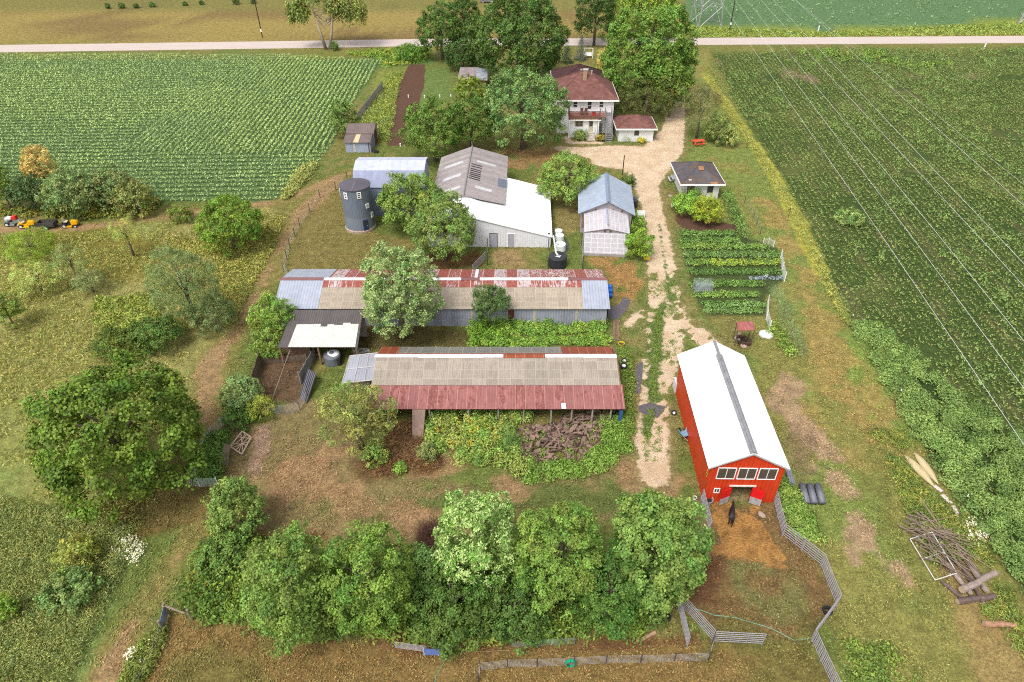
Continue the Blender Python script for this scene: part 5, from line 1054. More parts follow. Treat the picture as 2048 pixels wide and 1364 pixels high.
tyre(1654, 1223, .36, .25, 'bare tyre lying beside the solid sheeted panel'); tyre(1332, 1236, .33, .25, 'dark tyre at the foot of the tree belt'); tyre(752, 305, .5, .3, 'large tyre lying beside the tin shed')
tyre(1248, 727, .34, .3, 'wheel with white rim lying nearer the yellow tub', True, .3); tyre(1247, 737, .36, .3, 'wheel with white rim lying just below its twin', True, .3); tyre(1347, 829, .26, .2, 'small wheel with pale hub by the red barn wall', True, 1.1); tyre(893, 1068, .45, .3, 'dark tyre half hidden by the pale leaved tree', False, .4)
# horse
def horse():
    V = [(0, -.62, 1.3, .25), (0, -.2, 1.26, .3), (0, .2, 1.25, .29), (0, .5, 1.3, .25), (0, .72, 1.42, .17), (0, .95, 1.5, .125), (0, 1.15, 1.54, .105), (0, 1.32, 1.45, .095), (0, 1.5, 1.32, .06), (0, 1.6, 1.25, .055)]
    E = [(i, i+1) for i in range(9)]; R = [(v[3]*.86, v[3]) for v in V]; P = [v[:3] for v in V]
    def chain(root, pts):
        k = root
        for x, y, z, r in pts: P.append((x, y, z)); R.append((r, r)); E.append((k, len(P)-1)); k = len(P)-1
    for s_, o1, o2 in ((-1, .12, 0), (1, -.1, .14)):
        chain(0, [(s_*.15, -.68, 1.1, .17), (s_*.16, -.55+o1, .88, .12), (s_*.16, -.86+o1, .52, .062), (s_*.16, -.8+o1*1.2, .14, .05), (s_*.16, -.76+o1*1.2, .03, .062)])
        chain(3, [(s_*.16, .48, 1.02, .12), (s_*.15, .5+o2, .58, .062), (s_*.15, .5+o2*.6, .15, .045), (s_*.15, .54+o2*.6, .03, .058)])
        chain(6, [(s_*.06, 1.12, 1.68, .03)])
    me = bpy.data.meshes.new('horse'); me.from_pydata(P, E, []); o_ = bpy.data.objects.new('horse', me); COL.objects.link(o_)
    md = o_.modifiers.new('skin', 'SKIN'); md.use_smooth_shade = True
    for i, v in enumerate(me.skin_vertices[0].data): v.radius = R[i]; v.use_root = (i == 0)
    o_.modifiers.new('sub', 'SUBSURF').levels = 2; o_.modifiers['sub'].render_levels = 2
    me.materials.append(mat_plain('black_coat', (.012, .009, .011), .6, .2, 3)); return o_
h_ = horse(); h_.location = G(1460, 1040); h_.rotation_euler = (0, 0, math.radians(-16)); h_.scale = (.74, .7, .74); tag(h_, 'black horse walking across the straw toward the barn doors', 'horse')
HM = mat_plain('black_mane', (.008, .007, .008), .6, .2)
MB().tube([(0, -.84, 1.38), (0, -1.0, 1.2), (0, -1.04, .8), (0, -1.02, .45)], [.05, .07, .07, .02], 7).build('tail', HM, h_, smooth=True)
MB().slab([(0.02, .6, 1.62), (-.05, 1.12, 1.69), (-.1, 1.05, 1.5), (-.13, .62, 1.46)], .03).build('mane', HM, h_)
# firewood heap: every billet is an object, copies of eight shapes
WM = [mat_wood('billet_a', A(150, 122, 110), .35, (8, 2, 8)), mat_wood('billet_b', A(118, 92, 82), .35, (8, 2, 8)), mat_wood('billet_c', A(150, 124, 108), .3, (8, 2, 8))]
rw = random.Random(9); protos = []
for i in range(9):
    L = (.85, 1.2, .6, 1.3, 1.8, .7, 1.1, 1.0, .55)[i]; r = (.11, .085, .19, .09, .05, .13, .1, .07, .25)[i]
    m = MB()
    if i % 2: m.tube([(0, -L/2, 0), (0.02, 0, .01), (0, L/2, 0)], [r, r*.95, r*.85], 8)
    else: m.prism([(-r, -r*.7), (r*.9, -r*.8), (r*.7, r*.3), (0, r), (-r*.8, r*.4)], -L/2, L/2)
    o_ = m.build('firewood', WM[i % 3]); tag(o_, 'weathered billet of wood tossed on the firewood heap', 'firewood', 'firewood billets in the heap'); protos.append(o_)
HP = wpoly([(1030, 858), (1060, 850), (1110, 852), (1120, 832), (1200, 820), (1232, 822), (1220, 850), (1200, 885), (1160, 918), (1110, 930), (1060, 920), (1035, 905)])
g = np.random.default_rng(3); pts = scatter(g, HP, 285); ed = sdist(pts, HP)
for i, (p, e_) in enumerate(zip(pts, ed)):
    o_ = protos[i % 9]
    if i >= 9: o_ = o_.copy(); COL.objects.link(o_)
    o_.location = (p[0], p[1], 00.06+min(.5, e_*.35)*rw.uniform(.55, 1.05)); o_.rotation_euler = (rw.uniform(-.35, .35), rw.uniform(0, 6), rw.uniform(0, 6.28)); s_ = rw.uniform(.55, 1.05); o_.scale = (s_, s_, s_)
MB_ = MB(); h = [(HP[:, 0].mean(), HP[:, 1].mean())]; C = Vector((HP[:, 0].mean(), HP[:, 1].mean(), 0))
o_ = MB().lathe([(2.7, 0), (2.2, .12), (1.4, .25), (.4, .3)], 18).build('bark_litter', mat_plain('bark_litter', A(84, 66, 56), .95, .5, 5), None, C); tag(o_, None, None, None, 'stuff'); o_.scale = (.95, .62, 1)
# logs and brush by the crop
LOGM = mat_wood('grey_log', A(168, 150, 140), .35, (3, 3, 3)); LOGD = mat_wood('dark_log', A(112, 94, 88), .35, (3, 3, 3)); LOGO = mat_wood('orange_log', A(178, 136, 108), .35, (3, 3, 3)); CUT = mat_plain('cut_end', A(206, 180, 150), .8, .15)
def log(a, b, r, z, label, mat=LOGM, z2=None):
    a, b = G(a[0], a[1]), G(b[0], b[1]); t = thing('log', label, 'log', (a.x, a.y, 0), 0, 'logs by the crop edge'); d = b-a; z2 = z if z2 is None else z2
    g_ = random.Random(int(a.x*50)); MB().tube([(d.x*i/7+(g_.uniform(-.04, .04) if 0 < i < 7 else 0), d.y*i/7+(g_.uniform(-.04, .04) if 0 < i < 7 else 0), z+(z2-z)*i/7+(g_.uniform(-.03, .03) if 0 < i < 7 else 0)) for i in range(8)], [r*(1-.12*i/7)*(g_.uniform(.88, 1.1) if 0 < i < 7 else 1) for i in range(8)], 9).build('bark', mat, t, smooth=False)
    dn = Vector((d.x, d.y, z2-z)).normalized(); MB().tube([Vector((d.x, d.y, z2)), Vector((d.x, d.y, z2))+dn*.01], r*.84, 10).build('cut_end', CUT, t); MB().tube([Vector((0, 0, z))-dn*.01, Vector((0, 0, z))], r*.92, 10).build('cut_end', CUT, t)
log((1892, 1132), (1940, 1192), .17, .2, 'grey log end-on under the crossing logs', LOGM); log((1938, 1132), (1972, 1188), .2, .22, 'pale log leaning beside the crossing log', LOGM); log((1916, 1190), (1984, 1155), .25, .62, 'thick rough log lying across the stack top', LOGM, .55)
log((1912, 1207), (1988, 1196), .22, .24, 'dark log along the lower edge of the stack', LOGD); log((1882, 1165), (1930, 1205), .14, .15, 'thin log at the lawn side of the stack', LOGD); log((1965, 1250), (2028, 1254), .2, .2, 'reddish log lying alone on the lawn', LOGO); log((1925, 1140), (1965, 1210), .15, .2, 'half buried log between the crossing logs', LOGD)
def brush(pp, n, label, cols, seed, zmax=.8, L=(1.2, 2.8), r=.03, name='brush_pile', ang=None):
    g = np.random.default_rng(seed); W = wpoly(pp); pts = scatter(g, W, n); c0 = W.mean(0); m = MB()
    for p in pts:
        a_ = g.uniform(0, 6.28) if ang is None else ang+g.normal(0, .5); l_ = g.uniform(*L)/2; z = g.uniform(.05, zmax); tz = g.normal(0, .2)*l_
        x, y = p-c0; rr = r*g.uniform(.5, 1.6)
        m.tube([(x-math.cos(a_)*l_, y-math.sin(a_)*l_, max(.03, z-tz)), (x+g.normal(0, .1), y+g.normal(0, .1), z+.08), (x+math.cos(a_)*l_, y+math.sin(a_)*l_, max(.03, z+tz))], [rr, rr*.8, rr*.3], 4, False)
    o_ = m.build(name, cols, None, (c0[0], c0[1], 0)); return tag(o_, label, 'brush pile')
brush([(1830, 1040), (1870, 1050), (1930, 1110), (1950, 1140), (1880, 1150), (1840, 1090)], 120, 'tangle of grey branches beside the pipe frame', mat_wood('branch', A(140, 122, 106), .5), 4, .7, (1.5, 3.6), .05, ang=-.9)
brush([(835, 1055), (888, 1050), (905, 1100), (840, 1115)], 170, 'dark brown brush pile behind the pale leaved tree', mat_wood('dark_twig', A(96, 66, 54), .4), 5, .9, (.7, 1.6), .018)
brush([(500, 1085), (560, 1078), (640, 1072), (640, 1095), (590, 1110), (500, 1115)], 170, 'reddish burnt brush pile above the tree belt', mat_wood('rust_twig', A(134, 78, 48), .4), 6, .6, (.7, 1.8), .018)
brush([(555, 1082), (640, 1070), (630, 1088), (580, 1100)], 26, 'fresh orange split wood on the burnt brush pile', mat_wood('orange_split', A(226, 160, 116), .3), 7, .75, (.4, .9), .05)
brush([(800, 870), (840, 870), (860, 920), (790, 930)], 100, 'dry brown twig tangle in front of the open shed', mat_wood('dry_twig', A(140, 108, 80), .4), 8, .5, (.8, 2), .014)
# pipe frame
P = [G(1820, 1078, .3), G(1864, 1064, .55), G(1914, 1146, .5), G(1870, 1160, .2)]; L0 = Vector((P[3].x, P[3].y, 0)); q = [p-L0 for p in P]; t = thing('pipe_frame', 'rectangular white pipe frame leaning on the brush', 'pipe frame', L0)
for a, b in ((0, 1), (1, 2), (2, 3), (3, 0)): MB().tube([q[a], q[b]], .035, 6).build('rail', mat_plain('white_pipe', A(226, 222, 222), .5, .1), t)
MB().tube([(q[0]+q[3])/2, (q[1]+q[2])/2], .03, 6).build('crossbar', mat_plain('white_pipe', A(226, 222, 222), .5, .1), t)
# kayaks
def kayak(a, b, w, label):
    a, b = G(*a), G(*b); o_, an, L = frame2(a, b); t = thing('kayak', label, 'kayak', o_, an, 'kayaks on the grass'); n = 15; vs, fs = [], []; K_ = 10
    for i in range(n):
        u = i/(n-1); hw_ = w/2*max(.02, math.sin(math.pi*u**.9))**.75; hh = .34*max(.03, math.sin(math.pi*u))**.5
        for j in range(K_): a_ = math.pi*j/(K_-1); vs.append((u*L, hw_*math.cos(a_), .04+hh*math.sin(a_)))
    for i in range(n-1):
        for j in range(K_-1): fs.append((i*K_+j, (i+1)*K_+j, (i+1)*K_+j+1, i*K_+j+1))
        fs.append((i*K_, i*K_+K_-1, (i+1)*K_+K_-1, (i+1)*K_))
    MB().add(vs, fs).build('hull', mat_plain('tan_hull', A(214, 194, 150), .5, .1), t, smooth=True); MB().tube([(L*.08, 0, .25), (L*.5, 0, .4), (L*.92, 0, .25)], .02, 5).build('keel', mat_plain('tan_keel', A(196, 178, 140), .5, .1), t)
kayak((1808, 911), (1868, 975), .78, 'tan upturned kayak lying nearer the lawn'); kayak((1828, 906), (1876, 970), .72, 'tan upturned kayak partly tucked behind its twin')
for a, b, l in (((1868, 972), (1884, 984), 'pale board at the tail of the kayaks'), ((1884, 990), (1902, 1008), 'white peeling board among the daisies'), ((1905, 1012), (1920, 1038), 'white peeling board beyond the daisies')):
    a, b = G(*a), G(*b); o_, an, L = frame2(a, b); tag(MB().box(0, L, -.16, .16, .02, .08).build('white_board', mat_plain('peeling_board', A(222, 206, 200), .7, .3, 4), None, o_), l, 'board', 'white boards by the kayaks').rotation_euler.z = an
# rolls of wire mesh, corrugated sheet
RG = mat_ribbed('wire_roll', A(132, 134, 144), 1, .12, .5, .2, .4, .05, .5, gr=.2)
for x0, x1, l in ((1602, 1612, 'grey wire roll nearest the barn weeds'), (1617, 1627, 'grey wire roll in the middle of three'), (1633, 1643, 'grey wire roll nearest the bare soil')):
    a, b = G(x0, 974), G(x1, 1010); o_, an, L = frame2(a, b); t = thing('wire_roll', l, 'wire roll', o_, an-math.pi/2, 'rolls of wire mesh'); MB().tube([(0, 0, .27), (0, L, .27)], .27, 14).build('roll', RG, t, smooth=True); MB().tube([(0, -.012, .27), (0, 0, .27)], .2, 12).build('core', DARK, t)
p = [G(1571, 938, .9), G(1580, 932, .9), G(1592, 968, .15), G(1582, 972, .15)]; L0 = Vector((p[0].x, p[0].y, 0)); o_ = recalc(MB().slab([v-L0 for v in p], .05).build('metal_sheet', mat_ribbed('sheet_grey', A(130, 132, 144), 0, .2, .5, 0, .3, .1, .6), None, L0)); tag(o_, 'grey corrugated sheet leaning at the barn side wall', 'metal sheet')
# buckets, trough, tubs, barrels, tanks
def bucket(px, py, r, h, label, mat, name='bucket', cat='bucket', inner=DARK, group=None):
    t = thing(name, label, cat, G(px, py), 0, group); MB().lathe([(r*.82, 0), (r, h), (r*1.06, h+.02), (r*.94, h+.02), (r*.9, h*.6)], 18).build('body', mat, t); MB().lathe([(.01, h*.6), (r*.9, h*.6+.01)], 18).build('inside', inner, t)
    return t
bucket(1603, 1060, .2, .4, 'white bucket on the lawn outside the paddock panels', WHITEF); bucket(1412, 1006, .45, .55, 'round black stock trough with pale rim at the barn corner', mat_plain('pale_rim_trough', A(176, 176, 178), .5, .1), 'stock_trough', 'trough')
bucket(1242, 692, .32, .35, 'round yellow tub at the shed corner', mat_plain('yellow_tub', (.6, .42, .02), .5, .1), 'tub', 'tub', mat_plain('tub_soil', (.06, .05, .03), .9, .3)); bucket(1389, 998, .16, .2, 'small white pan on the grass by the trough', WHITEF, 'pan', 'pan')
tag(MB().box(-.35, .35, -.25, .25, 0, .35).build('yellow_crate', mat_plain('yellow_crate', (.65, .42, .03), .5, .1), None, G(1293, 518)), 'yellow plastic crate below the round bush', 'crate')
t = thing('white_crate', 'white open crate beside the drive near the blue roof', 'crate', G(1281, 433)); MB().box(-.5, .5, -.4, .4, 0, .06).box(-.5, -.44, -.4, .4, .06, .7).box(.44, .5, -.4, .4, .06, .7).box(-.44, .44, -.4, -.34, .06, .7).box(-.44, .44, .34, .4, .06, .7).build('slats', WHITEF, t)
BB = mat_plain('blue_plastic', (.01, .1, .42), .35, .1)
for i, (x, y, l) in enumerate(((1216, 578, 'blue barrel lying furthest from the wall weeds'), (1217, 586, 'blue barrel lying in the middle of three'), (1216, 595, 'blue barrel lying nearest the torn black sheet'))):
    o_ = G(x, y); t = thing('blue_barrel', l, 'barrel', o_, 0, 'blue barrels at the long shed'); M = Matrix.Translation((0, 0, .29)) @ Matrix.Rotation(math.pi/2, 4, 'Y'); MB(M).lathe([(.24, -.44), (.28, -.4), (.29, -.15), (.27, -.12), (.29, -.09), (.29, .12), (.27, .15), (.29, .18), (.28, .4), (.24, .44)], 16).build('body', BB, t, smooth=True); MB(M).lathe([(.01, .44), (.23, .45)], 14).build('lid', DARK, t)
def tank(px, py, r, h, label, mat, name='water_tank', lid=True, lidm=None):
    t = thing(name, label, 'tank', G(px, py)); MB().lathe([(r, 0), (r*1.01, h*.1), (r, h*.5), (r*1.01, h*.88), (r*.95, h*.96), (r*.3, h*1.08)], 28).build('body', mat, t, smooth=False)
    if lid: MB().lathe([(r*.3, h*1.05), (r*.3, h*1.14), (r*.1, h*1.17)], 16).build('lid', lidm or mat, t)
    return t
BLT = mat_plain('black_tank', (.03, .032, .036), .45, .2); WHT = mat_plain('white_tank', (.66, .7, .66), .5, .1)
t = tank(1115, 531, 1.08, 1.45, 'large black rainwater tank fed by a white gutter', BLT); L0 = Vector(t.location)
k = G(1107, 472, 1.6)-L0; MB().tube([k, Vector((-.25, .1, 1.7)), Vector((-.05, -.4, 1.62))], [.1, .1, .13], 7).build('gutter', WCAP, t); recalc(MB().slab([(-.35, -.55, 1.6), (.15, -.75, 1.6), (.35, -.3, 1.6), (.0, -.45, 1.6)], .06).build('spout', WCAP, t))
t = tank(1120, 500, .68, .95, 'white round tank closest to the black rainwater tank', WHT); MB().lathe([(.1, .99), (.1, 1.03)], 10, (-.3, -.3, 0)).build('cap', DARK, t)
tank(1119, 480, .55, .8, 'middle one of three white tanks by the barn', WHT); tank(1117, 470, .5, .75, 'small white tank furthest from the black tank', WHT)
t = tank(667, 724, .82, 1.05, 'grey black water tank with white top beside the pen', mat_plain('grey_tank', A(120, 124, 134), .4, .2)); MB().lathe([(.62, 1.06), (.4, 1.16), (.1, 1.2)], 18, (.1, .1, 0)).build('white_cover', WCAP, t); MB().box(.55, .85, -.6, .1, 0, .8).build('black_bag', DARK, t)
tag(MB().tube([(0, 0, .3), (.9, .15, .3)], .3, 12).build('white_drum', WHT, None, G(1343, 414)), 'white drum lying beside the shrubs by the cottage', 'drum')
t = thing('tarp_bins', 'dark bins against the blue roofed shed wall', 'bins', G(1268, 415)); MB().lathe([(.4, 0), (.46, 1.0), (.5, 1.05), (.2, 1.15)], 12).build('bin', BLT, t); MB().lathe([(.4, 0), (.46, .9), (.5, .95), (.2, 1.05)], 12, (.1, 1.1, 0)).build('bin', mat_plain('grey_bin', A(90, 96, 108), .5, .1), t)
tag(MB().lathe([(.75, 0), (.7, .12), (.5, .2), (.1, .24)], 14).build('white_bundle', mat_plain('plastic_bundle', A(228, 226, 228), .5, .2, 5), None, G(1532, 669)), 'crumpled white netting bundle on the grass by the asparagus', 'bundle')
# wheelbarrow
t = thing('wheelbarrow', 'pale blue wheelbarrow standing against the red barn', 'wheelbarrow', G(1366, 872), math.radians(-70)); BLW = mat_plain('pale_blue_tray', A(140, 184, 212), .5, .1)
MB().slab([(-.25, -.3, .35), (.55, -.42, .6), (.55, .42, .6), (-.25, .3, .35)], .05).slab([(-.25, -.3, .35), (.55, -.42, .6), (.6, -.5, .78), (-.3, -.4, .7)], .03).slab([(-.25, .3, .35), (.55, .42, .6), (.6, .5, .78), (-.3, .4, .7)], .03).build('tray', BLW, t); wheel_parts(t, (-.6, 0, .2), .2, .1, 'y', False)
for s_ in (-1, 1): MB().tube([(-.6, s_*.08, .2), (.3, s_*.3, .4), (1.1, s_*.32, .62)], .025, 5).build('handle', WOODG, t); MB().tube([(.35, s_*.28, .42), (.4, s_*.3, 0)], .025, 5).build('leg', STEELD, t)
tag(MB().box(-.1, .1, -.5, .5, 0, 1.1).build('leaning_board', WCAP, None, G(1349, 779)), 'white panel standing at the barn wall', 'panel')
# picnic table
def picnic(px, py, label, mat, rz=0, s_=1.0):
    t = thing('picnic_table', label, 'picnic table', G(px, py), rz); t.scale = (s_, s_, s_)
    MB().box(-.9, .9, -.38, .38, .72, .77).build('table_top', mat, t)
    for y in (-.72, .72): MB().box(-.9, .9, y-.14, y+.14, .42, .46).build('bench', mat, t)
    for x in (-.65, .65):
        m = MB(); m.box(x-.04, x+.04, -.8, .8, .36, .42).box(x-.04, x+.04, -.36, .36, .66, .72)
        for s2 in (-1, 1): m.slab([(x-.04, s2*.3, .7), (x+.04, s2*.3, .7), (x+.04, s2*.7, 0), (x-.04, s2*.7, 0)], .08)
        m.build('leg', mat, t)
    return t
picnic(1396, 290, 'red picnic table on the lawn beside the drive', mat_plain('red_table', (.62, .06, .035), .5, .1), .12, 1.05); picnic(1346, 362, 'weathered white picnic table against the cottage wall', mat_plain('grey_table', A(196, 196, 204), .6, .15), math.pi/2, .85)
# fire pit and stones
c0 = G(1486, 686); t = thing('fire_pit', 'dark ring fire pit under the small red roof', 'fire pit', c0); m = MB()
for i in range(12): a_ = i*.524; m.prism([(math.cos(a_)*.5, 0), (math.cos(a_+.45)*.5, 0), (math.cos(a_+.45)*.75, .5), (math.cos(a_)*.75, .5)], math.sin(a_)*.6-.08, math.sin(a_)*.6+.08)
m.build('ring', mat_wood('burnt_wood', A(92, 66, 56), .4), t); MB().lathe([(.55, 0), (.5, .12), (.1, .2)], 12).build('ash', DARK, t)
STN = mat_plain('field_stone', A(186, 166, 148), .9, .25, 4)
def stone(px, py, r, label):
    g = random.Random(int(px)); o_ = MB().lathe([(r*.7, 0), (r, r*.35), (r*.8, r*.8), (r*.3, r)], 9).build('stone', STN, None, G(px, py)); o_.scale = (1.2, g.uniform(.7, 1), .8); o_.rotation_euler.z = g.uniform(0, 3); tag(o_, label, 'stone')
stone(1474, 679, .32, 'pale stone on the drive side of the fire pit'); stone(1487, 693, .34, 'pale stone in front of the fire pit'); stone(1478, 669, .26, 'stone under the back of the red tin roof'); stone(1523, 1031, .3, 'white rock lying on the straw by the panels'); stone(1340, 393, .3, 'pale rock at the cottage corner by the drive')
# ground sheets
TARP = mat_plain('black_weed_cloth', A(104, 98, 104), .7, .25, 3)
def tarp(pp, label, mat=TARP):
    P = [G(x, y) for x, y in pp]; L0 = sum(P, Vector())/len(P); q = [p-L0+Vector((0, 0, .03)) for p in P]; o_ = recalc(MB().slab(q, .02).build('ground_cloth', mat, None, L0)); tag(o_, label, 'ground cloth')
tarp([(1214, 616), (1238, 610), (1248, 594), (1262, 600), (1256, 616), (1240, 636), (1220, 640)], 'torn grey ground cloth at the corner of the long shed'); tarp([(1275, 726), (1286, 725), (1284, 756), (1279, 788), (1268, 786), (1271, 750)], 'narrow strip of grey ground cloth beside the drive'); tarp([(1276, 812), (1298, 806), (1330, 813), (1328, 822), (1315, 836), (1278, 824)], 'grey ground cloth lying across the wheel tracks'); tarp([(1120, 490), (1134, 476), (1140, 498), (1128, 510)], 'dark ground cloth under the white tanks', mat_plain('dark_cloth', A(78, 76, 86), .7, .2))
for x, l in ((1228, 'old plank lying nearer the long shed'), (1235, 'old plank lying beside its twin near the drive')):
    a, b = G(x, 681), G(x+.5, 640); o_, an, L = frame2(a, b); tag(MB().box(0, L, -.13, .13, .0, .09).build('plank', mat_wood('old_plank', A(140, 110, 92), .3, (1, 8, 8)), None, o_), l, 'plank').rotation_euler.z = an
for a, b, z, l in (((1274, 1285), (1279, 1262), .1, 'broken post stub at the foot of the trees'), ((1281, 1281), (1311, 1266), .06, 'pale plank lying near the broken post stub')):
    a, b = G(*a), G(*b); o_, an, L = frame2(a, b); tag(MB().box(0, L, -.09, .09, 0, z+.08).build('plank', mat_wood('pale_plank', A(196, 158, 128), .3, (1, 8, 8)), None, o_), l, 'plank').rotation_euler.z = an
# white lattice frame and board by the pen strip
P = [G(460, 893, .15), G(484, 908, .15), G(502, 874, .35), G(484, 862, .35)]; L0 = Vector((P[0].x, P[0].y, 0)); q = [p-L0 for p in P]; t = thing('trellis_frame', 'white wooden trellis frame lying by the plank', 'trellis', L0); PNK = mat_wood('pinkish_wood', A(216, 188, 168), .2)
for a, b in ((0, 1), (1, 2), (2, 3), (3, 0)): MB().tube([q[a], q[b]], .07, 4).build('rail', PNK, t)
lp = lambda u, v: (q[0]*(1-u)+q[1]*u)*(1-v)+(q[3]*(1-u)+q[2]*u)*v+Vector((0, 0, .05)); m = MB()
for u0, v0, u1, v1 in ((0, .2, 1, .5), (.1, 0, .6, 1), (.5, 0, .9, 1), (0, .6, 1, .9), (.2, 0, 1, .7), (0, .9, 1, .1), (.75, 0, .35, 1)): m.tube([lp(u0, v0), lp(u1, v1)], .035, 4)
m.build('lattice', PNK, t)
p = [G(440, 927, .0), G(456, 934, .0), G(460, 890, .9), G(449, 886, .9)]; L0 = p[0].copy(); o_ = recalc(MB().slab([v-L0 for v in p], .06).build('brown_board', WP_, None, L0)); tag(o_, 'brown plank board leaning beside the white trellis frame', 'board')
# hoses
def hose(pp, label, mat, r=.025, closed=False):
    P = [G(x, y)+Vector((0, 0, .04)) for x, y in pp]; L0 = P[0].copy(); tag(MB().tube([p-L0 for p in P], r, 5).build('garden_hose', mat, None, L0), label, 'hose')
HG_ = mat_plain('green_hose', A(130, 180, 150), .5, .1)
hose([(1375, 1213), (1392, 1219), (1405, 1222), (1428, 1231), (1450, 1233), (1475, 1237), (1500, 1245), (1530, 1253), (1548, 1260), (1570, 1272), (1588, 1281), (1602, 1280), (1618, 1277)], 'pale green hose snaking across the horse paddock', HG_); hose([(889, 1313), (888, 1325), (880, 1340), (872, 1352), (869, 1372)], 'green hose trailing from the blue gate into the pasture', HG_)
t = thing('hose_coil', 'coiled green hose hung on the long hog wire fence', 'hose coil', G(1140, 1331)); m = MB()
for k in range(5): m.tube([(.3*math.cos(a_)*(1-.04*k), -.06-.03*k, .5+.4*math.sin(a_)*(1-.04*k)) for a_ in np.linspace(0, 6.3, 22)], .032, 5)
m.build('coil', mat_plain('teal_hose', A(38, 168, 128), .5, .1), t)
hose([(1020, 1301), (960, 1304), (900, 1306), (850, 1308)], 'pale string along the foot of the tree belt', mat_plain('string', A(190, 170, 120), .7, .1), .012)
# garden tractors and trailer
def mower(px, py, label, hood, body, seat, rz=0.0, name='garden_tractor'):
    t = thing(name, label, 'garden tractor', G(px, py), rz, 'garden tractors parked at the meadow edge')
    MB().prism([(.25, .35), (1.0, .4), (1.05, .65), (.9, .82), (.3, .88)], -.26, .26).build('hood', hood, t); MB().box(-.75, .25, -.3, .3, .3, .5).prism([(-.85, .45), (-.3, .5), (-.35, .72), (-.8, .75)], -.38, .38).build('chassis', body, t)
    MB().prism([(-.55, .72), (-.15, .72), (-.15, .8), (-.48, .82), (-.6, 1.15), (-.68, 1.12)], -.24, .24).build('seat', seat, t); MB().box(-.35, .35, -.55, .55, .14, .28).build('mower_deck', hood, t)
    m = MB(); m.tube([(.2, 0, .8), (.08, 0, 1.02)], .025, 5).tube([(.08+.05*math.sin(a_)*.5, .18*math.cos(a_), 1.02+.15*math.sin(a_)*.5) for a_ in np.linspace(0, 6.28, 13)], .02, 5); m.build('steering_wheel', DARK, t)
    for y in (-.42, .42): wheel_parts(t, (-.55, y, .3), .3, .24, 'y'); wheel_parts(t, (.8, y, .2), .2, .16, 'y')
    return t
YEL = mat_plain('yellow_paint', (.7, .36, .01), .4, .08); CRM = mat_plain('cream_seat', A(226, 214, 184), .5, .1); GRM = mat_plain('grey_paint', A(150, 150, 146), .5, .15); RDP = mat_plain('red_paint', (.55, .03, .02), .5, .1)
mower(142, 453, 'yellow garden tractor standing alone at the end of the line', YEL, DARK, CRM, .1); mower(56, 454, 'yellow garden tractor with pale seat hood between trailer and grey one', YEL, YEL, CRM, .1)
t = mower(28, 450, 'grey garden tractor with a red cover at the picture edge', GRM, GRM, WCAP, .1); MB().prism([(.1, .9), (.8, .95), (.7, 1.3), (.2, 1.25)], -.3, .3).build('red_cover', RDP, t); MB().box(-.6, .2, -.4, .4, 1.0, 1.1).build('white_bag', WCAP, t)
t = thing('tipping_trailer', 'dark tipping trailer parked between two garden tractors', 'trailer', G(98, 455), .05); m = MB(); m.box(-1.1, 1.1, -.6, .6, .4, .46)
for z in (.46, .62, .78): m.box(-1.1, 1.1, -.6, -.55, z, z+.12).box(-1.1, 1.1, .55, .6, z, z+.12)
m.box(-1.1, -1.05, -.55, .55, .46, .9).box(1.05, 1.1, -.55, .55, .46, .9); m.build('tray', mat_plain('dark_trailer', A(80, 76, 74), .6, .2), t); MB().tube([(1.1, 0, .4), (2.0, 0, .35)], .04, 5).build('drawbar', STEELD, t); wheel_parts(t, (.1, -.7, .28), .28, .2, 'y'); wheel_parts(t, (.1, .7, .28), .28, .2, 'y')
# deck furniture
for x, l in ((2.0, 'slatted chair on the deck by the first window'), (2.7, 'slatted chair on the deck beside the middle window')):
    t = thing('deck_chair', l, 'chair', Vector((9.6+x, 111.2, 3.6)), 0, 'chairs on the farmhouse deck'); MB().box(-.25, .25, -.25, .25, .38, .44).build('seat', RL, t); MB().box(-.25, .25, .21, .26, .44, 1.1).build('backrest', RL, t)
    for sx in (-.2, .2):
        for sy in (-.2, .2): MB().box(sx-.03, sx+.03, sy-.03, sy+.03, 0, .38).build('leg', RL, t)
t = thing('red_cooler', 'red planter box on the deck corner', 'planter', Vector((9.6+4.0, 111.0, 3.6))); MB().box(-.3, .3, -.2, .2, 0, .5).build('box', RDP, t); MB().box(-.26, .26, -.16, .16, .5, .53).build('soil', DARK, t)
t = thing('yard_swing', 'white garden swing seat on the grass by the spruces', 'garden swing', G(1176, 115), 0); m = MB()
for x in (-1, 1): m.tube([(x, -.7, 0), (x, 0, 2), (x, .7, 0)], .06, 5)
m.tube([(-1, 0, 2), (1, 0, 2)], .06, 5); m.build('frame', WHITEF, t); MB().box(-.8, .8, -.3, .3, .45, .52).build('seat', WHITEF, t); MB().box(-.8, .8, .28, .34, .52, 1.1).build('backrest', WHITEF, t)
# tomato cages
t = thing('wire_cage', 'grey wire plant cages standing in the vegetable rows', 'plant cage', G(1406, 588)); m = MB()
for k in range(2):
    for i in range(9): m.tube([(-1.0, k*.9, .15+i*.16), (1.0, k*.9, .15+i*.16)], .018, 4)
    for i in range(11): m.tube([(-1.0+i*.2, k*.9, 0), (-1.0+i*.2, k*.9, 1.5)], .018, 4)
m.build('grid', mat_plain('grey_wire', A(176, 186, 190), .5, .1), t)
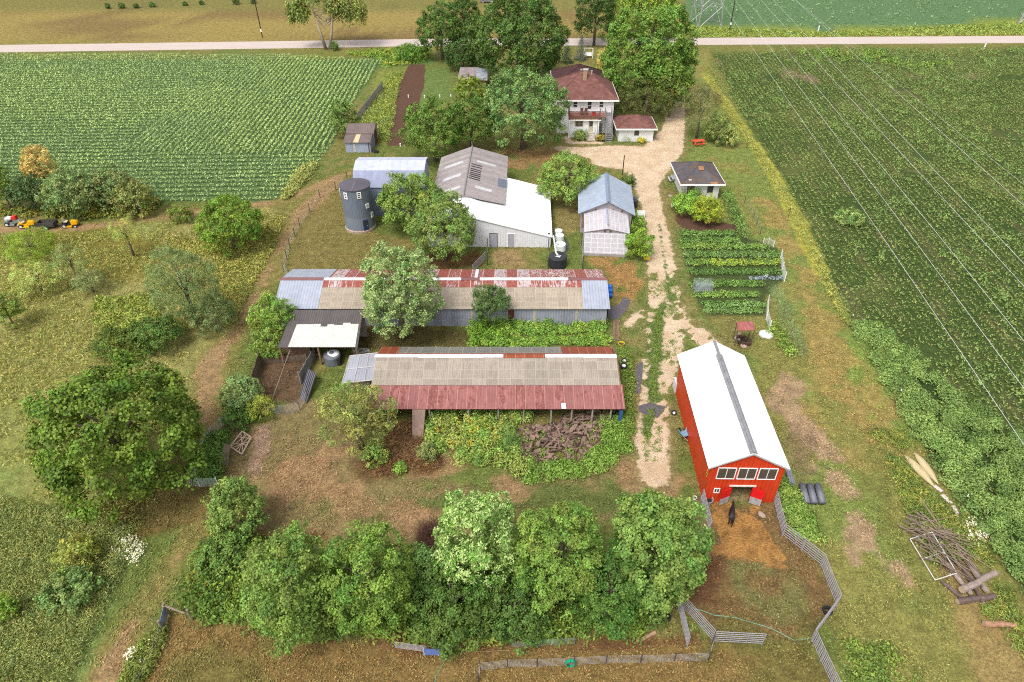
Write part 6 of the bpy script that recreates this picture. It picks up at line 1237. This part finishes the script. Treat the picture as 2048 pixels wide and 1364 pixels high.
# roadside mail post
for (x, y), l in (((1636, 62), 'white marker post on the far verge of the road'), ((1968, 97), 'white marker post at the crop corner by the road')):
    t = thing('marker_post', l, 'marker post', G(x, y)); MB().box(-.12, .12, -.1, .1, 0, 1.3).build('post', WHITEF, t); MB().box(-.14, .14, -.12, .12, 1.3, 1.36).build('cap', GREYF, t)
t = thing('parked_car', 'grey car parked beyond the road at the top of the picture', 'car', G(975, 5), .05, None)
MB().prism([(-2.2, .35), (2.2, .35), (2.2, .8), (1.3, .95), (.7, 1.42), (-1.1, 1.45), (-1.9, .95), (-2.2, .9)], -.85, .85).build('body', mat_plain('car_grey', A(150, 152, 158), .35, .05, 2, .3), t)
MB().prism([(1.2, .97), (.66, 1.38), (-1.05, 1.4), (-1.7, .97)], -.865, .865).build('window', mat_glass(), t)
for x in (-1.35, 1.35):
    for y in (-.8, .8): wheel_parts(t, (x, y, .33), .33, .2, 'y')
# ------------------------------------------------------------------ vegetable garden
def veg(y, x0, x1, h, r, label, cols, seed, k=70, size=.2, slope=0.0):
    a, b = G(x0, y), G(x1, y+slope); d = b-a; L = d.length; g = np.random.default_rng(seed); n = int(L/.33); u = np.linspace(0, 1, n)
    C = np.stack([d.x*u, d.y*u], 1)+g.normal(0, .1, (n, 2)); t = thing('vegetable_bed', label, 'vegetable bed', a, 0, 'beds of the vegetable garden')
    clumps('foliage', None, C, g.uniform(h*.75, h*1.2, n), g.uniform(r*.8, r*1.2, n), k, size, cols, seed, parent=t)
v1, v2, v3 = A(104, 144, 70, K), A(92, 132, 66, K), A(120, 152, 74, K)
for y, x0, x1, h, r, l, cs in ((470, 1360, 1468, .7, .55, 'leafy bed nearest the cottage shrubs', [v1, v2]), (484, 1362, 1476, .75, .55, 'second bed counted from the cottage shrubs', [v1, v2]), (497, 1366, 1530, .8, .6, 'bed whose end meets the sagging netting', [v1, v3]), (513, 1372, 1556, .85, .65, 'broad bed with a grey green end', [v2, A(110, 140, 90, K)]), (529, 1376, 1560, .8, .6, 'bed with yellow green plants in its middle', [v1, A(140, 166, 60, K)]), (547, 1382, 1558, .8, .6, 'dark hedge-like bed above the cabbage strip', [v2, A(84, 122, 62, K)]), (570, 1386, 1520, .7, .6, 'bed beside the wire plant cages', [v1, v2]), (592, 1396, 1515, .6, .55, 'low bed between cages and asparagus', [v1, v3]), (611, 1408, 1525, .6, .55, 'second last bed with broad leaves', [A(110, 148, 90, K), v2]), (624, 1416, 1520, .55, .5, 'last bed nearest the red tin roof', [A(112, 146, 92, K), v1])):
    veg(y, x0, x1, h, r, l, cs, int(y))
veg(557, 1500, 1562, .35, .35, 'blue green cabbage strip beside the pale netting', [A(150, 168, 196, 1.5), A(136, 156, 190, 1.5)], 77, 30, .22)
# ------------------------------------------------------------------ trees and shrubs
c_wal, c_mid, c_dk, c_gry, c_br, c_yel = A(88, 116, 34, K), A(92, 126, 50, K), A(66, 100, 42, K), A(104, 128, 82, K), A(110, 146, 46, K), A(134, 146, 48, K)
BK2 = mat_wood('pale_bark', A(176, 160, 140), .3, (5, 5, 1.2))
TB = 'tree belt beside the pasture'
tree(237, 872, 158, 158, 'great spreading walnut tree beside the dirt track bend', c_wal, lobes=52, lobe_r=.27, clear=.2, dens=1.2, size=.36)
tree(585, 1180, 92, 112, 'broad leafy tree at the end of the tree belt by the burnt brush', A(98, 130, 58, K), clear=.2, lobes=26, lobe_r=.3, dens=1.2, size=.2, group=TB)
tree(738, 1168, 84, 118, 'tree belt maple standing second from the burnt brush', A(94, 128, 50, K), clear=.2, lobes=26, lobe_r=.3, dens=1.2, size=.2, group=TB)
tree(955, 1085, 76, 96, 'pale tipped young tree rising above the tree belt', A(98, 138, 62, K), clear=.6, lobes=34, lobe_r=.24, size=.2, tipcol=A(156, 186, 124, K), dens=1.2, group=TB)
tree(905, 1200, 96, 74, 'low dense tree in front of the pale tipped tree', A(74, 104, 44, K), clear=.1, lobes=28, lobe_r=.3, size=.2, dens=1.2, group=TB)
tree(1120, 1118, 84, 138, 'tall rich green tree in the middle of the tree belt', A(98, 132, 54, K), clear=.2, lobes=30, lobe_r=.28, dens=1.25, size=.2, group=TB)
tree(1222, 1185, 66, 100, 'shadowed tree squeezed between two taller belt trees', A(70, 108, 44, K), clear=.1, lobes=24, size=.2, group=TB)
tree(1312, 1100, 94, 135, 'large tree closing the belt beside the horse paddock', A(96, 128, 60, K), clear=.2, lobes=32, lobe_r=.28, dens=1.25, size=.2, droop=.35, group=TB)
tree(1030, 1212, 78, 62, 'bushy tree at the front foot of the belt', A(72, 102, 46, K), clear=.1, lobes=24, size=.2, group=TB)
tree(832, 1140, 46, 52, 'greyish sapling clump between two belt trees', A(104, 136, 74, K), clear=.1, size=.2, group=TB)
tree(664, 1215, 56, 58, 'low leafy tree filling the front of the belt near the track', A(78, 108, 46, K), clear=.1, size=.2, group=TB)
tree(472, 1018, 50, 60, 'small upright tree by the worn yard corner', A(104, 134, 66, K), clear=.3, size=.18, droop=.3)
tree(440, 1110, 45, 38, 'weedy shrub below the small upright tree', A(92, 124, 56, K), 'shrub', 'shrub', clear=.0, trunk=False, shape='dome', size=.18)
tree(368, 575, 66, 86, 'grey green willow rising over dark brambles', c_gry, clear=.3, lobes=34, lobe_r=.3, size=.24, elong=.35)
tree(425, 630, 42, 42, 'low grey willow lobe beside the tall grey willow', A(98, 122, 80, K), 'willow_shrub', 'shrub', clear=.1, size=.24, elong=.35)
tree(458, 450, 64, 60, 'round bright green tree by the track fork', A(98, 132, 40, K), clear=.1, lobes=36, lobe_r=.26, size=.26, shape='ball', dens=1.15)
tree(250, 466, 34, 37, 'feathery pale sapling with a bare thin stem', A(152, 164, 88, K), clear=1.2, sparse=.3, size=.2, lobes=14, elong=.3, dens=.7)
tree(62, 492, 46, 36, 'vivid green bush below the parked garden tractors', A(120, 152, 40, K), 'shrub', 'shrub', clear=.0, size=.26, elong=.3)
tree(72, 556, 44, 36, 'pale yellow green bush in the meadow', A(150, 166, 94, K), 'shrub', 'shrub', clear=.2, size=.24, elong=.35)
tree(140, 525, 32, 44, 'hazy grey green sapling in the meadow', A(134, 150, 96, K), clear=.5, size=.22, elong=.3, sparse=.2)
tree(176, 560, 32, 30, 'soft grey bush beside the hazy sapling', A(120, 138, 92, K), 'shrub', 'shrub', clear=.1, size=.22, elong=.3, sparse=.15)
tree(10, 620, 26, 60, 'green tree cut by the picture edge in the meadow', A(110, 136, 58, K), clear=.3, size=.24)
tree(238, 690, 44, 32, 'dark bramble thicket touching the walnut', A(84, 106, 36, K), 'bramble', 'shrub', clear=.0, trunk=False, shape='dome', size=.24)
tree(312, 672, 50, 30, 'dark bramble thicket under the grey willow', A(78, 108, 46, K), 'bramble', 'shrub', clear=.0, trunk=False, shape='dome', size=.24)
tree(143, 387, 54, 44, 'grey green bush tree behind the tipping trailer', A(108, 132, 82, K), clear=.2, size=.34, lobes=26)
tree(222, 378, 46, 40, 'dull green bush tree at the bean field edge', A(104, 122, 76, K), clear=.2, size=.34)
tree(268, 396, 36, 36, 'mottled bush ending the thicket by the bean field', A(116, 128, 72, K), clear=.1, size=.32)
tree(58, 386, 34, 36, 'dark green bush behind the garden tractors', A(70, 94, 56, K), clear=.2, size=.34)
tree(2, 375, 26, 50, 'green tree cut by the picture edge beside the bean field', A(92, 118, 42, K), clear=.2, size=.34)
tree(75, 328, 28, 36, 'golden brown withering tree above the thicket', A(176, 158, 96, K), clear=1.5, size=.32, lobes=14)
tree(362, 428, 18, 18, 'little bush standing on the dirt track verge', A(96, 118, 44, K), 'shrub', 'shrub', clear=.0, size=.24)
tree(546, 630, 38, 40, 'bright green tree leaning over the dark pole shed', A(108, 140, 56, K), clear=1.0, size=.22, lobes=18)
tree(537, 688, 30, 30, 'bright green bush at the corner of the pole shed', A(108, 138, 58, K), 'shrub', 'shrub', clear=.1, size=.22)
tree(482, 786, 40, 28, 'grey green sumac bush beside the plank pen', A(112, 140, 88, K), 'shrub', 'shrub', clear=.6, size=.22)
tree(520, 815, 32, 28, 'yellow green bush with arching sprays by the pen', A(150, 166, 62, K), 'shrub', 'shrub', clear=.1, size=.22, elong=.25, sparse=.2)
tree(478, 832, 30, 22, 'dark leafy shrub at the end of the netting', A(84, 122, 54, K), 'shrub', 'shrub', clear=.0, trunk=False, size=.2)
tree(712, 832, 84, 80, 'sparse yellow green fruit tree before the open shed', A(126, 138, 74, K), 'fruit_tree', clear=.9, sparse=.5, size=.19, lobes=30, lobe_r=.26, dens=.8)
tree(797, 588, 76, 100, 'pale leaved maple between the two long sheds', A(106, 136, 82, K), clear=.5, lobes=40, lobe_r=.24, size=.22, tipcol=A(150, 174, 124, K), dens=1.2)
tree(980, 606, 34, 38, 'dark bushy tree growing against the long shed wall', A(74, 104, 56, K), clear=1.6, size=.2, lobes=20)
tree(822, 405, 62, 60, 'leafy tree between the gambrel barn and the white barn', A(104, 134, 58, K), clear=.3, lobes=30, lobe_r=.28, size=.26)
tree(889, 458, 68, 66, 'spreading tree shading the front of the white barn', A(106, 134, 66, K), clear=.5, lobes=34, lobe_r=.26, size=.24)
tree(868, 262, 62, 60, 'olive green tree behind the weathered grey roof', A(88, 118, 46, K), clear=.5, lobes=30, lobe_r=.28, size=.34)
tree(942, 246, 50, 52, 'olive tree beside the large blue green tree', A(86, 114, 46, K), clear=.5, lobes=26, size=.34)
tree(1047, 220, 84, 80, 'large blue green tree beside the farmhouse deck', A(100, 134, 80, K), clear=.4, lobes=40, lobe_r=.26, size=.36)
tree(1136, 357, 60, 50, 'round tree overhanging the blue shed roof', A(112, 142, 66, K), clear=.6, lobes=28, lobe_r=.28, size=.26)
tree(1040, 78, 102, 84, 'huge dark shade tree behind the farmhouse', A(72, 102, 44, K), clear=.5, lobes=44, lobe_r=.26, size=.5, dens=1.5)
tree(882, 64, 46, 52, 'dark tree at the roadside end of the farm trees', A(74, 106, 44, K), clear=.4, lobes=24, size=.42)
tree(930, 45, 34, 66, 'tall dark tree behind the roadside tree', A(64, 96, 40, K), clear=.4, size=.42)
tree(925, 112, 36, 30, 'dark shrub under the roadside trees', A(60, 90, 42, K), 'shrub', 'shrub', clear=.0, size=.4)
tree(940, 177, 30, 22, 'olive bush in front of the tarp roofed shed', A(104, 128, 42, K), 'shrub', 'shrub', clear=.0, size=.34)
tree(1298, 112, 94, 96, 'huge bright green tree over the farmhouse drive', A(92, 128, 50, K), clear=.6, lobes=44, lobe_r=.26, size=.48, dens=1.4)
tree(1192, 28, 40, 58, 'dark narrow tree across the road from the farmhouse', A(60, 88, 40, K), clear=.5, size=.46)
tree(1285, 18, 74, 42, 'tree crown behind the bright drive tree at the picture top', A(116, 146, 50, K), clear=1, size=.48, lobes=28)
tree(1216, 118, 20, 26, 'pale weeping tree beside the farmhouse roof', A(176, 170, 92, K), 'weeping_tree', clear=.6, droop=1.0, size=.34, lobes=12, elong=.22)
tree(1295, 190, 66, 44, 'dusky cedar in the shade of the drive tree', A(92, 104, 56, K), clear=.2, size=.34, lobes=26, elong=.3)
tree(1345, 178, 40, 44, 'dark green tree hanging over the drive entrance', A(88, 116, 44, K), clear=1.2, size=.36)
tree(1162, 96, 14, 30, 'blue spruce standing behind the farmhouse', A(104, 116, 118, K), 'spruce_tree', clear=.1, shape='cone', lobes=26, size=.3, elong=.3)
tree(1134, 104, 13, 26, 'green spruce beside the blue spruce', A(72, 98, 78, K), 'spruce_tree', clear=.1, shape='cone', lobes=26, size=.3, elong=.3)
tree(1403, 216, 40, 60, 'grey brown scrub tree beside the drive', A(118, 124, 84, K), clear=.3, size=.3, sparse=.25, elong=.3, lobes=26)
tree(1440, 262, 28, 26, 'dull green bush behind the red picnic table', A(108, 126, 70, K), 'shrub', 'shrub', clear=.0, size=.28)
tree(1460, 274, 15, 20, 'pale flowering bush at the lawn edge', A(142, 158, 92, K), 'shrub', 'shrub', clear=.0, size=.26)
tree(686, 236, 26, 36, 'small dark tree beside the tin shed', A(92, 122, 58, K), clear=.3, size=.34, lobes=16)
tree(707, 295, 5, 9, 'tiny conifer against the tin shed wall', A(70, 94, 46, K), 'conifer', 'shrub', clear=.0, shape='cone', size=.18, elong=.3, lobes=10)
tree(1376, 412, 32, 20, 'mound of bright shrubs in front of the cottage', A(112, 154, 54, K), 'shrub', 'shrub', clear=.0, trunk=False, shape='dome', size=.22)
tree(1414, 420, 28, 30, 'yellow green bush before the cottage window', A(132, 150, 34, K), 'shrub', 'shrub', clear=.1, size=.22)
tree(1385, 378, 17, 14, 'vine climbing over the cottage door', A(92, 136, 48, K), 'climbing_plant', 'vine', clear=.3, trunk=False, size=.24)
tree(1280, 490, 28, 28, 'round glossy bush beside the greenhouse', A(110, 146, 42, K), 'shrub', 'shrub', clear=.0, shape='ball', size=.2, lobes=24)
tree(1272, 448, 20, 18, 'loose green shrub along the greenhouse wall', A(104, 140, 48, K), 'shrub', 'shrub', clear=.0, trunk=False, size=.2)
tree(1256, 362, 15, 12, 'dark shrub at the foot of the short post', A(84, 110, 54, K), 'shrub', 'shrub', clear=.0, trunk=False, size=.24)
tree(1162, 270, 14, 8, 'flower shrub beside the porch steps', A(128, 150, 84, K), 'shrub', 'shrub', clear=.0, trunk=False, size=.24); tree(1200, 276, 9, 7, 'autumn tinted shrub under the outside stairs', A(150, 140, 70, K), 'shrub', 'shrub', clear=.0, trunk=False, size=.24)
tree(1253, 278, 9, 6, 'spiky plant at the white wash-house wall', A(126, 150, 84, K), 'spiky_plant', 'plant', clear=.0, trunk=False, size=.3, elong=.15); tree(1283, 280, 8, 5, 'yellow leaved plant below the wash-house window', A(178, 172, 56, K), 'shrub', 'plant', clear=.0, trunk=False, size=.24)
tree(150, 1108, 44, 44, 'yellow leaved shrub among the meadow weeds', A(136, 150, 66, K), 'shrub', 'shrub', clear=.0, sparse=.4, size=.2)
tree(140, 1185, 48, 38, 'grey green shrub below the yellow leaved shrub', A(104, 132, 76, K), 'shrub', 'shrub', clear=.0, trunk=False, shape='dome', size=.2)
tree(10, 1215, 22, 36, 'green shrub cut by the picture edge near the track', A(104, 140, 48, K), 'shrub', 'shrub', clear=.0, trunk=False, size=.22)
tree(750, 910, 30, 26, 'scrubby bush at the foot of the fruit tree', A(112, 134, 66, K), 'shrub', 'shrub', clear=.0, trunk=False, size=.18, sparse=.2); tree(800, 935, 14, 13, 'young green shoot bush by the wire stakes', A(112, 150, 62, K), 'shrub', 'shrub', clear=.0, trunk=False, size=.16); tree(852, 905, 22, 24, 'thin grey weed bush beside the weed thicket', A(120, 136, 84, K), 'shrub', 'shrub', clear=.0, sparse=.35, trunk=False, size=.16)
tree(1018, 878, 16, 20, 'feathery blue green weed standing by the firewood', A(92, 128, 70, K), 'feathery_weed', 'plant', clear=.0, trunk=False, size=.16, elong=.25)
tree(1700, 436, 22, 14, 'pale weed clump alone in the crop field', A(120, 150, 88, K), 'weed_clump', 'plant', clear=.0, trunk=False, size=.26)
tree(820, 106, 26, 14, 'bushy weeds at the road end of the tilled plot', A(92, 132, 50, K), 'shrub', 'shrub', clear=.0, trunk=False, size=.34)
tree(669, 92, 9, 9, 'small bush at the foot of the roadside poplar', A(84, 116, 56, K), 'shrub', 'shrub', clear=.0, trunk=False, size=.3)
for x, y, r, l in ((215, 13, 5, 'first small round bush of the row across the road'), (243, 12, 6, 'larger round bush next to the first in the row'), (272, 12, 5, 'third round bush in the row across the road'), (304, 10, 5, 'fourth round bush ending the close group'), (370, 8, 4, 'small round bush after the gap in the row'), (403, 6, 4, 'tiny round bush before the utility pole'), (471, 3, 7, 'round bush close to the utility pole top'), (506, 3, 5, 'round bush just behind the utility pole')):
    tree(x, y, r, r*.8, l, A(84, 108, 56, K), 'shrub', 'shrub', clear=.0, trunk=False, size=.42, group='bushes across the road', dens=.8)
# roadside poplar: two leaning trunks with hanging crowns
def poplar():
    b0, b1 = G(660, 98), G(652, 99); R0 = Vector((b0.x, b0.y, 0)); t = thing('poplar_tree', 'tall roadside poplar with two bare pale trunks', 'tree', R0)
    for bb, top in ((b0, Vector((2.0, 2, 10))), (b1, Vector((-3.4, 2, 10)))):
        s0 = bb-R0; MB().tube([s0, s0*.6+top*.4+Vector((.3, -1, 0)), top], [.4, .28, .12], 8).build('trunk', BK2, t, smooth=True)
    m = MB(); g = random.Random(2)
    for i in range(12):
        a = Vector((g.uniform(-1, 1), 1, g.uniform(4, 6))); m.tube([a, a+Vector((g.uniform(-4, 4), g.uniform(-1, 2), 2)), a+Vector((g.uniform(-7, 7), g.uniform(-2, 2), g.uniform(2, 5)))], [.14, .09, .04], 5)
    m.build('limb', BK2, t)
    for i, (x, y, z, r, rz, d) in enumerate(((-6, 0, 8.2, 2.8, 3.2, .9), (6.2, 1, 8.4, 3.6, 3.4, .8), (2.6, 1, 9.5, 3.2, 2.6, .6), (-2.5, 3, 11.2, 4, 2.2, .4), (3.5, 4, 12.5, 4, 2.5, .4))):
        crown(t, (x, y, z), r, rz, 2200, .34, A(112, 128, 66, K), 300+i, lobes=16, droop=d, elong=.5, sparse=.15)
poplar()
# vine hedge by the garden, ivy column, asparagus row
def hedge(pp, label, col, h, r, n, seed, size=.22, name='hedge', cat='hedge', elong=.55, k=90, cols=None, stake=True):
    P = [G(x, y) for x, y in pp]; o_ = P[0]; t = thing(name, label, cat, o_); g = np.random.default_rng(seed); C = []
    for a, b in zip(P[:-1], P[1:]):
        L = (b-a).length; u = np.linspace(0, 1, max(2, int(L/.4)))[:, None]; C.append(np.array((a-o_)[:2])*(1-u)+np.array((b-o_)[:2])*u)
    C = np.concatenate(C); C = C+g.normal(0, r*.25, C.shape)
    clumps('foliage', None, C, g.uniform(h*.75, h*1.15, len(C)), g.uniform(r*.75, r*1.2, len(C)), k, size, cols or [col], seed, parent=t, elong=elong)
    if stake:
        for p in P: q = p-o_; MB().tube([q, q+Vector((0, 0, h))], .05, 5).build('stake', POSTW, t)
hedge([(1452, 396), (1460, 420), (1472, 446), (1487, 478)], 'dense grape vine hedge running from cottage to garden', A(98, 132, 66, K), 1.9, .75, 1, 61)
hedge([(1552, 585), (1566, 630), (1582, 680), (1602, 712)], 'misty blue green asparagus ferns beside the lawn', A(112, 142, 100, K), 1.5, .9, 1, 62, .24, 'asparagus_bed', 'plants', .12, 110)
hedge([(1545, 660), (1566, 690), (1580, 712)], 'green weedy shrubs at the barn end of the asparagus', A(112, 144, 60, K), 1.1, .7, 1, 63, .2, 'shrub', 'shrub', stake=False)
hedge([(976, 650), (974, 643), (990, 648)], 'column of ivy climbing the long shed wall', A(92, 128, 44, K), 2.2, .6, 1, 64, .2, 'ivy', 'ivy', stake=False)
